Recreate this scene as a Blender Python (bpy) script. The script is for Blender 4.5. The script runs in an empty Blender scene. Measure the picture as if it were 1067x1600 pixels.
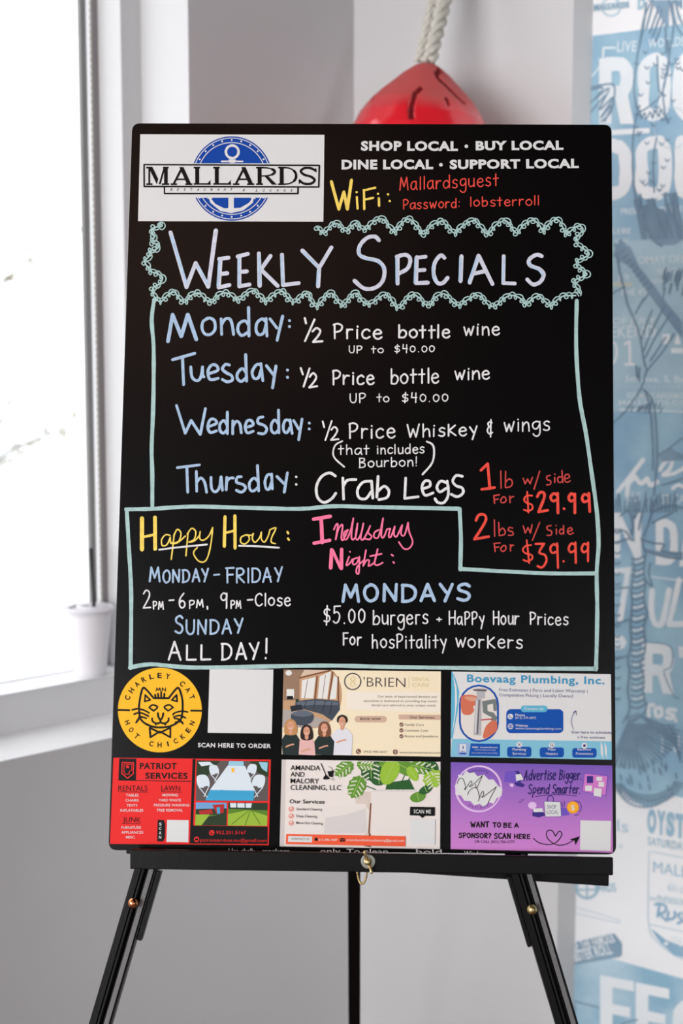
import bpy, bmesh, math, random
from mathutils import Vector, Matrix
from mathutils.geometry import tessellate_polygon

SC = bpy.context.scene
COL = SC.collection
# ---------------------------------------------------------------- camera
cam_data = bpy.data.cameras.new('camera')
cam_data.sensor_fit = 'VERTICAL'; cam_data.sensor_height = 36; cam_data.lens = 54
cam_data.clip_start = .05; cam_data.clip_end = 200
cam_data.dof.use_dof = True; cam_data.dof.focus_distance = 1.92; cam_data.dof.aperture_fstop = 4.0
cam = bpy.data.objects.new('camera', cam_data); COL.objects.link(cam)
cam.location = (0, 0, 1.55); cam.rotation_euler = (math.pi/2 - math.atan(292/2400), 0, 0)
SC.camera = cam
# ---------------------------------------------------------------- sky and exposure
SKY = 3.9; LP = 242; RP = 66
world = bpy.data.worlds.new('overcast_sky'); SC.world = world; world.use_nodes = True
bg = world.node_tree.nodes['Background']; bg.inputs[0].default_value = (.96, .98, 1, 1); bg.inputs[1].default_value = SKY
SC.view_settings.view_transform = 'Standard'; SC.view_settings.look = 'None'
SC.view_settings.gamma = 1; SC.view_settings.use_curve_mapping = False
SC.view_settings.exposure = -0.55
SC.cycles.max_bounces = 8; SC.cycles.diffuse_bounces = 5; SC.cycles.transparent_max_bounces = 16
SC.cycles.use_denoising = True; SC.cycles.sample_clamp_indirect = 6
# plan of the room: A runs along the window wall, N points out through it
A = Vector((.740823, .6717, 0)); N = Vector((-.6717, .740823, 0)); C0 = Vector((.023713, 3, 0))
B = Vector((.857718, -.51412, 0)); UP = Vector((0, 0, 1))
def at(s, t, z=0): return C0 + A*s + N*t + UP*z
H = 3.0
LEFT_END = at(-5.2, 0); BACK_A = LEFT_END - N*4.8; P895 = Vector((.40578, 2.77099, 0)); P926 = Vector((.44500, 2.80655, 0))
RIGHT_END = P926 + B*4.2; BACK_B = Vector((3.2, -3.6, 0))
def area(name, loc, look, sx, sy, power, color=(1, 1, 1)):
    l = bpy.data.lights.new(name, 'AREA'); l.shape = 'RECTANGLE'; l.size = sx; l.size_y = sy; l.energy = power; l.color = color
    o = bpy.data.objects.new(name, l); COL.objects.link(o); o.location = loc
    o.rotation_euler = (Vector(look) - Vector(loc)).to_track_quat('-Z', 'Y').to_euler(); return o
# daylight through the two windows behind the camera
wc = LEFT_END - N*1.75 + UP*1.75
area('daylight_window', wc - A*.12, wc + A*2, 3.0, 1.9, LP, (1, .992, .985))
FD = (BACK_A - BACK_B).normalized(); FN = FD.cross(UP); wr = BACK_B + FD*1.4 + UP*1.75
area('daylight_window', wr + FN*.12, wr - FN*2 , 2.2, 1.9, RP, (1, .992, .988))
area('board_glare_light', (-.62, -.30, H - .06), (-.62, -.30, 0), 1.3, 1.3, 9, (1, .60, .44))  # added unseen light, placed to reflect as warm glare on the board
for lo, hi in ((-.45, -2.9),):
    p = area('window_daylight_portal', at((lo+hi)/2, .30, 1.8), at((lo+hi)/2, -1, 1.8), abs(hi-lo), 1.85, 1)
    p.data.cycles.is_portal = True
# added fill spot with no real fixture, brightening the mural wall
sl = bpy.data.lights.new('mural_fill_spot', 'SPOT'); sl.energy = 165; sl.spot_size = math.radians(52); sl.spot_blend = 1; sl.shadow_soft_size = .12; sl.color = (1, .99, .98)
so = bpy.data.objects.new('mural_fill_spot', sl); COL.objects.link(so); so.location = (1.55, 1.25, H-.12)
so.rotation_euler = (Vector((.80, 2.58, 1.55)) - so.location).to_track_quat('-Z', 'Y').to_euler()
# ---------------------------------------------------------------- materials
def lin(c):
    c = c/255; return c/12.92 if c <= .04045 else ((c+.055)/1.055)**2.4
MATS = {}
def mat(name, rgb, rough=.6, metal=0, noise=0, nscale=40, bump=0, bscale=200, coat=0, spec=.5, rgb2=None, stretch=None, emis=0):
    if name in MATS: return MATS[name]
    m = bpy.data.materials.new(name); m.use_nodes = True; nt = m.node_tree; b = nt.nodes['Principled BSDF']
    col = tuple(lin(c) for c in rgb) + (1,)
    b.inputs['Base Color'].default_value = col; b.inputs['Roughness'].default_value = rough; b.inputs['Metallic'].default_value = metal
    b.inputs['Coat Weight'].default_value = coat; b.inputs['Coat Roughness'].default_value = .08; b.inputs['Specular IOR Level'].default_value = spec
    tc = nt.nodes.new('ShaderNodeTexCoord'); mp = nt.nodes.new('ShaderNodeMapping'); nt.links.new(tc.outputs['Object'], mp.inputs[0])
    if stretch: mp.inputs['Scale'].default_value = stretch
    if noise or rgb2:
        n = nt.nodes.new('ShaderNodeTexNoise'); n.inputs['Scale'].default_value = nscale; n.inputs['Detail'].default_value = 6
        nt.links.new(mp.outputs[0], n.inputs['Vector'])
        r = nt.nodes.new('ShaderNodeValToRGB'); r.color_ramp.elements[0].position = .35; r.color_ramp.elements[1].position = .65
        c2 = tuple(lin(c) for c in rgb2) + (1,) if rgb2 else tuple(min(1, v*(1+noise)) for v in col[:3]) + (1,)
        c1 = col if rgb2 else tuple(v*(1-noise) for v in col[:3]) + (1,)
        r.color_ramp.elements[0].color = c1; r.color_ramp.elements[1].color = c2
        nt.links.new(n.outputs['Fac'], r.inputs[0]); nt.links.new(r.outputs[0], b.inputs['Base Color'])
    if bump:
        n2 = nt.nodes.new('ShaderNodeTexNoise'); n2.inputs['Scale'].default_value = bscale; n2.inputs['Detail'].default_value = 4
        nt.links.new(mp.outputs[0], n2.inputs['Vector'])
        bp = nt.nodes.new('ShaderNodeBump'); bp.inputs['Strength'].default_value = bump; bp.inputs['Distance'].default_value = .002
        nt.links.new(n2.outputs['Fac'], bp.inputs['Height']); nt.links.new(bp.outputs[0], b.inputs['Normal'])
    MATS[name] = m; return m
CHALK = dict(chalk_white=(226,226,228), chalk_blue=(166,192,220), chalk_lilac=(204,207,222), chalk_shade=(176,202,230), chalk_yellow=(242,212,98), chalk_red=(232,74,60),
  chalk_dull_red=(196,66,62), chalk_pink=(252,120,160), chalk_teal=(166,198,196))
for k, v in CHALK.items(): mat(k, v, .9, noise=.09, nscale=160, bump=.15, bscale=900)
INK = dict(white_print=(217,218,219), logo_blue=(12,66,158), ink_black=(10,9,10), cat_yellow=(250,186,40), card_red=(228,40,40), ink_grey=(70,66,70), ink_gold=(216,198,140),
  card_cream=(240,226,196), card_cream_light=(238,229,214), card_rose=(208,176,156), card_sky=(128,190,214), card_aqua=(92,176,208), card_teal=(70,150,190), card_royal=(16,78,168),
  card_periwinkle=(146,172,214), ink_violet=(62,60,120), ink_violet_bold=(52,40,120), ink_navy=(36,30,96), card_offwhite=(230,222,218), card_greige=(206,198,196), card_warm=(214,200,190), card_orange=(238,92,58),
  card_pale_lilac=(222,190,232), card_violet=(112,84,190), card_violet_dark=(58,44,130), card_pink=(206,120,196), coin_gold=(244,172,48), coin_dark=(220,138,30),
  photo_gravel=(92,84,84), photo_dark_green=(40,58,38), photo_sheet=(214,226,236), photo_blue=(60,160,206), photo_pale_blue=(150,200,220), photo_grass=(88,130,40), photo_yellow_green=(150,182,60),
  photo_sky=(110,160,210), photo_red=(176,40,44), photo_tan=(196,156,120), photo_wall_brown=(150,120,98), photo_window=(226,226,222), photo_brown=(128,80,56), photo_ceiling=(214,190,168),
  photo_slate=(66,74,86), photo_slate_light=(96,106,120), photo_slate_dark=(38,42,52), photo_grey_rug=(172,164,160), photo_skin=(214,156,128), photo_skin_red=(206,112,86), photo_hair_dark=(44,32,30),
  photo_hair_blond=(190,140,90), photo_hair_brown=(120,78,54), photo_shirt=(222,222,230), photo_black=(34,46,46), photo_pink=(226,180,176), photo_wall_white=(222,216,210), photo_chrome=(176,176,182),
  photo_chrome_dark=(90,84,88), photo_steel=(116,124,124), photo_pot=(228,220,216), photo_pot_shade=(212,206,206), photo_wood=(86,58,44), photo_leaf=(96,146,52), photo_leaf_dark=(44,92,48),
  photo_leaf_bright=(150,190,60), photo_leaf_light=(170,206,110), photo_leaf_gap=(214,216,196))
for k, v in INK.items(): mat(k, v, .5, spec=.15)
PAPER = dict(paper_blue=((134,172,200),(162,198,216)), paper_blue_soft=((140,180,204),(188,212,226)), paper_blue_pale=((160,192,209),(178,207,220)), paper_white=((232,236,240),(222,230,236)), paper_soft_white=((222,232,238),(208,223,232)),
  paper_navy=((104,132,156),(124,152,174)), paper_slate=((118,148,172),(138,166,188)), paper_cream=((196,206,196),(186,200,196)), paper_blue_dark=((90,126,158),(110,146,174)), paper_blue_soft2=((150,186,206),(174,202,216)), paper_pale=((176,200,214),(190,208,218)))
for k, (a, b_) in PAPER.items(): mat(k, a, .75, rgb2=b_, nscale=9)
mat('paint_wall', (203,203,205), .7, noise=.015, nscale=3, bump=.06, bscale=260)
mat('paint_mural_ground', (238,239,242), .75, noise=.02, nscale=6)
mat('paint_blue_grey', (112,120,130), .7, noise=.02, nscale=3); mat('paint_trim', (232,234,236), .45); mat('paint_ceiling', (52,50,50), .8); mat('reflector_wood', (176,120,88), .6, rgb2=(150,98,70), nscale=5, stretch=(1,9,1))
mat('floor_wood', (120,92,70), .5, rgb2=(90,66,50), nscale=6, stretch=(1,12,1))
mat('aluminium_dark', (138,133,134), .4, metal=.3); mat('aluminium_grey', (132,131,131), .4, metal=.3); mat('spacer_pale', (228,222,206), .5); mat('blind_dot', (190,182,150), .5)
mat('board_black', (6,5,6), .24, noise=.2, nscale=500, spec=.16, bump=.05, bscale=1500)
mat('easel_black', (9,8,9), .4, bump=.1, bscale=400, spec=.16); mat('easel_face', (104,103,105), .5, noise=.25, nscale=700, bump=.3, bscale=900); mat('rubber', (20,20,20), .8)
mat('brass', (214,190,136), .33, metal=1); mat('steel_washer', (190,188,178), .3, metal=1); mat('copper', (214,140,98), .2, metal=1)
mat('cup_foam', (218,216,221), .6, bump=.1, bscale=500); mat('cup_lid', (205,203,210), .35); mat('straw_black', (22,14,16), .4)
mat('rope_cotton', (196,193,184), .9, noise=.2, nscale=260, bump=.6, bscale=500)
mat('outside_snow', (236,238,240), .9, noise=.03, nscale=2); mat('outside_stucco', (180,178,174), .9, noise=.05, nscale=2); mat('outside_contact_shade', (84,84,86), .9)
mat('leaf_gold', (104,92,40), .8, noise=.3, nscale=5); mat('bark', (90,78,66), .9, noise=.2, nscale=20)
mat('scuff', (216,216,218), .8); mat('scuff_dark', (150,150,152), .8)
gl = bpy.data.materials.new('window_glass'); gl.use_nodes = True; nt = gl.node_tree; nt.nodes.clear()
o_ = nt.nodes.new('ShaderNodeOutputMaterial'); mx = nt.nodes.new('ShaderNodeMixShader'); tr = nt.nodes.new('ShaderNodeBsdfTransparent'); gs = nt.nodes.new('ShaderNodeBsdfGlossy')
gs.inputs['Roughness'].default_value = .02; tr.inputs[0].default_value = (.98,.98,.98,1); mx.inputs[0].default_value = .05
nt.links.new(tr.outputs[0], mx.inputs[1]); nt.links.new(gs.outputs[0], mx.inputs[2]); nt.links.new(mx.outputs[0], o_.inputs[0]); MATS['window_glass'] = gl
# purple printed card: the print itself runs from violet at the top to orchid at the foot
pm = mat('card_purple', (140,90,190), .55); nt = pm.node_tree
tc = nt.nodes.new('ShaderNodeTexCoord'); sp = nt.nodes.new('ShaderNodeSeparateXYZ'); mr = nt.nodes.new('ShaderNodeMapRange'); rp = nt.nodes.new('ShaderNodeValToRGB')
nt.links.new(tc.outputs['Object'], sp.inputs[0]); nt.links.new(sp.outputs['Z'], mr.inputs[0]); mr.inputs[1].default_value = -.452+.4547; mr.inputs[2].default_value = -.344+.4547
nt.links.new(mr.outputs[0], rp.inputs[0]); nt.links.new(rp.outputs[0], nt.nodes['Principled BSDF'].inputs['Base Color'])
rp.color_ramp.elements[0].color = (lin(208),lin(128),lin(206),1); rp.color_ramp.elements[1].color = (lin(110),lin(76),lin(180),1)
# red float: dull worn paint on the crown, glossy below
rm = mat('float_red', (200,36,46), .3, coat=.5); nt = rm.node_tree; bs = nt.nodes['Principled BSDF']
tc = nt.nodes.new('ShaderNodeTexCoord'); sp = nt.nodes.new('ShaderNodeSeparateXYZ'); nz = nt.nodes.new('ShaderNodeTexNoise'); nz.inputs['Scale'].default_value = 22; nz.inputs['Detail'].default_value = 8
ma = nt.nodes.new('ShaderNodeMath'); ma.operation = 'MULTIPLY_ADD'; ma.inputs[1].default_value = .03
nt.links.new(tc.outputs['Object'], nz.inputs['Vector']); nt.links.new(tc.outputs['Object'], sp.inputs[0]); nt.links.new(nz.outputs['Fac'], ma.inputs[0]); nt.links.new(sp.outputs['Z'], ma.inputs[2])
rp = nt.nodes.new('ShaderNodeValToRGB'); mr = nt.nodes.new('ShaderNodeMapRange'); mr.inputs[1].default_value = -.078; mr.inputs[2].default_value = -.05
nt.links.new(ma.outputs[0], mr.inputs[0]); nt.links.new(mr.outputs[0], rp.inputs[0]); nt.links.new(rp.outputs[0], bs.inputs['Base Color'])
rp.color_ramp.elements[0].color = (lin(214),lin(30),lin(44),1); rp.color_ramp.elements[1].color = (lin(190),lin(74),lin(74),1)
mr2 = nt.nodes.new('ShaderNodeMapRange'); mr2.inputs[3].default_value = .22; mr2.inputs[4].default_value = .6; nt.links.new(mr.outputs[0], mr2.inputs[0]); nt.links.new(mr2.outputs[0], bs.inputs['Roughness'])
mr3 = nt.nodes.new('ShaderNodeMapRange'); mr3.inputs[3].default_value = .6; mr3.inputs[4].default_value = .05; nt.links.new(mr.outputs[0], mr3.inputs[0]); nt.links.new(mr3.outputs[0], bs.inputs['Coat Weight'])
# ---------------------------------------------------------------- mesh helpers
def mesh(name, verts, faces, m, parent=None, mats=None, fm=None, smooth=False):
    me = bpy.data.meshes.new(name); me.from_pydata([tuple(v) for v in verts], [], faces)
    for x in (mats or [m]): me.materials.append(MATS[x])
    if fm: me.polygons.foreach_set('material_index', fm)
    if smooth: me.polygons.foreach_set('use_smooth', [True]*len(me.polygons))
    me.update(); o = bpy.data.objects.new(name, me); COL.objects.link(o)
    if parent: o.parent = parent
    return o
def struct(o): o['kind'] = 'structure'; return o
def tag(o, label, cat, group=None):
    o['label'] = label; o['category'] = cat
    if group: o['group'] = group
    return o
def empty(name, loc, rot=None):
    o = bpy.data.objects.new(name, None); COL.objects.link(o); o.location = loc
    if rot is not None: o.rotation_euler = rot
    o.empty_display_size = .05; return o
class MB:
    def __init__(s): s.v = []; s.f = []
    def hexa(s, p):  # 8 points: lower four, upper four
        n = len(s.v); s.v += [Vector(q) for q in p]
        s.f += [(n, n+3, n+2, n+1), (n+4, n+5, n+6, n+7)] + [(n+i, n+(i+1) % 4, n+4+(i+1) % 4, n+4+i) for i in range(4)]; return s
    def box(s, x0, x1, y0, y1, z0, z1):
        return s.hexa([(x0,y0,z0),(x1,y0,z0),(x1,y1,z0),(x0,y1,z0),(x0,y0,z1),(x1,y0,z1),(x1,y1,z1),(x0,y1,z1)])
    def st(s, s0, s1, t0, t1, z0, z1):  # box in window wall coordinates
        return s.hexa([at(s0,t0,z0),at(s1,t0,z0),at(s1,t1,z0),at(s0,t1,z0),at(s0,t0,z1),at(s1,t0,z1),at(s1,t1,z1),at(s0,t1,z1)])
    def slab(s, p, q, n, th, z0, z1):  # vertical slab from p to q, thickness th along n
        n = Vector(n); return s.hexa([p+UP*z0, q+UP*z0, q+n*th+UP*z0, p+n*th+UP*z0, p+UP*z1, q+UP*z1, q+n*th+UP*z1, p+n*th+UP*z1])
    def tube(s, pts, r, k=8, closed=False):
        pts = [Vector(p) for p in pts]; n0 = len(s.v); m = len(pts); up = None
        for i, p in enumerate(pts):
            if closed: t = (pts[(i+1) % m] - pts[i-1]).normalized()
            else: t = (pts[min(i+1, m-1)] - pts[max(i-1, 0)]).normalized()
            if up is None: up = t.orthogonal().normalized()
            up = (up - t*up.dot(t)).normalized(); w = t.cross(up); rr = r[i] if isinstance(r, (list, tuple)) else r
            for j in range(k):
                a = 2*math.pi*j/k; s.v.append(p + (up*math.cos(a) + w*math.sin(a))*rr)
        for i in range(m if closed else m-1):
            a = n0+i*k; b = n0+((i+1) % m)*k
            for j in range(k): s.f.append((a+j, a+(j+1) % k, b+(j+1) % k, b+j))
        if not closed: s.f.append(tuple(n0+j for j in reversed(range(k)))); s.f.append(tuple(n0+(m-1)*k+j for j in range(k)))
        return s
    def lathe(s, prof, k=32, c=(0,0,0), axis=None):
        c = Vector(c); R = axis.to_track_quat('Z', 'Y').to_matrix() if axis else Matrix.Identity(3); n0 = len(s.v)
        for r, z in prof:
            for j in range(k):
                a = 2*math.pi*j/k; s.v.append(c + R @ Vector((r*math.cos(a), r*math.sin(a), z)))
        for i in range(len(prof)-1):
            for j in range(k): s.f.append((n0+i*k+j, n0+i*k+(j+1) % k, n0+(i+1)*k+(j+1) % k, n0+(i+1)*k+j))
        s.f.append(tuple(n0+j for j in reversed(range(k)))); s.f.append(tuple(n0+(len(prof)-1)*k+j for j in range(k)))
        return s
    def prism(s, poly, d, z0, z1):  # poly: points, extruded; d = function (pt, z)->Vector
        n = len(s.v); k = len(poly); s.v += [Vector(d(p, z0)) for p in poly] + [Vector(d(p, z1)) for p in poly]
        s.f.append(tuple(n+i for i in reversed(range(k)))); s.f.append(tuple(n+k+i for i in range(k)))
        s.f += [(n+i, n+(i+1) % k, n+k+(i+1) % k, n+k+i) for i in range(k)]; return s
    def obj(s, name, m, parent=None, smooth=False, bevel=0):
        o = mesh(name, s.v, s.f, m, parent)
        bm = bmesh.new(); bm.from_mesh(o.data); bmesh.ops.recalc_face_normals(bm, faces=bm.faces); bm.to_mesh(o.data); bm.free()
        if smooth: o.data.polygons.foreach_set('use_smooth', [True]*len(o.data.polygons))
        if bevel:
            b = o.modifiers.new('bevel', 'BEVEL'); b.width = bevel; b.segments = 2; b.limit_method = 'ANGLE'
        return o
# ---------------------------------------------------------------- printed and chalked marks
def catmull(p, sub=4):
    out = []
    n = len(p)
    if n < 3: return p
    for i in range(n-1):
        p0 = p[max(i-1, 0)]; p1 = p[i]; p2 = p[i+1]; p3 = p[min(i+2, n-1)]
        for j in range(sub):
            t = j/sub
            out.append(tuple(.5*((2*b) + (c-a)*t + (2*a-5*b+4*c-d)*t*t + (3*b-a-3*c+d)*t**3) for a, b, c, d in zip(p0, p1, p2, p3)))
    out.append(p[-1]); return out
def split(p):
    runs = [[p[0]]]
    for q in p[1:]:
        if q == runs[-1][-1]:
            if len(runs[-1]) > 1: runs.append([q])
        else: runs[-1].append(q)
    return runs
def ribbon(p, w, V, F):
    q = [p[0]]
    for x in p[1:]:
        if abs(x[0]-q[-1][0]) + abs(x[1]-q[-1][1]) > .02: q.append(x)
    h = w/2
    if len(q) < 2:
        n = len(V); V += [(q[0][0]+h*math.cos(a*math.pi/4), q[0][1]+h*math.sin(a*math.pi/4), 0) for a in range(8)]; F.append(tuple(range(n, n+8))); return
    n = len(V); m_ = len(q)-1
    for i, (x, y) in enumerate(q):
        a = q[max(i-1, 0)]; b = q[min(i+1, m_)]; dx, dy = b[0]-a[0], b[1]-a[1]; l = math.hypot(dx, dy)
        if l < 1e-6: dx, dy, l = 1, 0, 1
        k = h*(1+.07*math.sin(x*.9+y*.7)) if w > 1 else h
        V += [(x-dy/l*k, y+dx/l*k, .12+.3*i/m_), (x+dy/l*k, y-dx/l*k, .12+.3*i/m_)]
    for i in range(m_): F.append((n+2*i, n+2*i+2, n+2*i+3, n+2*i+1))
    for e, f, dz in ((0, 1, .06), (-1, -2, .50)):
        c = q[e]; d = math.atan2(c[1]-q[f][1], c[0]-q[f][0]); m = len(V)
        V += [(c[0]+h*math.cos(d+a), c[1]+h*math.sin(d+a), dz) for a in (-math.pi/2, -math.pi/4, 0, math.pi/4, math.pi/2)]; F.append(tuple(range(m, m+5)))
GLYPH = {}
def glyph_mesh(t, bold, it):
    key = (t, bold, it)
    if key not in GLYPH:
        c = bpy.data.curves.new('lettering', 'FONT'); c.body = t; c.offset = {-1: -.012, 0: -.004, 1: .005, 2: .011, 3: .018, 4: .027, 5: .046, 6: .06}[bold]
        if bold >= 3: c.space_character = 1.1
        c.resolution_u = 3; c.shear = .25*it
        o = bpy.data.objects.new('lettering', c); COL.objects.link(o); bpy.context.view_layer.update()
        me = bpy.data.meshes.new_from_object(o.evaluated_get(bpy.context.evaluated_depsgraph_get()))
        GLYPH[key] = ([(v.co.x, v.co.y) for v in me.vertices], [tuple(p.vertices) for p in me.polygons])
        bpy.data.objects.remove(o); bpy.data.curves.remove(c); bpy.data.meshes.remove(me)
    return GLYPH[key]
def cap(bold): V, _ = glyph_mesh('H', bold, 0); return max(v[1] for v in V), min(v[1] for v in V)
def draw(items):
    """items -> (materials, [(verts2d, faces, layer, material index)])"""
    mats = []; out = []
    for ln in items.strip().split('\n'):
        a = ln.split('|'); k = a[0]
        if k == 'T':  # a literal | may be part of the text
            tail = a[-7:]; txt = '|'.join(a[3:-7]); col, z = a[1], int(a[2])
            x0, y0, x1, y1, h = (float(v)/10 for v in tail[:5]); bold, it = int(tail[5]), int(tail[6])
            V, F = glyph_mesh(txt, bold, it); top, bot = cap(bold); mnx = min(v[0] for v in V); mxx = max(v[0] for v in V)
            W = math.hypot(x1-x0, y1-y0); ux, uy = (x1-x0)/W, (y1-y0)/W; sx = W/(mxx-mnx); sy = h/(top-bot)
            v2 = [(x0+ux*(x-mnx)*sx-uy*(y-bot)*sy, y0+uy*(x-mnx)*sx+ux*(y-bot)*sy, 0) for x, y in V]; f2 = F
        else:
            col, z = a[1], int(a[2]); nums = [int(v)/10 for v in a[-1].split()]; p = list(zip(nums[::2], nums[1::2]))
            v2 = []; f2 = []
            if k in 'PB':
                if k == 'B': p = catmull([p[-1]] + p + [p[0], p[1]])[4:-4]
                v2 = [(x, y, 0) for x, y in p]; f2 = [tuple(t) for t in tessellate_polygon([[Vector((x, y, 0)) for x, y in p]])]
            else:
                w = int(a[3])/10
                for r in split(p): ribbon(r if k == 'L' else catmull(r), w, v2, f2)
        if col not in mats: mats.append(col)
        out.append((v2, f2, z, mats.index(col)))
    return mats, out
def marks(table, parent, conv, big):
    last = {}
    for name, label, sub, items in table:
        mats, out = draw(items); V = []; F = []; M = []
        for i_, (v2, f2, z, mi) in enumerate(out):
            z = 1.6*z + .08*(i_ % 12)
            n = len(V); V += [conv(x/1000, y/1000, z+dz) for x, y, dz in v2]; F += [tuple(n+i for i in f) for f in f2]; M += [mi]*len(f2)
        par = last[sub] if sub else parent
        o = mesh(name, V, F, None, par, mats=mats, fm=M); last[name] = o
        if label: o['label'] = label
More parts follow.
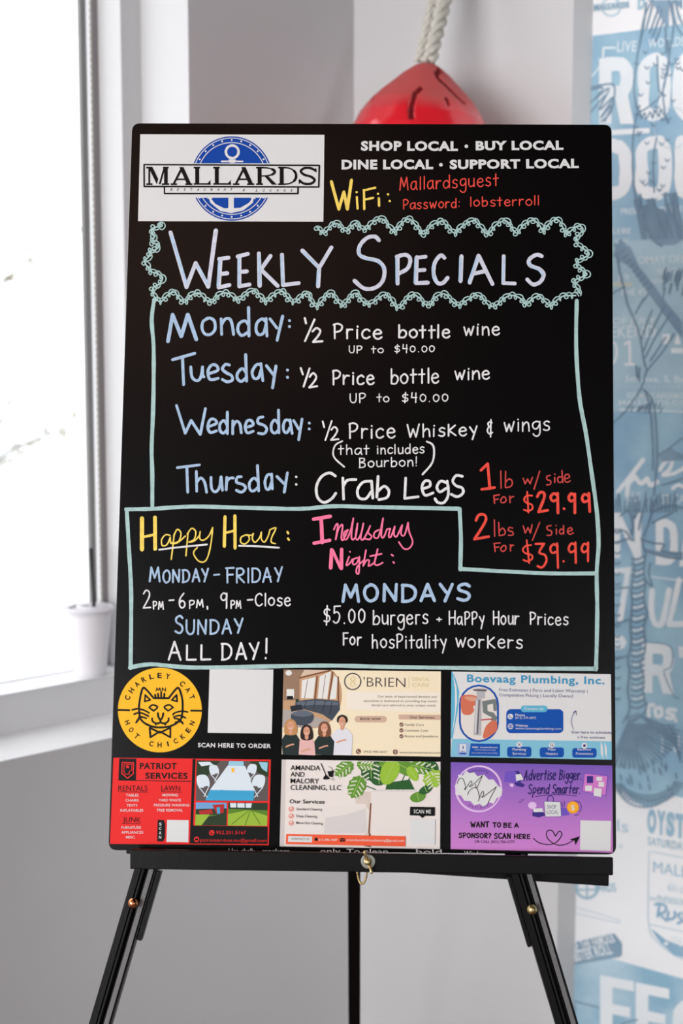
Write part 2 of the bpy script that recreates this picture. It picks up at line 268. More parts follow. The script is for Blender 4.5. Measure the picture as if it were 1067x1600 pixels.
BOARD_PRINT = [
 ('logo_print', 'white printed panel with round blue anchor emblem', None, '''
P|white_print|1|-2934 4396 -584 4400 -582 3260 -2930 3253
'''),
 ('emblem', 'round blue emblem with white anchor', 'logo_print', '''
P|logo_blue|2|-2242 4014 -2231 4045 -2217 4075 -2203 4104 -2186 4133 -2168 4160 -2149 4185 -2128 4210 -2106 4233 -2082 4254 -2058 4274 -2032 4293 -2005 4309 -1977 4324 -1948 4337 -1919 4348 -1889 4357 -1859 4365 -1828 4370 -1797 4373 -1766 4374 -1734 4373 -1703 4370 -1672 4366 -1641 4359 -1611 4350 -1581 4339 -1552 4326 -1524 4312 -1496 4296 -1470 4278 -1444 4258 -1420 4237 -1396 4214 -1374 4189 -1354 4164 -1335 4137 -1317 4109 -1301 4080 -1287 4050 -1274 4019
L|white_print|3|10|-2221 4006 -2210 4036 -2198 4065 -2184 4093 -2168 4120 -2151 4146 -2132 4170 -2112 4194 -2091 4216 -2068 4237 -2045 4256 -2020 4273 -1994 4289 -1967 4303 -1940 4316 -1912 4326 -1883 4335 -1854 4342 -1825 4347 -1795 4350 -1765 4351 -1735 4350 -1705 4348 -1676 4343 -1646 4336 -1617 4328 -1589 4318 -1561 4306 -1534 4292 -1507 4276 -1482 4259 -1457 4240 -1434 4219 -1412 4197 -1391 4174 -1371 4150 -1353 4124 -1336 4097 -1321 4069 -1307 4041 -1295 4011
L|white_print|3|10|-2168 3985 -2158 4011 -2147 4036 -2135 4061 -2121 4085 -2106 4108 -2089 4130 -2071 4151 -2053 4170 -2033 4189 -2012 4206 -1990 4221 -1967 4235 -1943 4248 -1919 4259 -1894 4268 -1869 4276 -1843 4282 -1817 4287 -1790 4289 -1764 4290 -1737 4290 -1711 4287 -1684 4283 -1658 4277 -1633 4270 -1607 4261 -1583 4250 -1559 4238 -1535 4224 -1513 4208 -1491 4192 -1470 4174 -1450 4154 -1432 4134 -1414 4112 -1398 4089 -1383 4065 -1370 4041 -1357 4015 -1347 3989
P|logo_blue|2|-1288 3569 -1301 3542 -1315 3516 -1331 3491 -1348 3467 -1366 3445 -1386 3423 -1406 3402 -1428 3383 -1450 3365 -1474 3348 -1498 3333 -1523 3319 -1549 3307 -1575 3296 -1602 3287 -1629 3279 -1657 3273 -1685 3269 -1713 3266 -1741 3265 -1770 3266 -1798 3268 -1826 3272 -1854 3278 -1882 3285 -1909 3294 -1936 3304 -1962 3316 -1988 3330 -2013 3345 -2037 3361 -2060 3379 -2083 3398 -2104 3418 -2125 3440 -2144 3463 -2162 3486 -2179 3511 -2194 3537 -2209 3564
L|white_print|3|10|-1308 3579 -1320 3554 -1334 3529 -1349 3505 -1365 3482 -1383 3460 -1401 3439 -1421 3419 -1442 3400 -1463 3383 -1486 3367 -1509 3353 -1533 3339 -1557 3327 -1583 3317 -1608 3308 -1635 3301 -1661 3295 -1688 3291 -1715 3289 -1742 3288 -1769 3288 -1796 3290 -1823 3294 -1850 3300 -1877 3307 -1903 3315 -1928 3325 -1953 3337 -1978 3350 -2002 3364 -2025 3380 -2047 3397 -2069 3415 -2089 3435 -2109 3455 -2127 3477 -2145 3500 -2161 3524 -2176 3548 -2189 3574
L|white_print|3|10|-1358 3606 -1369 3584 -1381 3562 -1395 3540 -1409 3520 -1425 3500 -1441 3482 -1459 3464 -1477 3448 -1496 3432 -1516 3418 -1536 3405 -1558 3394 -1580 3383 -1602 3374 -1625 3366 -1648 3360 -1671 3355 -1695 3351 -1719 3349 -1743 3348 -1767 3348 -1791 3350 -1815 3354 -1839 3358 -1863 3365 -1886 3372 -1909 3381 -1931 3391 -1953 3403 -1974 3415 -1994 3429 -2014 3444 -2033 3461 -2051 3478 -2069 3496 -2085 3516 -2100 3536 -2115 3557 -2128 3579 -2140 3602
P|white_print|4|-1331 3569 -1333 3561 -1339 3557 -1346 3557 -1353 3561 -1355 3568 -1353 3576 -1347 3580 -1339 3580 -1333 3576
P|white_print|4|-1403 3464 -1405 3457 -1411 3452 -1419 3452 -1425 3457 -1427 3464 -1425 3471 -1419 3476 -1412 3476 -1406 3472
P|white_print|4|-1498 3384 -1500 3376 -1506 3372 -1514 3372 -1520 3376 -1523 3384 -1520 3391 -1514 3396 -1507 3396 -1501 3391
P|white_print|4|-1610 3333 -1612 3326 -1618 3321 -1626 3321 -1632 3326 -1634 3333 -1632 3340 -1626 3345 -1619 3345 -1612 3340
P|white_print|4|-1730 3315 -1733 3308 -1739 3303 -1746 3303 -1752 3308 -1755 3315 -1753 3322 -1747 3327 -1739 3327 -1733 3323
P|white_print|4|-1852 3332 -1854 3324 -1860 3320 -1867 3320 -1874 3324 -1876 3331 -1874 3339 -1868 3343 -1860 3343 -1854 3339
P|white_print|4|-1966 3381 -1968 3374 -1974 3369 -1981 3369 -1987 3373 -1990 3381 -1988 3388 -1982 3393 -1974 3393 -1968 3388
P|white_print|4|-2064 3460 -2067 3453 -2073 3448 -2080 3448 -2086 3453 -2089 3460 -2087 3467 -2081 3472 -2073 3472 -2067 3467
P|white_print|4|-2141 3564 -2143 3556 -2149 3552 -2157 3552 -2163 3556 -2166 3564 -2164 3571 -2158 3576 -2150 3576 -2144 3571
P|white_print|4|-2153 4068 -2156 4061 -2162 4056 -2169 4056 -2175 4060 -2178 4068 -2176 4075 -2170 4080 -2162 4080 -2156 4075
P|white_print|4|-2081 4173 -2083 4166 -2089 4161 -2097 4161 -2103 4166 -2106 4173 -2104 4181 -2098 4185 -2090 4185 -2084 4181
P|white_print|4|-1986 4254 -1988 4247 -1994 4242 -2002 4242 -2008 4247 -2010 4254 -2008 4262 -2002 4266 -1995 4266 -1988 4262
P|white_print|4|-1874 4306 -1876 4298 -1882 4293 -1889 4293 -1896 4298 -1898 4305 -1896 4313 -1890 4318 -1882 4318 -1876 4313
P|white_print|4|-1752 4323 -1754 4316 -1760 4311 -1768 4311 -1774 4316 -1777 4323 -1775 4331 -1769 4335 -1761 4335 -1755 4331
P|white_print|4|-1630 4307 -1632 4299 -1638 4295 -1646 4295 -1652 4299 -1655 4307 -1653 4314 -1646 4319 -1639 4319 -1633 4314
P|white_print|4|-1516 4257 -1518 4249 -1524 4245 -1532 4245 -1538 4249 -1540 4257 -1538 4264 -1532 4269 -1525 4269 -1518 4264
P|white_print|4|-1417 4177 -1419 4169 -1425 4165 -1433 4165 -1439 4169 -1441 4177 -1439 4184 -1433 4189 -1426 4189 -1419 4184
P|white_print|4|-1340 4072 -1343 4065 -1349 4060 -1356 4060 -1362 4065 -1365 4072 -1363 4080 -1357 4084 -1349 4084 -1343 4080
L|white_print|4|32|-1673 4169 -1675 4151 -1680 4133 -1690 4117 -1702 4104 -1717 4094 -1734 4088 -1752 4085 -1770 4087 -1787 4093 -1803 4103 -1816 4116 -1826 4132 -1832 4150 -1835 4168 -1833 4187 -1827 4205 -1818 4221 -1806 4234 -1790 4244 -1774 4250 -1756 4252 -1738 4250 -1720 4244 -1705 4234 -1692 4221 -1682 4206 -1675 4188 -1673 4169
L|white_print|4|22|-1886 4042 -1619 4043
P|white_print|4|-1800 4067 -1705 4068 -1719 4022 -1782 4022
P|white_print|4|-1790 3598 -1722 3599 -1718 3438 -1696 3403 -1751 3363 -1808 3403 -1787 3438
P|white_print|4|-1751 3363 -1890 3392 -2015 3497 -2040 3557 -2060 3547 -2044 3587 -1987 3552 -2006 3547 -1953 3482 -1842 3427 -1752 3428 -1636 3434 -1527 3500 -1492 3555 -1511 3555 -1456 3590 -1445 3545 -1468 3555 -1479 3500 -1598 3399
'''),
 ('lettering', 'black printed lettering', 'logo_print', '''
P|white_print|5|-2873 3996 -639 3998 -643 3711 -908 3704 -906 3619 -2608 3614 -2610 3697 -2865 3703
L|ink_black|6|20|-2873 3993 -2873 3993 -644 3995 -644 3995 -647 3711 -647 3711 -2863 3705 -2863 3705 -2873 3993
L|ink_black|6|20|-2606 3697 -2606 3697 -2603 3614 -2603 3614 -909 3624 -909 3624 -910 3704
P|ink_black|7|-2818 3961 -2765 3961 -2687 3805 -2704 3734
P|ink_black|7|-2680 3734 -2623 3962 -2598 3962 -2655 3734
P|ink_black|7|-2818 3961 -2794 3961 -2787 3729 -2812 3728
P|ink_black|7|-2618 3962 -2571 3962 -2565 3730 -2611 3730
P|ink_black|7|-2845 3964 -2770 3965 -2769 3942 -2845 3942
P|ink_black|7|-2839 3747 -2759 3748 -2758 3725 -2839 3724
P|ink_black|7|-2632 3965 -2559 3966 -2558 3943 -2632 3943
P|ink_black|7|-2641 3748 -2546 3749 -2545 3726 -2641 3726
P|ink_black|7|-2509 3730 -2479 3730 -2384 3923 -2400 3963
P|ink_black|7|-2424 3963 -2370 3963 -2262 3732 -2318 3731
P|ink_black|7|-2462 3812 -2325 3813 -2324 3790 -2461 3790
P|ink_black|7|-2529 3749 -2446 3749 -2445 3727 -2528 3726
P|ink_black|7|-2343 3750 -2250 3751 -2250 3728 -2342 3727
P|ink_black|7|-2221 3964 -2170 3964 -2164 3732 -2215 3732
P|ink_black|7|-2241 3968 -2158 3968 -2157 3945 -2240 3945
P|ink_black|7|-2236 3753 -2016 3754 -2015 3732 -2235 3731
P|ink_black|7|-2027 3733 -2060 3753 -2017 3799
P|ink_black|7|-1972 3965 -1920 3966 -1915 3734 -1966 3733
P|ink_black|7|-1991 3969 -1908 3970 -1908 3947 -1991 3946
P|ink_black|7|-1986 3755 -1757 3756 -1757 3733 -1986 3732
P|ink_black|7|-1769 3734 -1801 3754 -1758 3800
P|ink_black|7|-1718 3735 -1688 3735 -1595 3927 -1610 3967
P|ink_black|7|-1635 3967 -1581 3968 -1476 3736 -1532 3736
P|ink_black|7|-1670 3817 -1539 3818 -1538 3795 -1670 3794
P|ink_black|7|-1737 3754 -1655 3754 -1654 3731 -1737 3731
P|ink_black|7|-1557 3755 -1464 3755 -1464 3732 -1556 3732
P|ink_black|7|-1427 3968 -1376 3969 -1371 3737 -1422 3737
P|ink_black|7|-1447 3972 -1349 3973 -1349 3950 -1446 3949
P|ink_black|7|-1442 3755 -1355 3756 -1354 3733 -1442 3733
L|ink_black|7|20|-1398 3960 -1349 3960 -1318 3959 -1288 3955 -1262 3949 -1240 3940 -1223 3930 -1212 3919 -1209 3907 -1212 3894 -1222 3883 -1238 3873 -1260 3864 -1286 3857 -1316 3853 -1347 3852 -1395 3851
L|ink_black|7|34|-1240 3940 -1223 3930 -1212 3919 -1209 3907 -1212 3894 -1222 3883 -1238 3873
P|ink_black|7|-1342 3853 -1293 3853 -1176 3738 -1240 3738
P|ink_black|7|-1146 3970 -1095 3970 -1091 3738 -1142 3738
P|ink_black|7|-1166 3974 -1068 3974 -1068 3951 -1165 3951
P|ink_black|7|-1162 3757 -1074 3757 -1074 3735 -1162 3734
L|ink_black|7|20|-1117 3961 -1068 3962 -1039 3959 -1011 3951 -986 3939 -964 3922 -948 3902 -938 3879 -935 3855 -937 3831 -947 3809 -962 3788 -983 3771 -1007 3758 -1035 3750 -1064 3747 -1113 3747
L|ink_black|7|34|-964 3922 -948 3902 -938 3879 -935 3855 -937 3831 -947 3809 -962 3788
S|ink_black|7|32|-692 3927 -751 3957 -834 3957 -877 3916 -832 3871 -749 3846 -700 3801 -743 3756 -836 3755 -890 3795
P|ink_black|7|-711 3917 -683 3968 -672 3902
P|ink_black|7|-903 3740 -900 3815 -870 3780
T|ink_black|6|R|-2531|3649|-2502|3650|35|3|1
T|ink_black|6|E|-2446|3650|-2417|3650|35|3|1
T|ink_black|6|S|-2361|3650|-2332|3651|35|3|1
T|ink_black|6|T|-2276|3651|-2247|3651|35|3|1
T|ink_black|6|A|-2191|3651|-2162|3652|35|3|1
T|ink_black|6|U|-2106|3652|-2077|3652|35|3|1
T|ink_black|6|R|-2021|3652|-1992|3653|35|3|1
T|ink_black|6|A|-1936|3653|-1907|3653|35|3|1
T|ink_black|6|N|-1851|3653|-1822|3654|35|3|1
T|ink_black|6|T|-1767|3654|-1737|3654|35|3|1
T|ink_black|6|&|-1611|3650|-1582|3650|35|1|1
T|ink_black|6|L|-1447|3646|-1418|3646|35|3|1
T|ink_black|6|O|-1358|3646|-1329|3646|35|3|1
T|ink_black|6|U|-1269|3647|-1240|3647|35|3|1
T|ink_black|6|N|-1180|3647|-1151|3648|35|3|1
T|ink_black|6|G|-1091|3648|-1062|3648|35|3|1
T|ink_black|6|E|-1002|3648|-973|3649|35|3|1
'''),
 ('lettering', 'white printed lettering', None, '''
T|white_print|4|SHOP LOCAL|-118|4192|1113|4195|127|5|0
P|white_print|2|1240 4257 1240 4252 1238 4247 1236 4242 1232 4239 1228 4236 1223 4234 1218 4234 1213 4234 1208 4236 1204 4239 1200 4242 1197 4247 1196 4252 1195 4257 1196 4262 1197 4267 1200 4272 1203 4275 1208 4278 1213 4280 1218 4281 1223 4280 1228 4278 1232 4276 1235 4272 1238 4267 1240 4262
T|white_print|4|BUY LOCAL|1337|4203|2446|4216|123|5|0
T|white_print|4|DINE LOCAL|-360|3944|800|3954|127|5|0
P|white_print|2|920 4013 920 4007 918 4002 915 3998 912 3994 907 3991 903 3990 898 3989 893 3990 888 3991 883 3994 880 3998 877 4002 875 4007 875 4012 875 4018 877 4023 880 4027 883 4031 888 4034 892 4035 897 4036 902 4035 907 4034 912 4031 915 4027 918 4023 920 4018
T|white_print|4|SUPPORT LOCAL|1009|3955|2639|3979|123|5|0
'''),
 ('chalk_lettering', 'yellow chalk lettering', None, '''
S|chalk_yellow|3|38|-488 3784 -388 3424 -388 3424 -328 3651 -328 3651 -280 3425 -280 3425 -233 3807
S|chalk_yellow|3|28|-163 3584 -151 3433
S|chalk_yellow|3|28|-168 3649 -164 3647
S|chalk_yellow|3|28|-74 3678 -74 3678 -67 3426
S|chalk_yellow|3|28|-77 3671 69 3708
S|chalk_yellow|3|28|-65 3552 43 3574
S|chalk_yellow|3|28|116 3571 120 3470
S|chalk_yellow|3|28|105 3629 106 3627
S|chalk_yellow|3|28|230 3622 234 3620
S|chalk_yellow|3|28|252 3536 256 3534
'''),
 ('chalk_lettering', 'red chalk lettering', None, '''
S|chalk_red|3|15|381 3677 381 3677 395 3844 395 3844 432 3723 432 3723 466 3848 466 3848 483 3683
S|chalk_red|3|15|588 3782 565 3794 530 3772 521 3726 534 3692 563 3692 586 3735
S|chalk_red|3|15|586 3793 586 3793 587 3720 598 3687
S|chalk_red|3|15|639 3852 640 3686
S|chalk_red|3|15|688 3860 689 3694
S|chalk_red|3|15|798 3793 776 3805 741 3783 731 3737 744 3703 773 3703 797 3746
S|chalk_red|3|15|797 3808 797 3808 797 3735 809 3702
S|chalk_red|3|15|840 3803 841 3697
S|chalk_red|3|15|847 3761 866 3799 898 3801
S|chalk_red|3|15|1005 3879 1006 3712
S|chalk_red|3|15|1000 3775 976 3807 941 3788 931 3745 951 3709 979 3716 1001 3749
S|chalk_red|3|15|1104 3809 1077 3821 1051 3799 1061 3773 1096 3759 1102 3729 1077 3711 1045 3721
S|chalk_red|3|15|1212 3822 1185 3832 1150 3810 1145 3771 1166 3743 1195 3754 1214 3792
S|chalk_red|3|15|1211 3827 1213 3696 1190 3656 1158 3661 1145 3680
S|chalk_red|3|15|1251 3833 1254 3750 1280 3730 1312 3757 1316 3834
S|chalk_red|3|15|1316 3838 1321 3732
S|chalk_red|3|15|1364 3784 1425 3796 1419 3827 1393 3837 1366 3811 1361 3767 1381 3734 1409 3730 1432 3751
S|chalk_red|3|15|1524 3838 1497 3850 1471 3828 1481 3802 1516 3788 1523 3758 1497 3740 1465 3750
S|chalk_red|3|15|1591 3899 1591 3743
S|chalk_red|3|15|1560 3835 1623 3842
'''),
 ('chalk_lettering', 'red chalk lettering', None, '''
S|chalk_red|3|14|428 3552 431 3430
S|chalk_red|3|14|424 3544 453 3557 484 3539 480 3505 457 3487 431 3483
S|chalk_red|3|14|569 3504 550 3513 522 3497 515 3464 525 3439 548 3438 567 3470
S|chalk_red|3|14|574 3515 574 3515 574 3462 583 3437
S|chalk_red|3|14|650 3507 628 3516 608 3501 616 3482 644 3470 649 3449 629 3436 603 3443
S|chalk_red|3|14|730 3511 708 3520 688 3504 696 3485 724 3474 729 3452 709 3439 683 3447
S|chalk_red|3|14|761 3523 761 3523 781 3445 781 3445 801 3510 801 3510 819 3447 819 3447 842 3531
S|chalk_red|3|14|903 3526 878 3508 875 3474 901 3449 929 3469 932 3505 908 3528 895 3524
S|chalk_red|3|14|962 3528 962 3450
S|chalk_red|3|14|964 3496 980 3524 1005 3525
S|chalk_red|3|14|1090 3574 1090 3452
S|chalk_red|3|14|1089 3502 1069 3525 1041 3512 1033 3480 1049 3454 1072 3458 1090 3482
S|chalk_red|3|14|1132 3530 1133 3527
S|chalk_red|3|14|1127 3473 1128 3470
'''),
 ('chalk_lettering', 'red chalk lettering', None, '''
S|chalk_red|3|14|1277 3592 1278 3470
S|chalk_red|3|14|1350 3552 1320 3534 1317 3499 1347 3475 1380 3494 1383 3530 1356 3553 1341 3549
S|chalk_red|3|14|1423 3597 1424 3477
S|chalk_red|3|14|1423 3517 1444 3547 1479 3538 1486 3507 1465 3478 1424 3477
S|chalk_red|3|14|1582 3547 1556 3556 1532 3540 1541 3521 1574 3510 1580 3488 1556 3475 1526 3483
S|chalk_red|3|14|1641 3592 1641 3477
S|chalk_red|3|14|1608 3551 1667 3555
S|chalk_red|3|14|1708 3522 1765 3529 1759 3552 1735 3560 1709 3541 1705 3509 1723 3484 1750 3481 1771 3496
S|chalk_red|3|14|1804 3560 1804 3482
S|chalk_red|3|14|1807 3529 1825 3556 1855 3557
S|chalk_red|3|14|1889 3567 1889 3489
S|chalk_red|3|14|1892 3535 1910 3563 1940 3564
S|chalk_red|3|14|2007 3565 1977 3547 1974 3513 2004 3488 2038 3507 2041 3544 2014 3567 1998 3563
S|chalk_red|3|14|2083 3617 2082 3495
S|chalk_red|3|14|2128 3617 2128 3495
'''),
 ('chalk_lettering', 'white and pale blue chalk lettering', None, '''
S|chalk_lilac|3|53|-2513 3107 -2513 3107 -2293 2400 -2293 2400 -2184 2711 -2184 2711 -2018 2408 -2018 2408 -1939 3138
S|chalk_lilac|3|53|-1872 2767 -1872 2767 -1885 2398 -1885 2398 -1753 2431
S|chalk_lilac|3|53|-1888 2767 -1772 2784
S|chalk_lilac|3|53|-1878 2572 -1783 2583
S|chalk_lilac|3|53|-1634 2807 -1634 2807 -1626 2416 -1626 2416 -1500 2439
S|chalk_lilac|3|53|-1655 2801 -1529 2835
S|chalk_lilac|3|53|-1630 2601 -1537 2609
S|chalk_lilac|3|53|-1388 2841 -1370 2423
S|chalk_lilac|3|53|-1242 2810 -1242 2810 -1360 2635 -1360 2635 -1145 2425
S|chalk_lilac|3|53|-1097 2827 -1097 2827 -1076 2436 -1076 2436 -881 2462
S|chalk_lilac|3|53|-841 2883 -841 2883 -625 2662 -625 2662 -476 2924
S|chalk_lilac|3|53|-625 2656 -635 2423
S|chalk_shade|4|27|-2501 3058 -2288 2433
S|chalk_shade|4|27|-2157 2673 -2029 2448
S|chalk_shade|4|27|-1888 2748 -1901 2422
S|chalk_shade|4|27|-1639 2769 -1632 2438
S|chalk_shade|4|27|-1383 2820 -1368 2453
S|chalk_shade|4|26|-1104 2808 -1082 2455
S|chalk_shade|4|26|-824 2856 -647 2678
S|chalk_shade|4|26|-641 2621 -649 2445
'''),
 ('chalk_lettering', 'white and pale blue chalk lettering', None, '''
S|chalk_lilac|3|50|123 3022 71 3071 -29 3052 -118 2949 -123 2840 -38 2791 113 2755 193 2656 176 2501 78 2408 -58 2400 -179 2498
S|chalk_lilac|3|50|360 2812 363 2465
S|chalk_lilac|3|50|348 2812 457 2838 518 2782 488 2664 377 2595
S|chalk_lilac|3|50|602 2808 602 2808 592 2473 592 2473 743 2480
S|chalk_lilac|3|50|596 2798 710 2815
S|chalk_lilac|3|50|597 2634 699 2644
S|chalk_lilac|3|50|948 2801 903 2835 828 2738 814 2592 860 2481 929 2476 989 2544
S|chalk_lilac|3|50|1162 2824 1151 2502
S|chalk_lilac|3|50|1266 2484 1266 2484 1376 2832 1376 2832 1551 2468
S|chalk_lilac|3|50|1301 2596 1464 2634
S|chalk_lilac|3|50|1692 2828 1692 2828 1686 2481 1686 2481 1830 2476
S|chalk_lilac|3|50|2167 2831 2101 2849 2011 2786 2023 2712 2137 2664 2191 2596 2151 2503 2061 2465 1986 2530
S|chalk_shade|4|24|-112 2933 -123 2846 -44 2785 107 2748 199 2650
S|chalk_shade|4|24|342 2793 348 2478
S|chalk_shade|4|24|584 2789 574 2479
S|chalk_shade|4|24|807 2707 802 2592 845 2487
S|chalk_shade|4|24|1144 2802 1139 2520
S|chalk_shade|4|24|1254 2503 1355 2800
S|chalk_shade|4|24|1698 2806 1680 2506
S|chalk_shade|4|24|2011 2755 2035 2700 2131 2651 2179 2583
'''),
 ('chalk_lettering', 'pale blue chalk lettering', None, '''
S|chalk_blue|3|47|-2507 1702 -2507 1702 -2459 2045 -2459 2045 -2342 1767 -2342 1767 -2267 2047 -2267 2047 -2152 1728
S|chalk_blue|3|37|-2005 2003 -2073 1959 -2084 1870 -2045 1799 -1975 1795 -1921 1859 -1929 1960 -1980 2003 -2029 1998
S|chalk_blue|3|37|-1847 1994 -1835 1796
S|chalk_blue|3|37|-1841 1918 -1793 1994 -1735 1990 -1704 1911 -1686 1797
S|chalk_blue|3|37|-1505 2144 -1492 1779
S|chalk_blue|3|37|-1500 1913 -1543 1971 -1617 1937 -1633 1848 -1582 1783 -1503 1829
S|chalk_blue|3|37|-1287 1965 -1332 1998 -1394 1947 -1404 1850 -1366 1795 -1309 1821 -1281 1927
S|chalk_blue|3|37|-1283 2003 -1266 1780
S|chalk_blue|3|37|-1233 1999 -1233 1999 -1144 1883
S|chalk_blue|3|37|-1074 2036 -1074 2036 -1138 1726
S|chalk_blue|3|37|-989 1980 -986 1978
S|chalk_blue|3|37|-988 1904 -985 1902
'''),
 ('chalk_lettering', 'pale blue chalk lettering', None, '''
S|chalk_blue|3|37|-2444 1467 -2168 1550
S|chalk_blue|3|37|-2320 1493 -2297 1151
S|chalk_blue|3|37|-2213 1376 -2195 1250 -2134 1202 -2086 1243 -2064 1377
S|chalk_blue|3|37|-2067 1377 -2062 1284 -2046 1251
S|chalk_blue|3|37|-1983 1294 -1875 1336 -1891 1396 -1953 1403 -1998 1319 -1966 1219 -1867 1235
S|chalk_blue|3|37|-1730 1405 -1780 1412 -1816 1354 -1765 1306 -1702 1272 -1689 1216 -1750 1191 -1813 1220
S|chalk_blue|3|37|-1529 1540 -1510 1203
S|chalk_blue|3|37|-1522 1313 -1568 1363 -1624 1305 -1627 1237 -1577 1197 -1521 1243
S|chalk_blue|3|37|-1341 1416 -1395 1408 -1443 1319 -1417 1239 -1362 1249 -1332 1345
S|chalk_blue|3|37|-1336 1426 -1307 1210
S|chalk_blue|3|37|-1266 1401 -1175 1284
S|chalk_blue|3|37|-1147 1397 -1184 1120
S|chalk_blue|3|37|-1003 1348 -1000 1346
S|chalk_blue|3|37|-1001 1257 -999 1255
'''),
 ('chalk_lettering', 'pale blue chalk lettering', None, '''
S|chalk_blue|3|35|-2379 885 -2379 885 -2261 536 -2261 536 -2191 697 -2191 697 -2073 523 -2073 523 -2017 849
S|chalk_blue|3|35|-1967 624 -1874 665 -1900 714 -1954 709 -1982 624 -1951 549 -1872 570
S|chalk_blue|3|35|-1742 808 -1736 536
S|chalk_blue|3|35|-1743 646 -1781 700 -1830 657 -1828 575 -1785 541 -1742 583
S|chalk_blue|3|35|-1672 696 -1669 534
S|chalk_blue|3|35|-1666 634 -1628 692 -1583 660 -1563 548
S|chalk_blue|3|35|-1503 618 -1417 649 -1443 704 -1492 698 -1515 623 -1489 548 -1416 569
S|chalk_blue|3|35|-1298 750 -1352 734 -1356 674 -1282 645 -1246 596 -1279 540 -1349 545
S|chalk_blue|3|35|-1105 839 -1095 552
S|chalk_blue|3|35|-1104 664 -1147 714 -1188 663 -1187 581 -1144 547 -1101 589
S|chalk_blue|3|35|-967 708 -1012 715 -1040 652 -1034 578 -996 553 -961 616
S|chalk_blue|3|35|-960 716 -930 546
S|chalk_blue|3|35|-913 708 -913 708 -847 599
S|chalk_blue|3|34|-810 729 -810 729 -847 467
S|chalk_blue|3|34|-720 680 -718 678
S|chalk_blue|3|34|-719 605 -717 603
'''),
 ('chalk_lettering', 'pale blue chalk lettering', None, '''
S|chalk_blue|3|34|-2349 102 -2074 139
S|chalk_blue|3|34|-2231 118 -2211 -204
S|chalk_blue|3|34|-2111 57 -2100 -191
S|chalk_blue|3|34|-2103 -79 -2055 -24 -2005 -78 -1977 -202
S|chalk_blue|3|34|-1927 -16 -1917 -152 -1867 -196 -1819 -138 -1805 -14
S|chalk_blue|3|34|-1802 -7 -1781 -175
S|chalk_blue|3|34|-1731 -14 -1735 -170
S|chalk_blue|3|34|-1734 -76 -1699 -26 -1650 -20
S|chalk_blue|3|34|-1552 -4 -1601 -12 -1607 -74 -1525 -103 -1495 -147 -1543 -197 -1609 -173
S|chalk_blue|3|34|-1353 139 -1332 -178
S|chalk_blue|3|34|-1347 -59 -1392 -18 -1445 -73 -1443 -152 -1401 -183 -1340 -133
S|chalk_blue|3|34|-1184 24 -1225 24 -1256 -58 -1242 -145 -1205 -157 -1175 -70
S|chalk_blue|3|34|-1176 34 -1163 -151
S|chalk_blue|3|34|-1110 5 -1110 5 -1017 -88
S|chalk_blue|3|34|-980 51 -980 51 -1015 -192
S|chalk_white|3|29|-871 3 -869 0
S|chalk_white|3|29|-870 -92 -867 -94
'''),
 ('chalk_lettering', 'white chalk lettering', None, '''
S|chalk_white|3|27|-796 2012 -780 1946
S|chalk_white|3|27|-674 1996 -789 1718
S|chalk_white|3|27|-696 1843 -647 1887 -600 1852 -621 1793 -687 1709 -687 1709 -570 1718
S|chalk_white|3|25|-837 1375 -809 1294
S|chalk_white|3|25|-726 1371 -797 1139
S|chalk_white|3|25|-724 1262 -681 1313 -640 1263 -669 1200 -727 1129 -727 1129 -629 1145
S|chalk_white|3|22|-553 702 -532 627
S|chalk_white|3|22|-440 708 -515 468
S|chalk_white|3|22|-443 596 -407 633 -369 596 -393 534 -446 468 -446 468 -353 479
S|chalk_white|3|20|-306 455 -396 397 -409 260 -277 132
'''),
 ('chalk_lettering', 'white chalk lettering', None, '''
S|chalk_white|3|24|-421 1936 -416 1756
S|chalk_white|3|24|-434 1928 -383 1944 -329 1918 -337 1867 -377 1842 -422 1838
S|chalk_white|3|24|-264 1872 -262 1757
S|chalk_white|3|24|-268 1828 -242 1868 -197 1869
S|chalk_white|3|24|-138 1868 -136 1760
S|chalk_white|3|24|-133 1912 -132 1906
S|chalk_white|3|24|17 1856 -15 1875 -59 1855 -75 1812 -59 1771 -18 1760 20 1780
S|chalk_white|3|24|75 1816 160 1825 150 1859 114 1872 77 1844 70 1798 98 1760 138 1755 169 1777
'''),
 ('chalk_lettering', 'white chalk lettering', None, '''
S|chalk_white|3|23|387 1933 388 1773
S|chalk_white|3|23|393 1829 420 1869 465 1856 475 1814 448 1776 395 1775
S|chalk_white|3|23|564 1876 525 1853 521 1807 560 1773 603 1798 607 1847 571 1878 552 1872
S|chalk_white|3|23|680 1926 681 1773
S|chalk_white|3|23|642 1867 717 1871
S|chalk_white|3|23|791 1923 792 1770
S|chalk_white|3|23|759 1867 835 1871
S|chalk_white|3|23|875 1939 875 1776
S|chalk_white|3|23|935 1832 1009 1841 1001 1872 970 1883 937 1858 931 1816 955 1781 990 1777 1017 1797
'''),
 ('chalk_lettering', 'white chalk lettering', None, '''
S|chalk_white|3|21|1198 1914 1198 1914 1226 1810 1226 1810 1256 1896 1256 1896 1283 1811 1283 1811 1316 1923
S|chalk_white|3|21|1367 1915 1367 1817
S|chalk_white|3|21|1373 1950 1374 1945
S|chalk_white|3|21|1430 1920 1430 1816
S|chalk_white|3|21|1431 1876 1465 1918 1497 1900 1507 1816
S|chalk_white|3|21|1557 1872 1628 1882 1621 1913 1591 1923 1559 1898 1553 1855 1576 1822 1609 1818 1636 1838
'''),
 ('chalk_lettering', 'white chalk lettering', None, '''
S|chalk_white|3|14|-233 1663 -231 1596 -203 1573 -175 1593 -172 1663
S|chalk_white|3|14|-136 1660 -134 1570
S|chalk_white|3|14|-138 1654 -109 1663 -78 1649 -83 1624 -106 1611 -131 1609
'''),
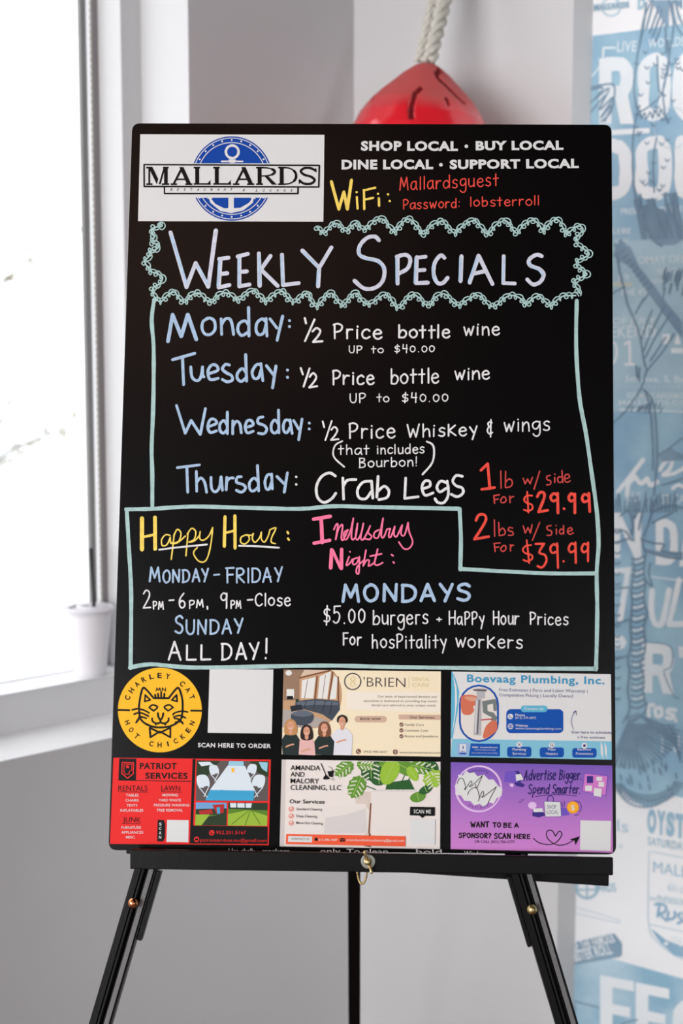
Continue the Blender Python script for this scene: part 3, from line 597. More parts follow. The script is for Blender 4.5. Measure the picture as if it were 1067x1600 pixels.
 ('chalk_lettering', 'white chalk lettering', None, '''
S|chalk_white|3|14|68 1657 69 1573
S|chalk_white|3|14|44 1625 98 1628
S|chalk_white|3|14|158 1633 130 1620 128 1595 156 1576 186 1590 189 1617 164 1634 150 1631
'''),
 ('chalk_lettering', 'white chalk lettering', None, '''
S|chalk_white|3|14|393 1658 367 1666 341 1653 347 1634 385 1625 394 1606 371 1591 337 1596
S|chalk_white|3|14|368 1682 360 1572
S|chalk_white|3|14|441 1684 441 1684 436 1631 436 1631 492 1634
S|chalk_white|3|14|483 1681 483 1681 481 1579
S|chalk_white|3|14|556 1667 532 1649 530 1612 557 1591 584 1611 585 1649 556 1667
S|chalk_white|3|14|631 1594 632 1593
S|chalk_white|3|14|703 1668 678 1650 677 1612 703 1592 731 1612 732 1649 703 1668
S|chalk_white|3|14|796 1673 771 1654 770 1617 796 1596 824 1617 825 1654 796 1673
'''),
 ('chalk_lettering', 'white chalk lettering', None, '''
S|chalk_white|3|23|-429 1346 -424 1168
S|chalk_white|3|23|-435 1332 -392 1349 -346 1322 -353 1272 -386 1247 -424 1243
S|chalk_white|3|23|-301 1288 -299 1174
S|chalk_white|3|23|-292 1242 -270 1281 -232 1281
S|chalk_white|3|23|-181 1281 -180 1174
S|chalk_white|3|23|-182 1318 -181 1313
S|chalk_white|3|23|-50 1267 -77 1287 -115 1267 -127 1224 -114 1183 -79 1173 -48 1192
S|chalk_white|3|23|-3 1235 69 1245 61 1279 31 1291 -1 1264 -6 1217 17 1180 51 1175 77 1197
'''),
 ('chalk_lettering', 'white chalk lettering', None, '''
S|chalk_white|3|21|296 1371 298 1188
S|chalk_white|3|21|299 1248 324 1293 367 1280 376 1232 351 1188 302 1186
S|chalk_white|3|21|454 1308 418 1280 414 1228 451 1190 491 1219 495 1276 461 1310 443 1304
S|chalk_white|3|21|565 1372 566 1197
S|chalk_white|3|21|536 1300 607 1306
S|chalk_white|3|21|677 1371 678 1195
S|chalk_white|3|21|636 1305 707 1311
S|chalk_white|3|21|756 1386 758 1199
S|chalk_white|3|21|805 1261 874 1273 867 1308 838 1320 807 1291 801 1243 824 1204 857 1200 882 1223
'''),
 ('chalk_lettering', 'white chalk lettering', None, '''
S|chalk_white|3|21|1089 1349 1089 1349 1117 1246 1117 1246 1147 1332 1147 1332 1173 1249 1173 1249 1206 1361
S|chalk_white|3|21|1254 1344 1255 1247
S|chalk_white|3|21|1256 1384 1257 1379
S|chalk_white|3|21|1308 1353 1308 1249
S|chalk_white|3|21|1315 1314 1349 1356 1381 1339 1390 1255
S|chalk_white|3|21|1433 1308 1504 1320 1497 1350 1467 1360 1435 1335 1430 1292 1452 1259 1486 1256 1512 1276
'''),
 ('chalk_lettering', 'white chalk lettering', None, '''
S|chalk_white|3|15|-214 1052 -211 969 -177 940 -143 966 -140 1055
S|chalk_white|3|15|-97 1054 -94 941
S|chalk_white|3|15|-102 1051 -66 1063 -29 1047 -35 1015 -62 998 -93 995
'''),
 ('chalk_lettering', 'white chalk lettering', None, '''
S|chalk_white|3|15|147 1055 148 956
S|chalk_white|3|15|118 1013 172 1016
S|chalk_white|3|15|234 1021 206 1006 203 976 231 955 262 971 265 1002 239 1022 225 1019
'''),
 ('chalk_lettering', 'white chalk lettering', None, '''
S|chalk_white|3|15|501 1044 471 1053 441 1038 448 1014 491 1004 501 980 475 963 437 970
S|chalk_white|3|15|474 1078 465 946
S|chalk_white|3|15|555 1074 555 1074 549 1011 549 1011 613 1014
S|chalk_white|3|15|603 1072 603 1072 601 950
S|chalk_white|3|15|689 1056 661 1034 659 989 689 964 721 988 722 1033 689 1056
S|chalk_white|3|15|770 965 771 963
S|chalk_white|3|15|853 1055 825 1033 823 989 853 964 884 988 886 1032 853 1055
S|chalk_white|3|15|963 1061 935 1040 934 995 964 970 995 994 996 1039 963 1061
'''),
 ('chalk_lettering', 'white chalk lettering', None, '''
S|chalk_white|3|21|-215 677 -210 492
S|chalk_white|3|21|-222 667 -174 684 -123 657 -131 605 -168 579 -210 574
S|chalk_white|3|21|-63 615 -62 496
S|chalk_white|3|21|-63 567 -38 608 3 609
S|chalk_white|3|21|56 607 58 496
S|chalk_white|3|21|57 651 58 646
S|chalk_white|3|21|200 599 171 619 129 597 115 553 130 510 168 500 203 521
S|chalk_white|3|21|257 565 336 575 328 610 294 623 259 594 253 546 279 508 316 503 345 526
'''),
 ('chalk_lettering', 'white chalk lettering', None, '''
S|chalk_white|3|20|499 670 499 670 537 513 537 513 571 616 571 616 607 516 607 516 645 677
S|chalk_white|3|20|695 678 698 517
S|chalk_white|3|20|699 575 732 617 767 606 777 523
S|chalk_white|3|20|827 622 827 526
S|chalk_white|3|20|832 661 833 656
S|chalk_white|3|20|962 624 929 635 898 614 909 589 953 575 960 547 929 529 890 538
S|chalk_white|3|20|1010 678 1011 533
S|chalk_white|3|20|1092 668 1092 668 1015 600 1015 600 1101 540
S|chalk_white|3|20|1148 590 1222 602 1214 632 1183 642 1150 616 1144 574 1167 542 1203 538 1230 559
S|chalk_white|3|20|1273 647 1273 647 1320 576
S|chalk_white|3|20|1360 661 1360 661 1305 491
'''),
 ('chalk_lettering', 'white chalk lettering', None, '''
S|chalk_white|3|19|1547 704 1521 715 1498 693 1509 659 1531 652 1531 652 1499 637 1493 589 1522 563 1553 582
S|chalk_white|3|19|1534 741 1530 526
'''),
 ('chalk_lettering', 'white chalk lettering', None, '''
S|chalk_white|3|18|1700 708 1700 708 1728 596 1728 596 1759 689 1759 689 1786 598 1786 598 1820 720
S|chalk_white|3|18|1873 711 1873 605
S|chalk_white|3|18|1870 750 1871 745
S|chalk_white|3|18|1927 713 1927 600
S|chalk_white|3|18|1931 667 1965 713 1998 695 2007 603
S|chalk_white|3|18|2132 715 2099 726 2057 702 2051 661 2076 631 2110 643 2133 683
S|chalk_white|3|18|2138 725 2140 585 2111 543 2073 548 2058 569
S|chalk_white|3|18|2256 718 2224 731 2193 709 2205 681 2247 665 2254 633 2224 614 2185 625
'''),
 ('chalk_lettering', 'white chalk lettering', None, '''
S|chalk_white|3|15|-323 400 -321 286
S|chalk_white|3|15|-353 358 -289 361
S|chalk_white|3|15|-251 409 -248 289
S|chalk_white|3|15|-250 334 -223 364 -193 355 -184 292
S|chalk_white|3|15|-77 358 -100 368 -136 353 -146 320 -132 295 -103 294 -79 324
S|chalk_white|3|15|-72 366 -72 366 -71 313 -60 289
S|chalk_white|3|15|-7 406 -6 293
S|chalk_white|3|15|-35 363 28 366
'''),
 ('chalk_lettering', 'white chalk lettering', None, '''
S|chalk_white|3|15|134 370 135 301
S|chalk_white|3|15|132 395 133 392
S|chalk_white|3|15|176 373 176 298
S|chalk_white|3|15|175 341 199 370 222 358 229 298
S|chalk_white|3|15|317 368 298 380 271 367 262 338 272 312 296 306 319 319
S|chalk_white|3|15|348 418 349 301
S|chalk_white|3|15|391 377 394 319 416 305 442 323 446 377
S|chalk_white|3|15|444 383 448 308
S|chalk_white|3|15|534 428 535 311
S|chalk_white|3|15|534 354 514 377 484 364 476 334 493 308 517 313 535 335
S|chalk_white|3|15|575 349 626 356 620 378 599 386 576 368 572 337 589 313 613 310 631 325
S|chalk_white|3|15|707 384 684 393 663 378 671 360 700 349 706 328 684 316 658 323
'''),
 ('chalk_lettering', 'white chalk lettering', None, '''
S|chalk_white|3|15|-87 241 -85 125
S|chalk_white|3|15|-90 242 -37 239 -31 209 -81 189 -81 189 -27 179 -21 144 -51 128 -91 125
S|chalk_white|3|15|54 207 24 189 22 157 52 133 84 152 87 187 60 208 45 204
S|chalk_white|3|15|125 211 128 153 152 139 182 157 186 211
S|chalk_white|3|15|183 214 188 140
S|chalk_white|3|15|221 216 221 142
S|chalk_white|3|15|224 185 241 211 271 213
S|chalk_white|3|15|306 255 307 142
S|chalk_white|3|15|308 182 328 210 363 202 370 172 350 145 310 143
S|chalk_white|3|15|439 220 409 203 407 170 437 147 469 165 472 200 445 221 430 217
S|chalk_white|3|15|510 221 510 147
S|chalk_white|3|15|513 193 539 223 564 211 572 151
S|chalk_white|3|15|614 269 613 187
S|chalk_white|3|15|613 158 613 156
'''),
 ('chalk_lettering', 'white chalk lettering', None, '''
S|chalk_white|3|24|742 460 825 401 815 205 691 48
'''),
 ('chalk_lettering', 'white chalk lettering', None, '''
S|chalk_white|3|33|54 -43 -44 -58 -108 -149 -92 -248 -6 -262 56 -177
S|chalk_white|3|33|63 -42 80 -255
S|chalk_white|3|33|143 18 130 -242
S|chalk_white|3|33|142 -170 218 -104 278 -160 255 -244 154 -272
S|chalk_white|3|33|484 1 484 1 474 -254 474 -254 640 -231
S|chalk_white|3|33|704 -129 781 -98 780 -38 721 -36 686 -111 722 -212 823 -181
S|chalk_white|3|33|988 -54 914 -34 870 -109 906 -168 982 -123
S|chalk_white|3|33|997 -33 1012 -197 959 -299 883 -300 847 -253
S|chalk_white|3|33|1183 29 1106 37 1065 -32 1106 -89 1183 -118 1190 -181 1122 -226 1048 -197
S|chalk_white|3|34|-386 17 -460 56 -558 6 -617 -114 -603 -249 -524 -315 -431 -270 -378 -198
S|chalk_white|3|34|-293 -7 -280 -271
S|chalk_white|3|34|-286 -110 -238 -36 -131 -25
'''),
 ('chalk_lettering', 'bright red chalk lettering', None, '''
S|chalk_red|3|34|1412 107 1495 189 1495 189 1522 -122
S|chalk_red|3|34|1422 -131 1580 -107
S|chalk_red|3|34|2354 -194 2305 -174 2269 -221 2296 -267 2348 -250
S|chalk_red|3|34|2356 -169 2359 -415
S|chalk_red|3|34|2433 -360 2435 -362
S|chalk_red|3|34|2563 -202 2523 -172 2493 -218 2513 -268 2567 -244
S|chalk_red|3|34|2567 -177 2566 -412
S|chalk_red|3|34|2732 -200 2686 -180 2656 -223 2676 -273 2732 -256
S|chalk_red|3|34|2738 -166 2749 -394
S|chalk_red|3|34|2106 -216 2135 -164 2185 -167 2189 -232 2121 -405 2121 -405 2234 -382
S|chalk_red|3|34|1353 -518 1385 -453 1449 -444 1477 -500 1429 -601 1334 -750 1334 -750 1509 -716
S|chalk_red|3|28|2084 -800 2084 -800 2188 -797 2188 -797 2128 -905 2199 -936 2215 -1012 2163 -1088 2108 -1073
S|chalk_red|3|28|2352 -825 2302 -802 2263 -852 2286 -908 2346 -891
S|chalk_red|3|28|2348 -791 2357 -1090
S|chalk_red|3|28|2424 -1010 2426 -1012
S|chalk_red|3|28|2570 -813 2524 -789 2489 -849 2512 -899 2570 -869
S|chalk_red|3|28|2570 -779 2575 -1028
S|chalk_red|3|28|2718 -811 2679 -791 2647 -848 2670 -897 2718 -871
S|chalk_red|3|28|2725 -777 2723 -1006
S|chalk_red|3|22|2042 -203 1976 -204 1942 -254 1976 -294 2036 -314 2046 -364 1996 -394 1942 -379
S|chalk_red|3|22|1982 -157 1996 -414
S|chalk_red|3|22|2029 -815 1965 -825 1926 -876 1965 -919 2035 -938 2040 -984 1985 -1015 1935 -999
S|chalk_red|3|22|1975 -755 2005 -1038
S|chalk_dull_red|3|17|1657 100 1661 -116
S|chalk_dull_red|3|17|1717 96 1713 -102
S|chalk_dull_red|3|17|1713 -45 1757 2 1797 -26 1787 -85 1723 -107
S|chalk_dull_red|3|17|1933 12 1933 12 1956 -57 1956 -57 1986 4 1986 4 2018 -56 2018 -56 2046 25
S|chalk_dull_red|3|17|2136 103 2066 -124
S|chalk_dull_red|3|17|2266 51 2226 39 2226 0 2269 -19 2265 -60 2221 -66
S|chalk_dull_red|3|17|2321 28 2321 -37
S|chalk_dull_red|3|17|2319 68 2321 66
S|chalk_dull_red|3|17|2409 113 2419 -36
S|chalk_dull_red|3|17|2409 29 2369 32 2355 -8 2381 -38 2415 -20
S|chalk_dull_red|3|17|2445 9 2501 30 2485 66 2449 53 2441 -7 2474 -33 2510 -13
S|chalk_dull_red|3|17|1572 -208 1572 -208 1580 -304
S|chalk_dull_red|3|17|1572 -208 1640 -197
S|chalk_dull_red|3|17|1578 -258 1624 -250
S|chalk_dull_red|3|17|1687 -221 1659 -253 1663 -289 1695 -293 1723 -265 1707 -224 1683 -221
S|chalk_dull_red|3|17|1767 -212 1771 -292
S|chalk_dull_red|3|17|1771 -248 1795 -220 1815 -219
S|chalk_dull_red|3|17|1578 -509 1582 -710
S|chalk_dull_red|3|17|1632 -539 1638 -699
S|chalk_dull_red|3|17|1638 -649 1678 -610 1711 -648 1698 -690 1640 -703
S|chalk_dull_red|3|17|1803 -609 1763 -601 1751 -638 1803 -657 1803 -693 1751 -698
S|chalk_dull_red|3|17|1932 -580 1932 -580 1958 -667 1958 -667 1990 -599 1990 -599 2021 -667 2021 -667 2041 -562
S|chalk_dull_red|3|17|2135 -533 2045 -755
S|chalk_dull_red|3|17|2273 -572 2228 -582 2228 -620 2279 -642 2273 -688 2224 -693
S|chalk_dull_red|3|17|2337 -615 2339 -675
S|chalk_dull_red|3|17|2335 -571 2337 -573
S|chalk_dull_red|3|17|2426 -570 2426 -674
S|chalk_dull_red|3|17|2422 -620 2392 -615 2376 -647 2392 -675 2422 -660
S|chalk_dull_red|3|17|2478 -642 2531 -625 2517 -597 2486 -606 2476 -650 2505 -676 2547 -659
S|chalk_dull_red|3|17|1578 -800 1578 -800 1588 -899
S|chalk_dull_red|3|17|1573 -800 1648 -793
S|chalk_dull_red|3|17|1582 -850 1632 -843
S|chalk_dull_red|3|17|1692 -822 1660 -855 1664 -887 1692 -894 1719 -870 1715 -830 1692 -822
S|chalk_dull_red|3|17|1775 -813 1777 -893
S|chalk_dull_red|3|17|1777 -847 1797 -817 1815 -821
'''),
 ('chalk_lettering', 'yellow chalk lettering', None, '''
S|chalk_yellow|3|49|-2770 -534 -2759 -923
S|chalk_yellow|3|49|-2609 -524 -2596 -912
S|chalk_yellow|3|33|-2761 -771 -2601 -734
S|chalk_yellow|3|38|-1742 -505 -1743 -872
S|chalk_yellow|3|38|-1620 -491 -1609 -892
S|chalk_yellow|3|27|-1742 -707 -1616 -676
S|chalk_yellow|3|18|-2416 -745 -2472 -737 -2519 -798 -2508 -871 -2451 -857 -2413 -767 -2413 -767 -2407 -841 -2376 -825
S|chalk_yellow|3|18|-2365 -729 -2393 -1041
S|chalk_yellow|3|18|-2371 -751 -2329 -668 -2281 -717 -2305 -811 -2369 -843 -2314 -829 -2227 -750
S|chalk_yellow|3|18|-2194 -705 -2214 -995
S|chalk_yellow|3|18|-2205 -727 -2151 -653 -2099 -697 -2119 -793 -2185 -823 -2114 -809 -2049 -737
S|chalk_yellow|3|18|-2045 -692 -2048 -777 -2003 -799 -1937 -747 -1891 -641 -1891 -641 -1912 -869 -1964 -1048 -2052 -1060 -2121 -961 -2078 -893
S|chalk_yellow|3|18|-1488 -731 -1537 -758 -1540 -820 -1486 -838 -1436 -786 -1453 -730 -1488 -731 -1404 -730 -1387 -703 -1399 -774 -1362 -818 -1304 -751 -1289 -684 -1288 -773 -1247 -813 -1204 -739 -1183 -660 -1183 -660 -1110 -637 -1159 -754 -1162 -816 -1113 -831
S|chalk_yellow|3|27|-967 -685 -956 -703
S|chalk_yellow|3|27|-959 -765 -948 -783
'''),
 ('chalk_underline', 'white chalk line', None, '''
S|chalk_white|4|22|-2545 -923 -2312 -891 -1957 -852
'''),
 ('chalk_underline', 'white chalk line', None, '''
S|chalk_white|4|22|-1561 -863 -1335 -867 -1068 -882
'''),
 ('chalk_lettering', 'pale blue chalk lettering', None, '''
S|chalk_blue|3|24|-2652 -1317 -2652 -1317 -2638 -1143 -2638 -1143 -2592 -1271 -2592 -1271 -2553 -1142 -2553 -1142 -2529 -1315
'''),
 ('chalk_lettering', 'pale blue chalk lettering', None, '''
S|chalk_blue|3|23|-2448 -1177 -2481 -1210 -2484 -1278 -2453 -1328 -2414 -1305 -2405 -1236 -2426 -1185 -2454 -1177
S|chalk_blue|3|23|-2366 -1324 -2366 -1324 -2367 -1170 -2367 -1170 -2293 -1317 -2293 -1317 -2291 -1166
S|chalk_blue|3|23|-2243 -1171 -2239 -1315
S|chalk_blue|3|23|-2253 -1171 -2200 -1174 -2168 -1216 -2172 -1278 -2203 -1313 -2247 -1322
S|chalk_blue|3|23|-2124 -1313 -2124 -1313 -2086 -1157 -2086 -1157 -2039 -1308
S|chalk_blue|3|23|-2115 -1260 -2058 -1254
S|chalk_blue|3|23|-2012 -1157 -2012 -1157 -1971 -1232
S|chalk_blue|3|23|-1936 -1150 -1936 -1150 -1979 -1310
'''),
 ('chalk_lettering', 'pale blue chalk lettering', None, '''
S|chalk_blue|3|23|-1860 -1227 -1797 -1221
'''),
 ('chalk_lettering', 'pale blue chalk lettering', None, '''
S|chalk_blue|3|23|-1700 -1142 -1694 -1319
S|chalk_blue|3|23|-1715 -1141 -1619 -1136
S|chalk_blue|3|23|-1702 -1224 -1629 -1220
'''),
 ('chalk_lettering', 'pale blue chalk lettering', None, '''
S|chalk_blue|3|23|-1582 -1144 -1578 -1318
S|chalk_blue|3|23|-1580 -1150 -1532 -1142 -1497 -1172 -1512 -1215 -1570 -1233 -1570 -1233 -1489 -1315
S|chalk_blue|3|23|-1441 -1142 -1437 -1315
S|chalk_blue|3|23|-1390 -1147 -1387 -1310
S|chalk_blue|3|23|-1393 -1141 -1332 -1146 -1295 -1194 -1301 -1264 -1336 -1303 -1388 -1311
S|chalk_blue|3|23|-1256 -1308 -1256 -1308 -1211 -1133 -1211 -1133 -1158 -1305
S|chalk_blue|3|23|-1234 -1246 -1168 -1240
S|chalk_blue|3|23|-1113 -1133 -1113 -1133 -1067 -1219
S|chalk_blue|3|23|-1026 -1120 -1026 -1120 -1076 -1298
'''),
 ('chalk_lettering', 'pale blue chalk lettering', None, '''
S|chalk_blue|3|25|-2236 -1762 -2269 -1735 -2312 -1763 -2307 -1814 -2248 -1851 -2234 -1906 -2267 -1947 -2319 -1924
'''),
 ('chalk_lettering', 'pale blue chalk lettering', None, '''
S|chalk_blue|3|24|-2185 -1787 -2180 -1915 -2136 -1958 -2094 -1918 -2092 -1784
S|chalk_blue|3|24|-2040 -1956 -2040 -1956 -2041 -1784 -2041 -1784 -1950 -1950 -1950 -1950 -1946 -1781
S|chalk_blue|3|24|-1891 -1781 -1887 -1943
S|chalk_blue|3|24|-1897 -1783 -1831 -1787 -1791 -1834 -1798 -1903 -1835 -1942 -1891 -1951
S|chalk_blue|3|24|-1742 -1946 -1742 -1946 -1694 -1772 -1694 -1772 -1636 -1942
S|chalk_blue|3|24|-1728 -1885 -1657 -1879
S|chalk_blue|3|24|-1596 -1766 -1596 -1766 -1546 -1850
S|chalk_blue|3|24|-1498 -1757 -1498 -1757 -1552 -1935
'''),
 ('chalk_lettering', 'pale blue chalk lettering', None, '''
S|chalk_blue|3|39|-271 -1534 -271 -1534 -244 -1332 -244 -1332 -176 -1480 -176 -1480 -112 -1330 -112 -1330 -80 -1531
S|chalk_blue|3|39|68 -1326 3 -1367 -5 -1456 52 -1524 129 -1494 149 -1405 109 -1338 56 -1326
S|chalk_blue|3|39|231 -1522 231 -1522 235 -1321 235 -1321 371 -1516 371 -1516 381 -1319
S|chalk_blue|3|39|458 -1324 459 -1513
S|chalk_blue|3|39|452 -1328 553 -1335 613 -1391 602 -1471 543 -1516 456 -1526
S|chalk_blue|3|39|684 -1514 684 -1514 763 -1312 763 -1312 848 -1512
S|chalk_blue|3|39|714 -1453 823 -1447
S|chalk_blue|3|39|916 -1309 916 -1309 991 -1408
S|chalk_blue|3|39|1065 -1309 1065 -1309 977 -1515
S|chalk_blue|3|39|1274 -1328 1221 -1303 1149 -1330 1155 -1378 1251 -1413 1272 -1465 1215 -1504 1132 -1483
'''),
 ('chalk_lettering', 'white chalk lettering', None, '''
S|chalk_white|3|19|-2724 -1469 -2691 -1424 -2653 -1452 -2658 -1518 -2721 -1643 -2721 -1643 -2633 -1635
'''),
 ('chalk_lettering', 'white chalk lettering', None, '''
S|chalk_white|3|16|-2599 -1561 -2595 -1654
S|chalk_white|3|16|-2603 -1570 -2582 -1561 -2560 -1575 -2563 -1601 -2579 -1614 -2597 -1616
S|chalk_white|3|16|-2533 -1656 -2533 -1656 -2526 -1563 -2526 -1563 -2504 -1632 -2504 -1632 -2486 -1563 -2486 -1563 -2475 -1655
'''),
 ('chalk_lettering', 'white chalk lettering', None, '''
S|chalk_white|3|19|-2406 -1546 -2349 -1541
'''),
 ('chalk_lettering', 'white chalk lettering', None, '''
S|chalk_white|3|19|-2228 -1457 -2270 -1519 -2280 -1584 -2257 -1633 -2220 -1623 -2213 -1576 -2246 -1548 -2275 -1577
'''),
 ('chalk_lettering', 'white chalk lettering', None, '''
S|chalk_white|3|16|-2154 -1550 -2150 -1642
S|chalk_white|3|16|-2157 -1555 -2128 -1544 -2098 -1554 -2102 -1581 -2124 -1596 -2150 -1601
S|chalk_white|3|16|-2067 -1632 -2067 -1632 -2056 -1538 -2056 -1538 -2027 -1603 -2027 -1603 -2001 -1531 -2001 -1531 -1987 -1623
S|chalk_white|3|20|-1935 -1617 -1932 -1647
'''),
 ('chalk_lettering', 'white chalk lettering', None, '''
S|chalk_white|3|19|-1698 -1473 -1736 -1448 -1769 -1485 -1756 -1532 -1719 -1531 -1696 -1484
S|chalk_white|3|19|-1700 -1452 -1698 -1635
'''),
 ('chalk_lettering', 'white chalk lettering', None, '''
S|chalk_white|3|16|-1645 -1544 -1642 -1637
S|chalk_white|3|16|-1644 -1547 -1624 -1538 -1602 -1552 -1605 -1578 -1621 -1591 -1638 -1593
S|chalk_white|3|16|-1580 -1634 -1580 -1634 -1573 -1541 -1573 -1541 -1552 -1610 -1552 -1610 -1534 -1541 -1534 -1541 -1523 -1633
'''),
 ('chalk_lettering', 'white chalk lettering', None, '''
S|chalk_white|3|19|-1443 -1530 -1379 -1525
'''),
 ('chalk_lettering', 'white chalk lettering', None, '''
S|chalk_white|3|18|-1266 -1471 -1293 -1450 -1332 -1475 -1345 -1533 -1327 -1586 -1291 -1599 -1261 -1576
S|chalk_white|3|18|-1224 -1448 -1222 -1598
S|chalk_white|3|18|-1150 -1499 -1179 -1520 -1182 -1562 -1151 -1593 -1118 -1570 -1116 -1525 -1144 -1497 -1159 -1502
S|chalk_white|3|18|-1020 -1510 -1046 -1498 -1070 -1517 -1061 -1541 -1027 -1555 -1021 -1582 -1045 -1597 -1075 -1587
S|chalk_white|3|18|-982 -1544 -924 -1535 -931 -1506 -955 -1496 -981 -1520 -984 -1559 -966 -1590 -938 -1594 -918 -1575
'''),
 ('chalk_lettering', 'white chalk lettering', None, '''
S|chalk_white|3|25|-2392 -2270 -2392 -2270 -2327 -2052 -2327 -2052 -2247 -2272
S|chalk_white|3|25|-2370 -2186 -2272 -2183
'''),
 ('chalk_lettering', 'white chalk lettering', None, '''
S|chalk_white|3|25|-2172 -2094 -2172 -2094 -2170 -2270 -2170 -2270 -2059 -2267
S|chalk_white|3|25|-1995 -2089 -1995 -2089 -1994 -2265 -1994 -2265 -1882 -2262
'''),
 ('chalk_lettering', 'white chalk lettering', None, '''
S|chalk_white|3|25|-1738 -2071 -1734 -2257
S|chalk_white|3|25|-1749 -2071 -1674 -2077 -1629 -2131 -1636 -2210 -1679 -2254 -1742 -2264
S|chalk_white|3|25|-1566 -2256 -1566 -2256 -1511 -2057 -1511 -2057 -1445 -2252
S|chalk_white|3|25|-1555 -2195 -1474 -2189
S|chalk_white|3|25|-1405 -2062 -1405 -2062 -1348 -2158
S|chalk_white|3|25|-1296 -2050 -1296 -2050 -1358 -2253
'''),
 ('chalk_lettering', 'white chalk lettering', None, '''
S|chalk_white|3|25|-1200 -2000 -1199 -2172
S|chalk_white|3|25|-1207 -2235 -1206 -2240
'''),
 ('chalk_lettering', 'white chalk lettering', None, '''
S|chalk_white|3|18|-433 -1642 -464 -1626 -496 -1651 -488 -1694 -442 -1714 -431 -1756 -459 -1786 -499 -1774
S|chalk_white|3|18|-463 -1588 -470 -1825
S|chalk_white|3|18|-375 -1597 -375 -1597 -378 -1678 -378 -1678 -340 -1664 -311 -1702 -321 -1770 -355 -1800 -385 -1779
S|chalk_white|3|18|-377 -1596 -304 -1591
S|chalk_white|3|18|-252 -1798 -250 -1802
S|chalk_white|3|18|-164 -1629 -193 -1667 -194 -1748 -162 -1794 -129 -1751 -128 -1670 -164 -1629
S|chalk_white|3|18|-43 -1625 -72 -1663 -73 -1743 -41 -1789 -8 -1746 -7 -1666 -43 -1625
'''),
 ('chalk_lettering', 'white chalk lettering', None, '''
S|chalk_white|3|17|104 -1640 105 -1813
S|chalk_white|3|17|111 -1751 133 -1708 169 -1721 178 -1766 156 -1807 113 -1808
S|chalk_white|3|17|213 -1693 218 -1781 243 -1803 274 -1776 278 -1695
S|chalk_white|3|17|278 -1697 283 -1809
S|chalk_white|3|17|318 -1697 319 -1809
S|chalk_white|3|17|315 -1737 334 -1698 365 -1697
S|chalk_white|3|17|470 -1700 443 -1688 408 -1710 404 -1751 425 -1782 453 -1771 472 -1732
S|chalk_white|3|17|475 -1690 478 -1829 454 -1870 423 -1864 410 -1843
S|chalk_white|3|17|516 -1743 576 -1733 570 -1700 544 -1688 518 -1715 513 -1761 533 -1797 561 -1802 583 -1780
S|chalk_white|3|17|624 -1688 625 -1800
S|chalk_white|3|17|619 -1728 638 -1689 669 -1688
S|chalk_white|3|17|766 -1690 739 -1676 714 -1698 723 -1726 758 -1743 765 -1774 739 -1792 708 -1781
'''),
 ('chalk_lettering', 'white chalk lettering', None, '''
S|chalk_white|3|16|907 -1719 907 -1761
S|chalk_white|3|16|879 -1741 935 -1740
'''),
 ('chalk_lettering', 'white chalk lettering', None, '''
S|chalk_white|3|17|1031 -1638 1032 -1799
S|chalk_white|3|17|1100 -1633 1099 -1794
S|chalk_white|3|17|1032 -1721 1094 -1714
'''),
 ('chalk_lettering', 'white chalk lettering', None, '''
S|chalk_white|3|17|1181 -1713 1163 -1701 1135 -1720 1128 -1760 1138 -1790 1161 -1791 1180 -1754
S|chalk_white|3|17|1182 -1707 1182 -1707 1182 -1772 1191 -1801
S|chalk_white|3|17|1223 -1654 1225 -1801
S|chalk_white|3|17|1216 -1656 1246 -1642 1276 -1663 1271 -1705 1248 -1726 1223 -1730
S|chalk_white|3|17|1311 -1650 1312 -1797
S|chalk_white|3|17|1306 -1655 1336 -1641 1366 -1662 1361 -1704 1338 -1725 1313 -1728
S|chalk_white|3|17|1398 -1699 1398 -1699 1429 -1766
S|chalk_white|3|17|1454 -1692 1454 -1692 1419 -1846
'''),
 ('chalk_lettering', 'white chalk lettering', None, '''
S|chalk_white|3|17|1570 -1629 1570 -1791
S|chalk_white|3|17|1633 -1633 1632 -1795
S|chalk_white|3|17|1572 -1711 1629 -1703
S|chalk_white|3|17|1689 -1689 1664 -1712 1662 -1757 1687 -1791 1714 -1766 1717 -1717 1694 -1687 1682 -1692
S|chalk_white|3|17|1753 -1687 1756 -1768 1776 -1788 1801 -1763 1804 -1689
S|chalk_white|3|17|1805 -1686 1809 -1789
S|chalk_white|3|17|1833 -1686 1832 -1789
S|chalk_white|3|17|1837 -1728 1852 -1692 1877 -1691
'''),
 ('chalk_lettering', 'white chalk lettering', None, '''
S|chalk_white|3|17|2020 -1638 2021 -1786
S|chalk_white|3|17|2012 -1653 2045 -1640 2078 -1662 2072 -1703 2047 -1724 2019 -1727
S|chalk_white|3|17|2112 -1691 2112 -1786
S|chalk_white|3|17|2113 -1731 2130 -1699 2158 -1699
S|chalk_white|3|17|2197 -1699 2197 -1787
S|chalk_white|3|17|2199 -1662 2200 -1667
S|chalk_white|3|17|2293 -1710 2273 -1694 2245 -1710 2236 -1745 2245 -1779 2270 -1788 2294 -1772
S|chalk_white|3|17|2329 -1741 2382 -1734 2376 -1706 2354 -1695 2330 -1718 2326 -1756 2343 -1787 2368 -1791 2387 -1773
S|chalk_white|3|17|2474 -1700 2450 -1688 2428 -1706 2436 -1730 2467 -1744 2472 -1771 2450 -1786 2422 -1775
'''),
 ('chalk_lettering', 'white chalk lettering', None, '''
S|chalk_white|3|18|-260 -1922 -257 -2066
S|chalk_white|3|18|-263 -1922 -206 -1919
S|chalk_white|3|18|-255 -1987 -212 -1984
S|chalk_white|3|18|-150 -1968 -175 -1989 -177 -2030 -151 -2060 -124 -2038 -122 -1994 -145 -1966 -158 -1971
S|chalk_white|3|18|-86 -1970 -85 -2065
S|chalk_white|3|18|-83 -2005 -68 -1973 -43 -1972
'''),
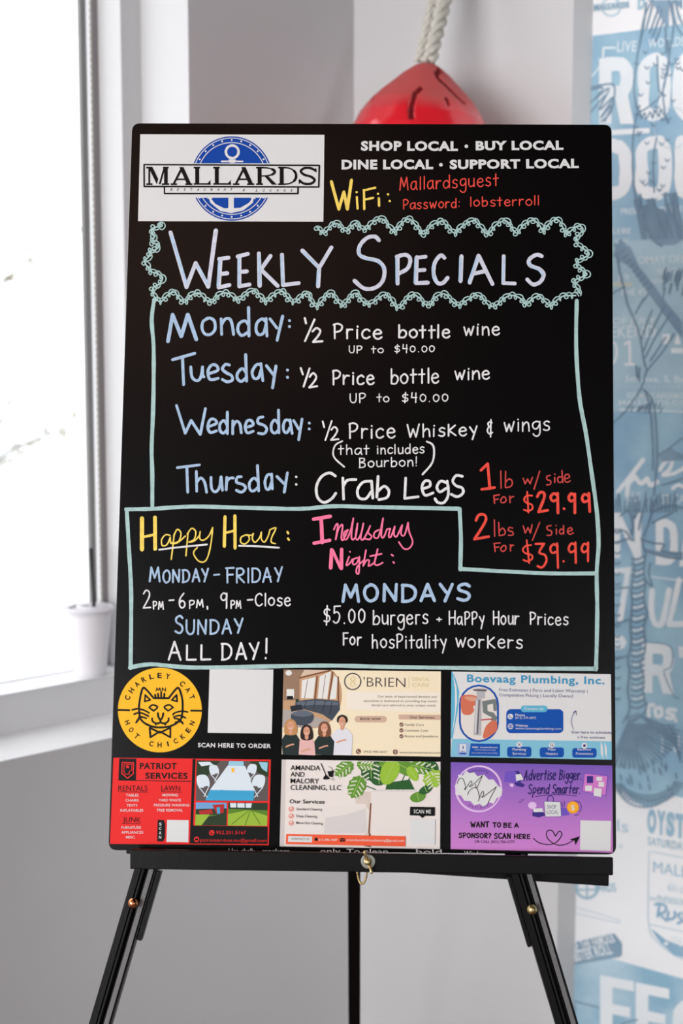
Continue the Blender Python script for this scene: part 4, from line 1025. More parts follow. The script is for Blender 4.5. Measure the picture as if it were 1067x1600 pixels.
 ('chalk_lettering', 'white chalk lettering', None, '''
S|chalk_white|3|17|95 -1936 98 -2097
S|chalk_white|3|17|94 -2043 119 -2002 147 -2015 155 -2099
S|chalk_white|3|17|230 -1988 200 -2011 198 -2057 228 -2090 261 -2065 264 -2017 236 -1987 221 -1992
S|chalk_white|3|17|358 -2002 332 -1990 308 -2009 318 -2035 351 -2051 357 -2080 333 -2096 303 -2085
S|chalk_white|3|17|396 -1932 399 -2093
S|chalk_white|3|17|387 -1938 422 -1923 458 -1947 453 -1992 426 -2015 395 -2019
S|chalk_white|3|17|504 -1998 505 -2095
S|chalk_white|3|17|502 -1956 503 -1961
S|chalk_white|3|17|571 -1941 572 -2092
S|chalk_white|3|17|548 -2001 607 -1997
S|chalk_white|3|17|697 -1998 676 -1986 642 -2005 634 -2049 646 -2083 673 -2084 696 -2043
S|chalk_white|3|17|696 -1986 696 -1986 696 -2057 707 -2089
S|chalk_white|3|17|746 -1930 747 -2091
S|chalk_white|3|17|789 -1991 790 -2088
S|chalk_white|3|17|789 -1952 790 -1957
S|chalk_white|3|17|864 -1934 864 -2085
S|chalk_white|3|17|835 -1998 894 -1994
S|chalk_white|3|17|925 -1981 925 -1981 962 -2055
S|chalk_white|3|17|993 -1979 993 -1979 951 -2147
'''),
 ('chalk_lettering', 'white chalk lettering', None, '''
S|chalk_white|3|18|1114 -1967 1114 -1967 1142 -2070 1142 -2070 1170 -1987 1170 -1987 1196 -2070 1196 -2070 1229 -1961
S|chalk_white|3|18|1303 -1973 1266 -1996 1263 -2041 1299 -2075 1339 -2051 1343 -2003 1310 -1972 1292 -1977
S|chalk_white|3|18|1394 -1975 1395 -2078
S|chalk_white|3|18|1393 -2019 1415 -1983 1451 -1983
S|chalk_white|3|18|1501 -1935 1501 -2080
S|chalk_white|3|18|1577 -1951 1577 -1951 1504 -2015 1504 -2015 1584 -2080
S|chalk_white|3|18|1631 -2021 1700 -2014 1693 -1983 1664 -1972 1633 -1996 1627 -2037 1649 -2071 1682 -2076 1707 -2057
S|chalk_white|3|18|1749 -1974 1749 -2077
S|chalk_white|3|18|1748 -2021 1770 -1986 1806 -1986
S|chalk_white|3|18|1917 -1986 1886 -1973 1857 -1993 1868 -2018 1908 -2035 1915 -2064 1886 -2080 1850 -2068
'''),
 ('chalk_lettering', 'pink chalk lettering', None, '''
S|chalk_pink|3|44|-648 -524 -441 -486
S|chalk_pink|3|44|-553 -505 -536 -812
S|chalk_pink|3|44|-636 -821 -445 -783
S|chalk_pink|3|20|-395 -650 -368 -590 -347 -593 -371 -774 -371 -774 -339 -643 -300 -589 -287 -613 -302 -743 -277 -777 -223 -652
S|chalk_pink|3|20|-219 -652 -266 -683 -269 -757 -233 -765 -187 -652 -157 -507 -157 -507 -178 -722 -158 -772 -122 -721 -104 -571 -104 -571 -126 -735 -98 -771 -55 -681 -32 -570 -32 -570 -62 -741 -34 -771 17 -680 52 -599 52 -599 27 -680 69 -725 46 -766 -18 -758
S|chalk_pink|3|20|156 -648 107 -679 101 -737 149 -744 180 -648 210 -503 210 -503 189 -708 217 -740 260 -637 260 -637 299 -631 299 -631 280 -723 308 -731 355 -602 355 -602 344 -702 380 -726 431 -615 445 -585
S|chalk_pink|3|20|445 -595 432 -695 475 -709 518 -554 518 -554 531 -664 576 -788 536 -870 467 -875 407 -796
'''),
 ('chalk_lettering', 'pink chalk lettering', None, '''
S|chalk_pink|3|44|-419 -899 -428 -1125
S|chalk_pink|3|44|-296 -894 -297 -1129
S|chalk_pink|3|36|-409 -905 -307 -1123
S|chalk_pink|3|20|-203 -983 -237 -1089 -198 -1068 -159 -1012
S|chalk_pink|3|20|-194 -922 -192 -924
S|chalk_pink|3|20|-99 -995 -149 -1016 -154 -1076 -108 -1061 -75 -981 -75 -981 -81 -1181 -113 -1171 -98 -1101 -29 -1031
S|chalk_pink|3|20|3 -900 -28 -1094 -28 -1094 11 -1026 45 -1030 37 -1094 81 -1073 116 -1029 147 -885 147 -885 112 -1049 141 -1085 210 -1052
S|chalk_pink|3|20|56 -974 195 -944
S|chalk_pink|3|20|318 -951 338 -966
S|chalk_pink|3|20|339 -1042 351 -1054
'''),
 ('chalk_border', 'pale teal curly chalk border', None, '''
S|chalk_teal|3|19|-666 3195 -633 3153 -587 3114 -541 3129 -508 3182 -463 3222 -408 3237 -366 3202 -323 3155 -276 3143 -235 3186 -191 3231 -150 3237 -118 3187 -68 3162 -17 3183 23 3232 68 3274 125 3301 174 3293 214 3244 253 3194 293 3143 330 3130 362 3179 395 3233 442 3274 493 3303 537 3279 576 3229 615 3178 654 3127 692 3107 730 3151 769 3201 818 3239 874 3267 924 3270 964 3225 1006 3177 1051 3133 1094 3124 1133 3170 1175 3217 1227 3250 1283 3280 1334 3282 1374 3237 1414 3187 1454 3138 1493 3111 1531 3150 1568 3202 1612 3247 1666 3277 1718 3287 1756 3245 1793 3193 1829 3141 1865 3132 1901 3181 1939 3232 1989 3267 2045 3293 2096 3277 2141 3234 2168 3179 2191 3150 2223 3194 2257 3248 2303 3287 2360 3305 2400 3277 2427 3220 2448 3160 2474 3117 2516 3143 2563 3185 2614 3221 2665 3215 2686 3174 2649 3130 2607 3084 2596 3027 2622 2975 2673 2942 2725 2907 2764 2869 2738 2836 2681 2810 2625 2786 2602 2739 2618 2685 2669 2654 2721 2620 2725 2589 2670 2565 2612 2542 2570 2512 2584 2460 2614 2404 2640 2359 2640 2359
S|chalk_teal|4|15|-633 3195 -643 3154 -680 3149 -693 3178 -657 3201 -608 3184 -590 3137 -604 3098 -621 3094 -619 3121 -599 3148 -569 3149 -541 3124 -531 3093 -547 3081 -573 3103 -578 3146 -549 3185 -505 3197 -480 3181 -484 3157 -501 3152 -511 3180 -503 3225 -477 3256 -442 3248 -421 3215 -433 3193 -461 3211 -459 3253 -411 3277 -363 3255 -358 3208 -383 3182 -397 3196 -383 3226 -355 3231 -328 3197 -319 3148 -334 3124 -356 3136 -351 3165 -311 3182 -264 3169 -243 3136 -256 3109 -277 3111 -283 3143 -270 3187 -246 3216 -218 3214 -200 3189 -203 3169 -226 3178 -241 3218 -219 3262 -167 3276 -132 3250 -140 3213 -168 3204 -176 3231 -157 3262 -128 3254 -109 3207 -113 3161 -137 3154 -147 3184 -117 3210 -64 3199 -36 3160 -50 3127 -75 3129 -77 3163 -53 3201 -21 3214 2 3199 11 3173 4 3163 -13 3182 -22 3223 -2 3264 43 3280 81 3266 84 3238 60 3227 43 3250 54 3294 85 3325 117 3318 134 3283 130 3261 111 3278 112 3320 153 3342 203 3319 212 3272 180 3245 156 3258 173 3288 209 3294 235 3260 240 3212 230 3184 216 3191 216 3217 243 3232 285 3216 313 3175 306 3133 277 3114 260 3125 271 3151 302 3167 330 3157 344 3125 342 3096 327 3099 313 3138 325 3186 368 3206 405 3188 398 3160 361 3163 344 3207 369 3255 408 3268 427 3241 422 3215 409 3227 406 3271 429 3311 473 3314 503 3286 495 3261 465 3264 452 3296 475 3330 515 3340 544 3317 551 3275 544 3241 533 3235 527 3255 539 3277 573 3278 612 3247 623 3201 597 3169 567 3172 570 3200 607 3217 642 3195 653 3146 642 3108 629 3113 631 3144 660 3157 700 3131 711 3085 682 3066 652 3091 665 3135 710 3160 744 3148 747 3121 732 3111 721 3135 724 3181 742 3218 774 3227 803 3208 808 3184 785 3178 761 3202 766 3243 803 3276 847 3278 868 3253 866 3224 856 3224 853 3258 867 3301 903 3314 940 3285 942 3245 909 3233 889 3259 917 3289 968 3281 990 3235 977 3190 959 3182 959 3209 979 3232 1010 3220 1035 3178 1035 3136 1010 3122 991 3139 1006 3165 1050 3173 1090 3152 1102 3114 1091 3084 1077 3084 1074 3114 1085 3155 1111 3179 1142 3172 1158 3145 1142 3131 1110 3152 1106 3200 1146 3238 1194 3237 1207 3206 1190 3186 1176 3208 1186 3256 1215 3285 1248 3270 1263 3235 1248 3222 1226 3250 1236 3296 1285 3320 1331 3306 1341 3271 1321 3249 1305 3257 1309 3286 1331 3309 1358 3304 1381 3269 1390 3225 1377 3197 1354 3199 1347 3222 1377 3242 1425 3233 1453 3193 1445 3148 1422 3129 1414 3146 1430 3175 1459 3176 1485 3137 1489 3090 1466 3077 1447 3107 1470 3145 1523 3149 1552 3120 1534 3094 1504 3106 1502 3152 1526 3195 1556 3206 1575 3185 1576 3162 1562 3163 1545 3196 1550 3241 1585 3270 1631 3269 1655 3245 1645 3221 1623 3221 1617 3251 1634 3292 1665 3317 1694 3308 1711 3276 1706 3251 1686 3261 1680 3296 1714 3321 1766 3304 1783 3254 1756 3216 1728 3221 1737 3252 1770 3264 1797 3233 1804 3182 1792 3153 1776 3164 1779 3192 1813 3201 1856 3175 1871 3128 1849 3095 1820 3096 1815 3125 1839 3158 1870 3171 1892 3157 1899 3133 1892 3121 1877 3139 1868 3182 1887 3225 1930 3240 1966 3222 1962 3195 1930 3193 1914 3228 1935 3275 1974 3294 2000 3271 2003 3237 1992 3236 1985 3275 2006 3318 2053 3324 2087 3292 2077 3259 2043 3258 2035 3289 2067 3318 2108 3314 2130 3277 2131 3234 2122 3213 2114 3223 2116 3248 2138 3262 2175 3247 2202 3207 2195 3162 2161 3139 2136 3147 2143 3174 2175 3191 2204 3176 2212 3140 2203 3116 2188 3131 2183 3180 2207 3221 2250 3222 2269 3192 2243 3176 2208 3203 2213 3255 2256 3288 2292 3277 2295 3246 2282 3234 2274 3260 2283 3305 2312 3331 2350 3323 2374 3292 2366 3268 2339 3270 2326 3298 2348 3328 2388 3335 2419 3311 2425 3266 2414 3229 2400 3221 2394 3240 2405 3262 2436 3258 2467 3220 2467 3170 2432 3145 2402 3159 2418 3186 2462 3186 2487 3145 2478 3096 2458 3084 2452 3114 2469 3151 2501 3155 2528 3126 2525 3100 2496 3108 2481 3149 2508 3192 2557 3207 2589 3189 2589 3162 2574 3154 2566 3176 2573 3217 2594 3251 2625 3257 2655 3233 2663 3200 2644 3184 2619 3197 2624 3228 2665 3245 2707 3229 2717 3184 2696 3146 2671 3144 2662 3174 2670 3195 2685 3176 2687 3126 2654 3090 2607 3097 2592 3129 2621 3142 2649 3114 2639 3064 2602 3034 2575 3040 2574 3067 2591 3079 2611 3057 2624 3011 2618 2970 2595 2956 2575 2971 2585 2997 2627 3007 2671 2988 2689 2949 2678 2913 2662 2906 2661 2928 2679 2957 2709 2961 2739 2928 2748 2882 2729 2860 2706 2878 2722 2910 2772 2914 2805 2877 2789 2831 2750 2818 2730 2845 2737 2876 2748 2871 2749 2832 2729 2792 2691 2784 2658 2809 2655 2839 2679 2844 2698 2817 2683 2778 2641 2753 2603 2757 2590 2782 2598 2803 2613 2800 2624 2766 2623 2719 2605 2687 2577 2688 2568 2714 2598 2732 2646 2716 2668 2672 2650 2634 2626 2635 2631 2668 2663 2692 2695 2675 2711 2628 2704 2595 2687 2604 2690 2638 2726 2652 2769 2628 2772 2582 2734 2555 2695 2564 2685 2595 2697 2617 2708 2607 2703 2571 2684 2535 2653 2522 2621 2538 2604 2568 2615 2585 2639 2573 2645 2537 2614 2500 2568 2489 2542 2509 2550 2537 2573 2542 2590 2508 2590 2459 2575 2432 2557 2446 2565 2475 2606 2475 2644 2435 2635 2385 2596 2368 2581 2390 2608 2415 2644 2408 2660 2368 2652 2327
'''),
 ('chalk_border', 'pale teal curly chalk border', None, '''
S|chalk_teal|3|19|-2652 3227 -2620 3194 -2647 3180 -2709 3176 -2754 3144 -2746 3094 -2718 3045 -2744 2999 -2737 2968 -2679 2952 -2664 2911 -2704 2880 -2759 2873 -2770 2827 -2790 2777 -2833 2739 -2820 2698 -2782 2649 -2754 2599 -2698 2581 -2640 2558 -2598 2523 -2611 2471 -2651 2427 -2704 2401 -2723 2352 -2705 2292 -2671 2240 -2620 2212 -2576 2236 -2539 2286 -2490 2324 -2441 2333 -2405 2287 -2366 2237 -2319 2205 -2279 2232 -2241 2282 -2191 2316 -2138 2325 -2094 2286 -2049 2242 -1995 2209 -1949 2217 -1912 2267 -1867 2307 -1810 2330 -1757 2319 -1708 2279 -1658 2241 -1612 2247 -1568 2291 -1519 2329 -1465 2357 -1417 2344 -1375 2296 -1333 2248 -1290 2219 -1249 2251 -1205 2296 -1153 2328 -1096 2352 -1054 2335 -1023 2279 -983 2234 -929 2217 -884 2248 -841 2294 -788 2324 -746 2309 -726 2250 -699 2195 -655 2159 -617 2184 -583 2238 -545 2287 -496 2326 -453 2329 -421 2278 -386 2226 -339 2185 -298 2192 -262 2243 -225 2293 -177 2333 -142 2327 -112 2275 -70 2230 -17 2199 36 2207 87 2243 137 2281 186 2316 238 2308 281 2265 308 2208 348 2163 396 2157 433 2202 471 2253 515 2298 562 2326 611 2302 656 2260 693 2211 747 2193 796 2214 826 2268 866 2312 922 2338 970 2327 1011 2280 1056 2236 1105 2197 1153 2195 1202 2233 1252 2271 1304 2306 1358 2320 1414 2299 1455 2255 1492 2206 1546 2182 1599 2193 1643 2236 1691 2277 1743 2312 1798 2325 1858 2309 1908 2278 1945 2228 1982 2211 2021 2254 2069 2294 2120 2317 2167 2289 2212 2246 2256 2201 2296 2194 2332 2242 2376 2285 2429 2317 2488 2327 2550 2327 2589 2328
S|chalk_teal|4|15|-2619 3227 -2628 3187 -2664 3183 -2676 3213 -2641 3238 -2595 3225 -2584 3183 -2609 3148 -2641 3149 -2658 3181 -2660 3213 -2653 3217 -2646 3191 -2658 3156 -2695 3139 -2740 3150 -2764 3180 -2752 3203 -2724 3198 -2713 3163 -2729 3119 -2757 3094 -2776 3102 -2777 3130 -2757 3143 -2726 3120 -2707 3071 -2722 3035 -2756 3039 -2761 3070 -2722 3085 -2684 3057 -2690 3006 -2729 2977 -2759 2991 -2762 3023 -2746 3030 -2729 2999 -2726 2954 -2746 2932 -2769 2948 -2765 2982 -2723 3001 -2672 2988 -2648 2952 -2659 2918 -2681 2908 -2690 2925 -2683 2952 -2665 2961 -2648 2939 -2643 2895 -2660 2858 -2700 2851 -2735 2877 -2733 2910 -2703 2917 -2688 2887 -2716 2849 -2761 2839 -2785 2867 -2780 2899 -2761 2895 -2749 2851 -2758 2804 -2787 2794 -2807 2820 -2790 2842 -2750 2827 -2738 2782 -2770 2742 -2817 2735 -2841 2758 -2837 2784 -2824 2785 -2814 2755 -2816 2713 -2830 2684 -2853 2684 -2865 2707 -2845 2730 -2800 2728 -2761 2695 -2758 2649 -2785 2620 -2807 2624 -2803 2650 -2779 2664 -2753 2642 -2740 2595 -2747 2560 -2768 2568 -2768 2604 -2727 2626 -2673 2605 -2659 2561 -2687 2538 -2708 2557 -2689 2593 -2649 2604 -2619 2575 -2610 2531 -2616 2506 -2629 2516 -2631 2544 -2610 2561 -2573 2546 -2553 2506 -2570 2464 -2612 2443 -2644 2452 -2648 2476 -2633 2489 -2619 2473 -2620 2433 -2637 2394 -2670 2384 -2702 2408 -2710 2441 -2685 2445 -2662 2411 -2680 2365 -2730 2347 -2759 2369 -2743 2396 -2712 2388 -2698 2340 -2708 2293 -2727 2282 -2736 2307 -2719 2328 -2680 2314 -2652 2269 -2662 2226 -2696 2213 -2712 2232 -2691 2258 -2650 2264 -2619 2240 -2608 2201 -2612 2175 -2620 2178 -2625 2210 -2614 2248 -2580 2266 -2541 2256 -2529 2230 -2554 2218 -2586 2241 -2585 2288 -2549 2325 -2512 2323 -2498 2292 -2505 2272 -2517 2292 -2514 2339 -2483 2370 -2439 2356 -2424 2317 -2451 2296 -2481 2315 -2469 2349 -2425 2359 -2390 2328 -2387 2280 -2401 2248 -2413 2250 -2412 2274 -2394 2292 -2362 2282 -2332 2246 -2325 2203 -2347 2180 -2372 2188 -2370 2217 -2335 2241 -2294 2239 -2274 2212 -2278 2183 -2291 2183 -2300 2221 -2290 2269 -2258 2291 -2224 2273 -2221 2244 -2254 2244 -2276 2284 -2249 2329 -2196 2340 -2169 2312 -2177 2282 -2192 2288 -2190 2327 -2169 2362 -2136 2362 -2109 2327 -2107 2289 -2131 2276 -2152 2292 -2140 2317 -2098 2325 -2057 2303 -2043 2261 -2053 2224 -2067 2213 -2069 2231 -2056 2258 -2029 2267 -1994 2245 -1973 2202 -1985 2171 -2014 2177 -2019 2214 -1980 2244 -1931 2240 -1915 2207 -1934 2187 -1952 2210 -1947 2261 -1922 2296 -1892 2288 -1879 2257 -1896 2246 -1921 2274 -1915 2321 -1869 2347 -1821 2335 -1808 2303 -1824 2284 -1840 2297 -1834 2333 -1812 2364 -1782 2369 -1755 2343 -1742 2305 -1751 2280 -1773 2283 -1780 2308 -1751 2329 -1701 2324 -1669 2287 -1672 2243 -1693 2225 -1701 2242 -1685 2273 -1655 2280 -1626 2249 -1619 2208 -1639 2200 -1659 2234 -1638 2278 -1584 2291 -1551 2266 -1565 2239 -1594 2248 -1598 2291 -1573 2333 -1541 2344 -1519 2322 -1513 2294 -1524 2290 -1538 2318 -1533 2358 -1496 2386 -1448 2384 -1421 2357 -1428 2328 -1452 2320 -1461 2339 -1448 2370 -1420 2383 -1393 2361 -1377 2315 -1382 2278 -1404 2275 -1413 2302 -1381 2324 -1329 2306 -1307 2258 -1331 2219 -1359 2222 -1352 2254 -1319 2269 -1289 2245 -1280 2201 -1289 2179 -1305 2200 -1303 2243 -1269 2272 -1225 2267 -1206 2241 -1225 2224 -1254 2237 -1259 2276 -1236 2317 -1202 2335 -1177 2324 -1165 2296 -1168 2279 -1179 2290 -1185 2327 -1165 2364 -1118 2376 -1076 2355 -1073 2323 -1102 2313 -1120 2339 -1101 2377 -1064 2388 -1040 2355 -1038 2307 -1054 2287 -1068 2306 -1055 2333 -1013 2326 -981 2281 -992 2235 -1029 2223 -1042 2247 -1015 2273 -973 2271 -948 2238 -944 2197 -951 2179 -958 2194 -955 2228 -931 2256 -892 2258 -860 2237 -859 2212 -887 2209 -910 2237 -901 2282 -867 2315 -833 2315 -819 2287 -823 2265 -835 2277 -837 2319 -811 2356 -764 2353 -737 2316 -757 2286 -792 2296 -791 2331 -750 2349 -716 2322 -714 2270 -732 2235 -747 2240 -747 2266 -728 2277 -696 2255 -676 2209 -686 2170 -717 2159 -734 2176 -716 2201 -674 2207 -640 2187 -629 2151 -637 2123 -648 2126 -653 2160 -643 2202 -611 2223 -576 2210 -570 2182 -601 2177 -630 2211 -616 2262 -571 2287 -539 2271 -542 2241 -560 2240 -566 2280 -550 2327 -516 2340 -486 2315 -485 2286 -513 2290 -530 2326 -507 2365 -459 2374 -426 2348 -426 2308 -443 2282 -456 2284 -455 2305 -439 2323 -413 2315 -386 2279 -378 2234 -399 2206 -427 2210 -428 2236 -391 2254 -345 2240 -326 2196 -337 2156 -352 2153 -351 2186 -330 2216 -297 2211 -276 2176 -289 2153 -321 2175 -324 2225 -282 2261 -235 2256 -228 2227 -251 2214 -269 2239 -263 2286 -240 2322 -212 2324 -191 2301 -189 2278 -207 2280 -224 2310 -215 2352 -176 2376 -133 2368 -116 2335 -129 2301 -151 2290 -159 2308 -148 2333 -123 2336 -96 2303 -87 2253 -106 2226 -133 2238 -123 2270 -73 2277 -30 2242 -32 2195 -59 2178 -66 2203 -42 2234 -9 2236 16 2202 20 2165 5 2161 -8 2192 7 2233 52 2253 95 2240 106 2212 87 2197 67 2211 70 2249 92 2288 121 2304 146 2291 159 2264 152 2250 133 2269 127 2311 158 2348 211 2349 239 2317 225 2284 199 2284 200 2317 229 2344 262 2331 279 2284 273 2246 253 2249 249 2279 282 2294 327 2268 339 2217 311 2181 280 2181 281 2206 310 2224 341 2213 360 2175 363 2135 355 2118 344 2133 346 2165 375 2190 420 2190 449 2165 440 2141 410 2143 395 2177 410 2225 442 2252 467 2242 474 2213 462 2204 445 2235 451 2286 493 2311 537 2293 537 2262 502 2260 485 2299 511 2345 552 2358 576 2332 576 2297 566 2288 559 2310 568 2341 601 2349 642 2326 663 2284 648 2250 620 2243 609 2262 630 2286 665 2289 691 2262 698 2216 691 2181 678 2180 674 2208 696 2234 742 2230 777 2194 768 2159 735 2161 729 2199 765 2237 807 2236 820 2205 808 2185 793 2207 792 2258 815 2295 851 2294 869 2267 851 2250 819 2267 813 2309 846 2346 890 2355 916 2334 919 2306 911 2295 906 2313 909 2348 930 2375 966 2374 999 2342 1002 2301 973 2279 948 2291 960 2319 1002 2329 1036 2300 1041 2251 1028 2222 1018 2235 1028 2268 1060 2275 1097 2241 1103 2193 1073 2175 1052 2196 1076 2227 1127 2230 1159 2199 1155 2162 1139 2152 1133 2178 1144 2220 1170 2248 1201 2245 1224 2221 1222 2200 1198 2204 1180 2236 1194 2278 1238 2303 1278 2298 1291 2271 1282 2249 1271 2259 1272 2299 1292 2340 1327 2347 1357 2318 1355 2286 1325 2287 1314 2323 1353 2355 1407 2345 1428 2301 1412 2267 1396 2271 1403 2303 1428 2322 1457 2303 1475 2257 1467 2218 1441 2212 1427 2233 1449 2254 1494 2252 1529 2222 1533 2181 1517 2155 1506 2159 1512 2186 1534 2214 1564 2218 1594 2194 1605 2160 1588 2148 1563 2172 1569 2218 1615 2248 1660 2240 1666 2208 1643 2197 1629 2227 1643 2277 1674 2301 1702 2282 1710 2250 1693 2246 1676 2282 1693 2326 1744 2343 1785 2324 1786 2293 1762 2282 1749 2304 1763 2340 1792 2363 1822 2355 1844 2322 1851 2287 1840 2274 1825 2291 1831 2321 1870 2338 1918 2324 1940 2283 1925 2244 1901 2234 1897 2256 1918 2281 1947 2274 1967 2230 1965 2185 1943 2179 1931 2212 1959 2245 2010 2241 2032 2208 2008 2187 1979 2206 1982 2254 2014 2291 2045 2292 2060 2265 2058 2244 2046 2252 2038 2288 2053 2328 2094 2348 2136 2335 2151 2304 2134 2280 2110 2282 2107 2307 2130 2334 2162 2336 2186 2306 2195 2261 2186 2233 2169 2241 2171 2271 2209 2285 2257 2259 2269 2210 2238 2180 2214 2192 2230 2224 2269 2233 2295 2203 2296 2162 2283 2152 2272 2183 2282 2228 2317 2249 2355 2237 2361 2211 2334 2203 2307 2227 2311 2270 2344 2305 2379 2313 2399 2293 2403 2267 2396 2260 2387 2283 2389 2323 2417 2354 2463 2354 2495 2324 2488 2293 2458 2291 2451 2322 2482 2359 2525 2363 2549 2330 2549 2294 2539 2294 2538 2330 2562 2364 2605 2358 2629 2320
'''),
 ('chalk_border', 'pale teal chalk line', None, '''
S|chalk_teal|3|50|-2695 2238 -2720 1974 -2687 1646 -2673 1157 -2670 751 -2675 347 -2658 25 -2646 -391
'''),
 ('chalk_border', 'pale teal chalk line', None, '''
S|chalk_teal|3|49|2604 2262 2593 1690 2629 1041 2705 599 2762 183 2833 -373 2854 -792 2828 -1147 2832 -1655 2812 -2324
'''),
 ('chalk_border', 'pale teal chalk line', None, '''
S|chalk_teal|3|49|-2971 -426 -2629 -415 -2154 -382 -1519 -391 -806 -396 -411 -360 142 -366 1143 -375
'''),
 ('chalk_border', 'pale teal chalk line', None, '''
S|chalk_teal|3|49|1151 -375 1151 -375 1168 -732 1162 -1126
'''),
 ('chalk_border', 'pale teal chalk line', None, '''
S|chalk_teal|3|49|1162 -1118 1718 -1143 2265 -1161 2812 -1155
'''),
 ('chalk_border', 'pale teal chalk line', None, '''
S|chalk_teal|3|49|-2963 -434 -2926 -856 -2876 -1488 -2857 -2380
'''),
 ('chalk_border', 'pale teal chalk line', None, '''
S|chalk_teal|3|49|-2865 -2373 -2615 -2330 -2261 -2357 -1870 -2360 -541 -2320 240 -2325 1330 -2327 2804 -2316
'''),
 ('lettering', 'white printed lettering', None, '''
T|white_print|4|Use chalk|-1609|-4580|-1293|-4578|57|1|0
T|white_print|4|markers|-1200|-4578|-877|-4573|57|1|0
T|white_print|4|only. To clean|-507|-4567|308|-4559|57|1|0
T|white_print|4|hold|646|-4557|953|-4553|57|1|0
T|white_print|4|Windex|1221|-4567|1466|-4567|56|1|0
'''),
 ('sponsor_card', 'round yellow cat emblem', None, '''
P|cat_yellow|1|-1972 -2877 -1973 -2927 -1979 -2977 -1990 -3025 -2006 -3073 -2027 -3118 -2051 -3161 -2080 -3202 -2113 -3239 -2149 -3273 -2189 -3304 -2231 -3330 -2276 -3352 -2323 -3369 -2371 -3382 -2420 -3390 -2470 -3393 -2521 -3391 -2570 -3385 -2619 -3373 -2667 -3357 -2713 -3336 -2757 -3311 -2798 -3282 -2836 -3249 -2871 -3213 -2902 -3173 -2929 -3130 -2952 -3085 -2971 -3038 -2984 -2990 -2993 -2941 -2997 -2890 -2996 -2840 -2991 -2790 -2980 -2742 -2964 -2694 -2944 -2648 -2919 -2605 -2891 -2564 -2858 -2526 -2821 -2492 -2782 -2461 -2739 -2435 -2694 -2412 -2647 -2395 -2598 -2382 -2549 -2374 -2498 -2371 -2448 -2373 -2398 -2379 -2349 -2391 -2301 -2407 -2254 -2428 -2210 -2454 -2169 -2483 -2131 -2517 -2096 -2554 -2065 -2594 -2038 -2636 -2016 -2682 -1998 -2729 -1984 -2777 -1976 -2827
'''),
 ('cat_drawing', 'black line drawing of a cat face with a bow tie', 'sponsor_card', '''
S|ink_black|3|25|-2728 -2962 -2740 -2861 -2729 -2739 -2705 -2632 -2670 -2626 -2564 -2740 -2564 -2740 -2380 -2738 -2380 -2738 -2290 -2623 -2253 -2627 -2215 -2742 -2206 -2874 -2216 -2965
S|ink_black|3|25|-2736 -2972 -2669 -3042 -2565 -3085 -2472 -3094 -2360 -3079 -2269 -3033 -2209 -2965
L|ink_black|3|23|-2538 -2740 -2547 -2700
L|ink_black|3|23|-2505 -2740 -2512 -2685
L|ink_black|3|23|-2472 -2739 -2474 -2670
L|ink_black|3|23|-2439 -2739 -2434 -2684
L|ink_black|3|21|-2672 -2783 -2672 -2783 -2668 -2703 -2668 -2703 -2605 -2763 -2605 -2763 -2672 -2783
L|ink_black|3|21|-2276 -2777 -2276 -2777 -2284 -2698 -2284 -2698 -2342 -2760 -2342 -2760 -2276 -2777
S|ink_black|3|21|-2616 -2855 -2572 -2822 -2514 -2848 -2560 -2895 -2560 -2895 -2616 -2855
S|ink_black|3|21|-2325 -2851 -2371 -2819 -2432 -2846 -2382 -2892 -2382 -2892 -2325 -2851
S|ink_black|3|23|-2508 -2922 -2498 -2969 -2475 -2999 -2449 -2968 -2442 -2922
S|ink_black|3|23|-2475 -2999 -2480 -3036 -2529 -3044 -2571 -3017 -2576 -2984
S|ink_black|3|23|-2475 -2999 -2464 -3035 -2419 -3043 -2378 -3014 -2375 -2982
S|ink_black|3|23|-2529 -3044 -2529 -3061
S|ink_black|3|23|-2414 -3043 -2414 -3059
S|ink_black|3|21|-2821 -2886 -2756 -2871 -2673 -2890 -2615 -2920
S|ink_black|3|21|-2799 -2939 -2734 -2917 -2668 -2937 -2620 -2960
S|ink_black|3|21|-2771 -3040 -2722 -2972 -2646 -2985
S|ink_black|3|21|-2742 -3003 -2771 -3040
S|ink_black|3|20|-2143 -2903 -2222 -2894 -2303 -2916 -2323 -2940
S|ink_black|3|20|-2168 -2975 -2237 -2945 -2312 -2966
S|ink_black|3|20|-2202 -3032 -2250 -2992 -2305 -2981
S|ink_black|3|20|-2290 -3027 -2229 -3020 -2197 -3046
L|ink_black|3|23|-2601 -3098 -2601 -3098 -2590 -3213 -2590 -3213 -2477 -3141 -2477 -3141 -2348 -3210 -2348 -3210 -2350 -3095 -2350 -3095 -2477 -3157 -2477 -3157 -2601 -3098
L|ink_black|3|25|-2997 -2890 -2858 -2891
L|ink_black|3|25|-2103 -2885 -1972 -2885
'''),
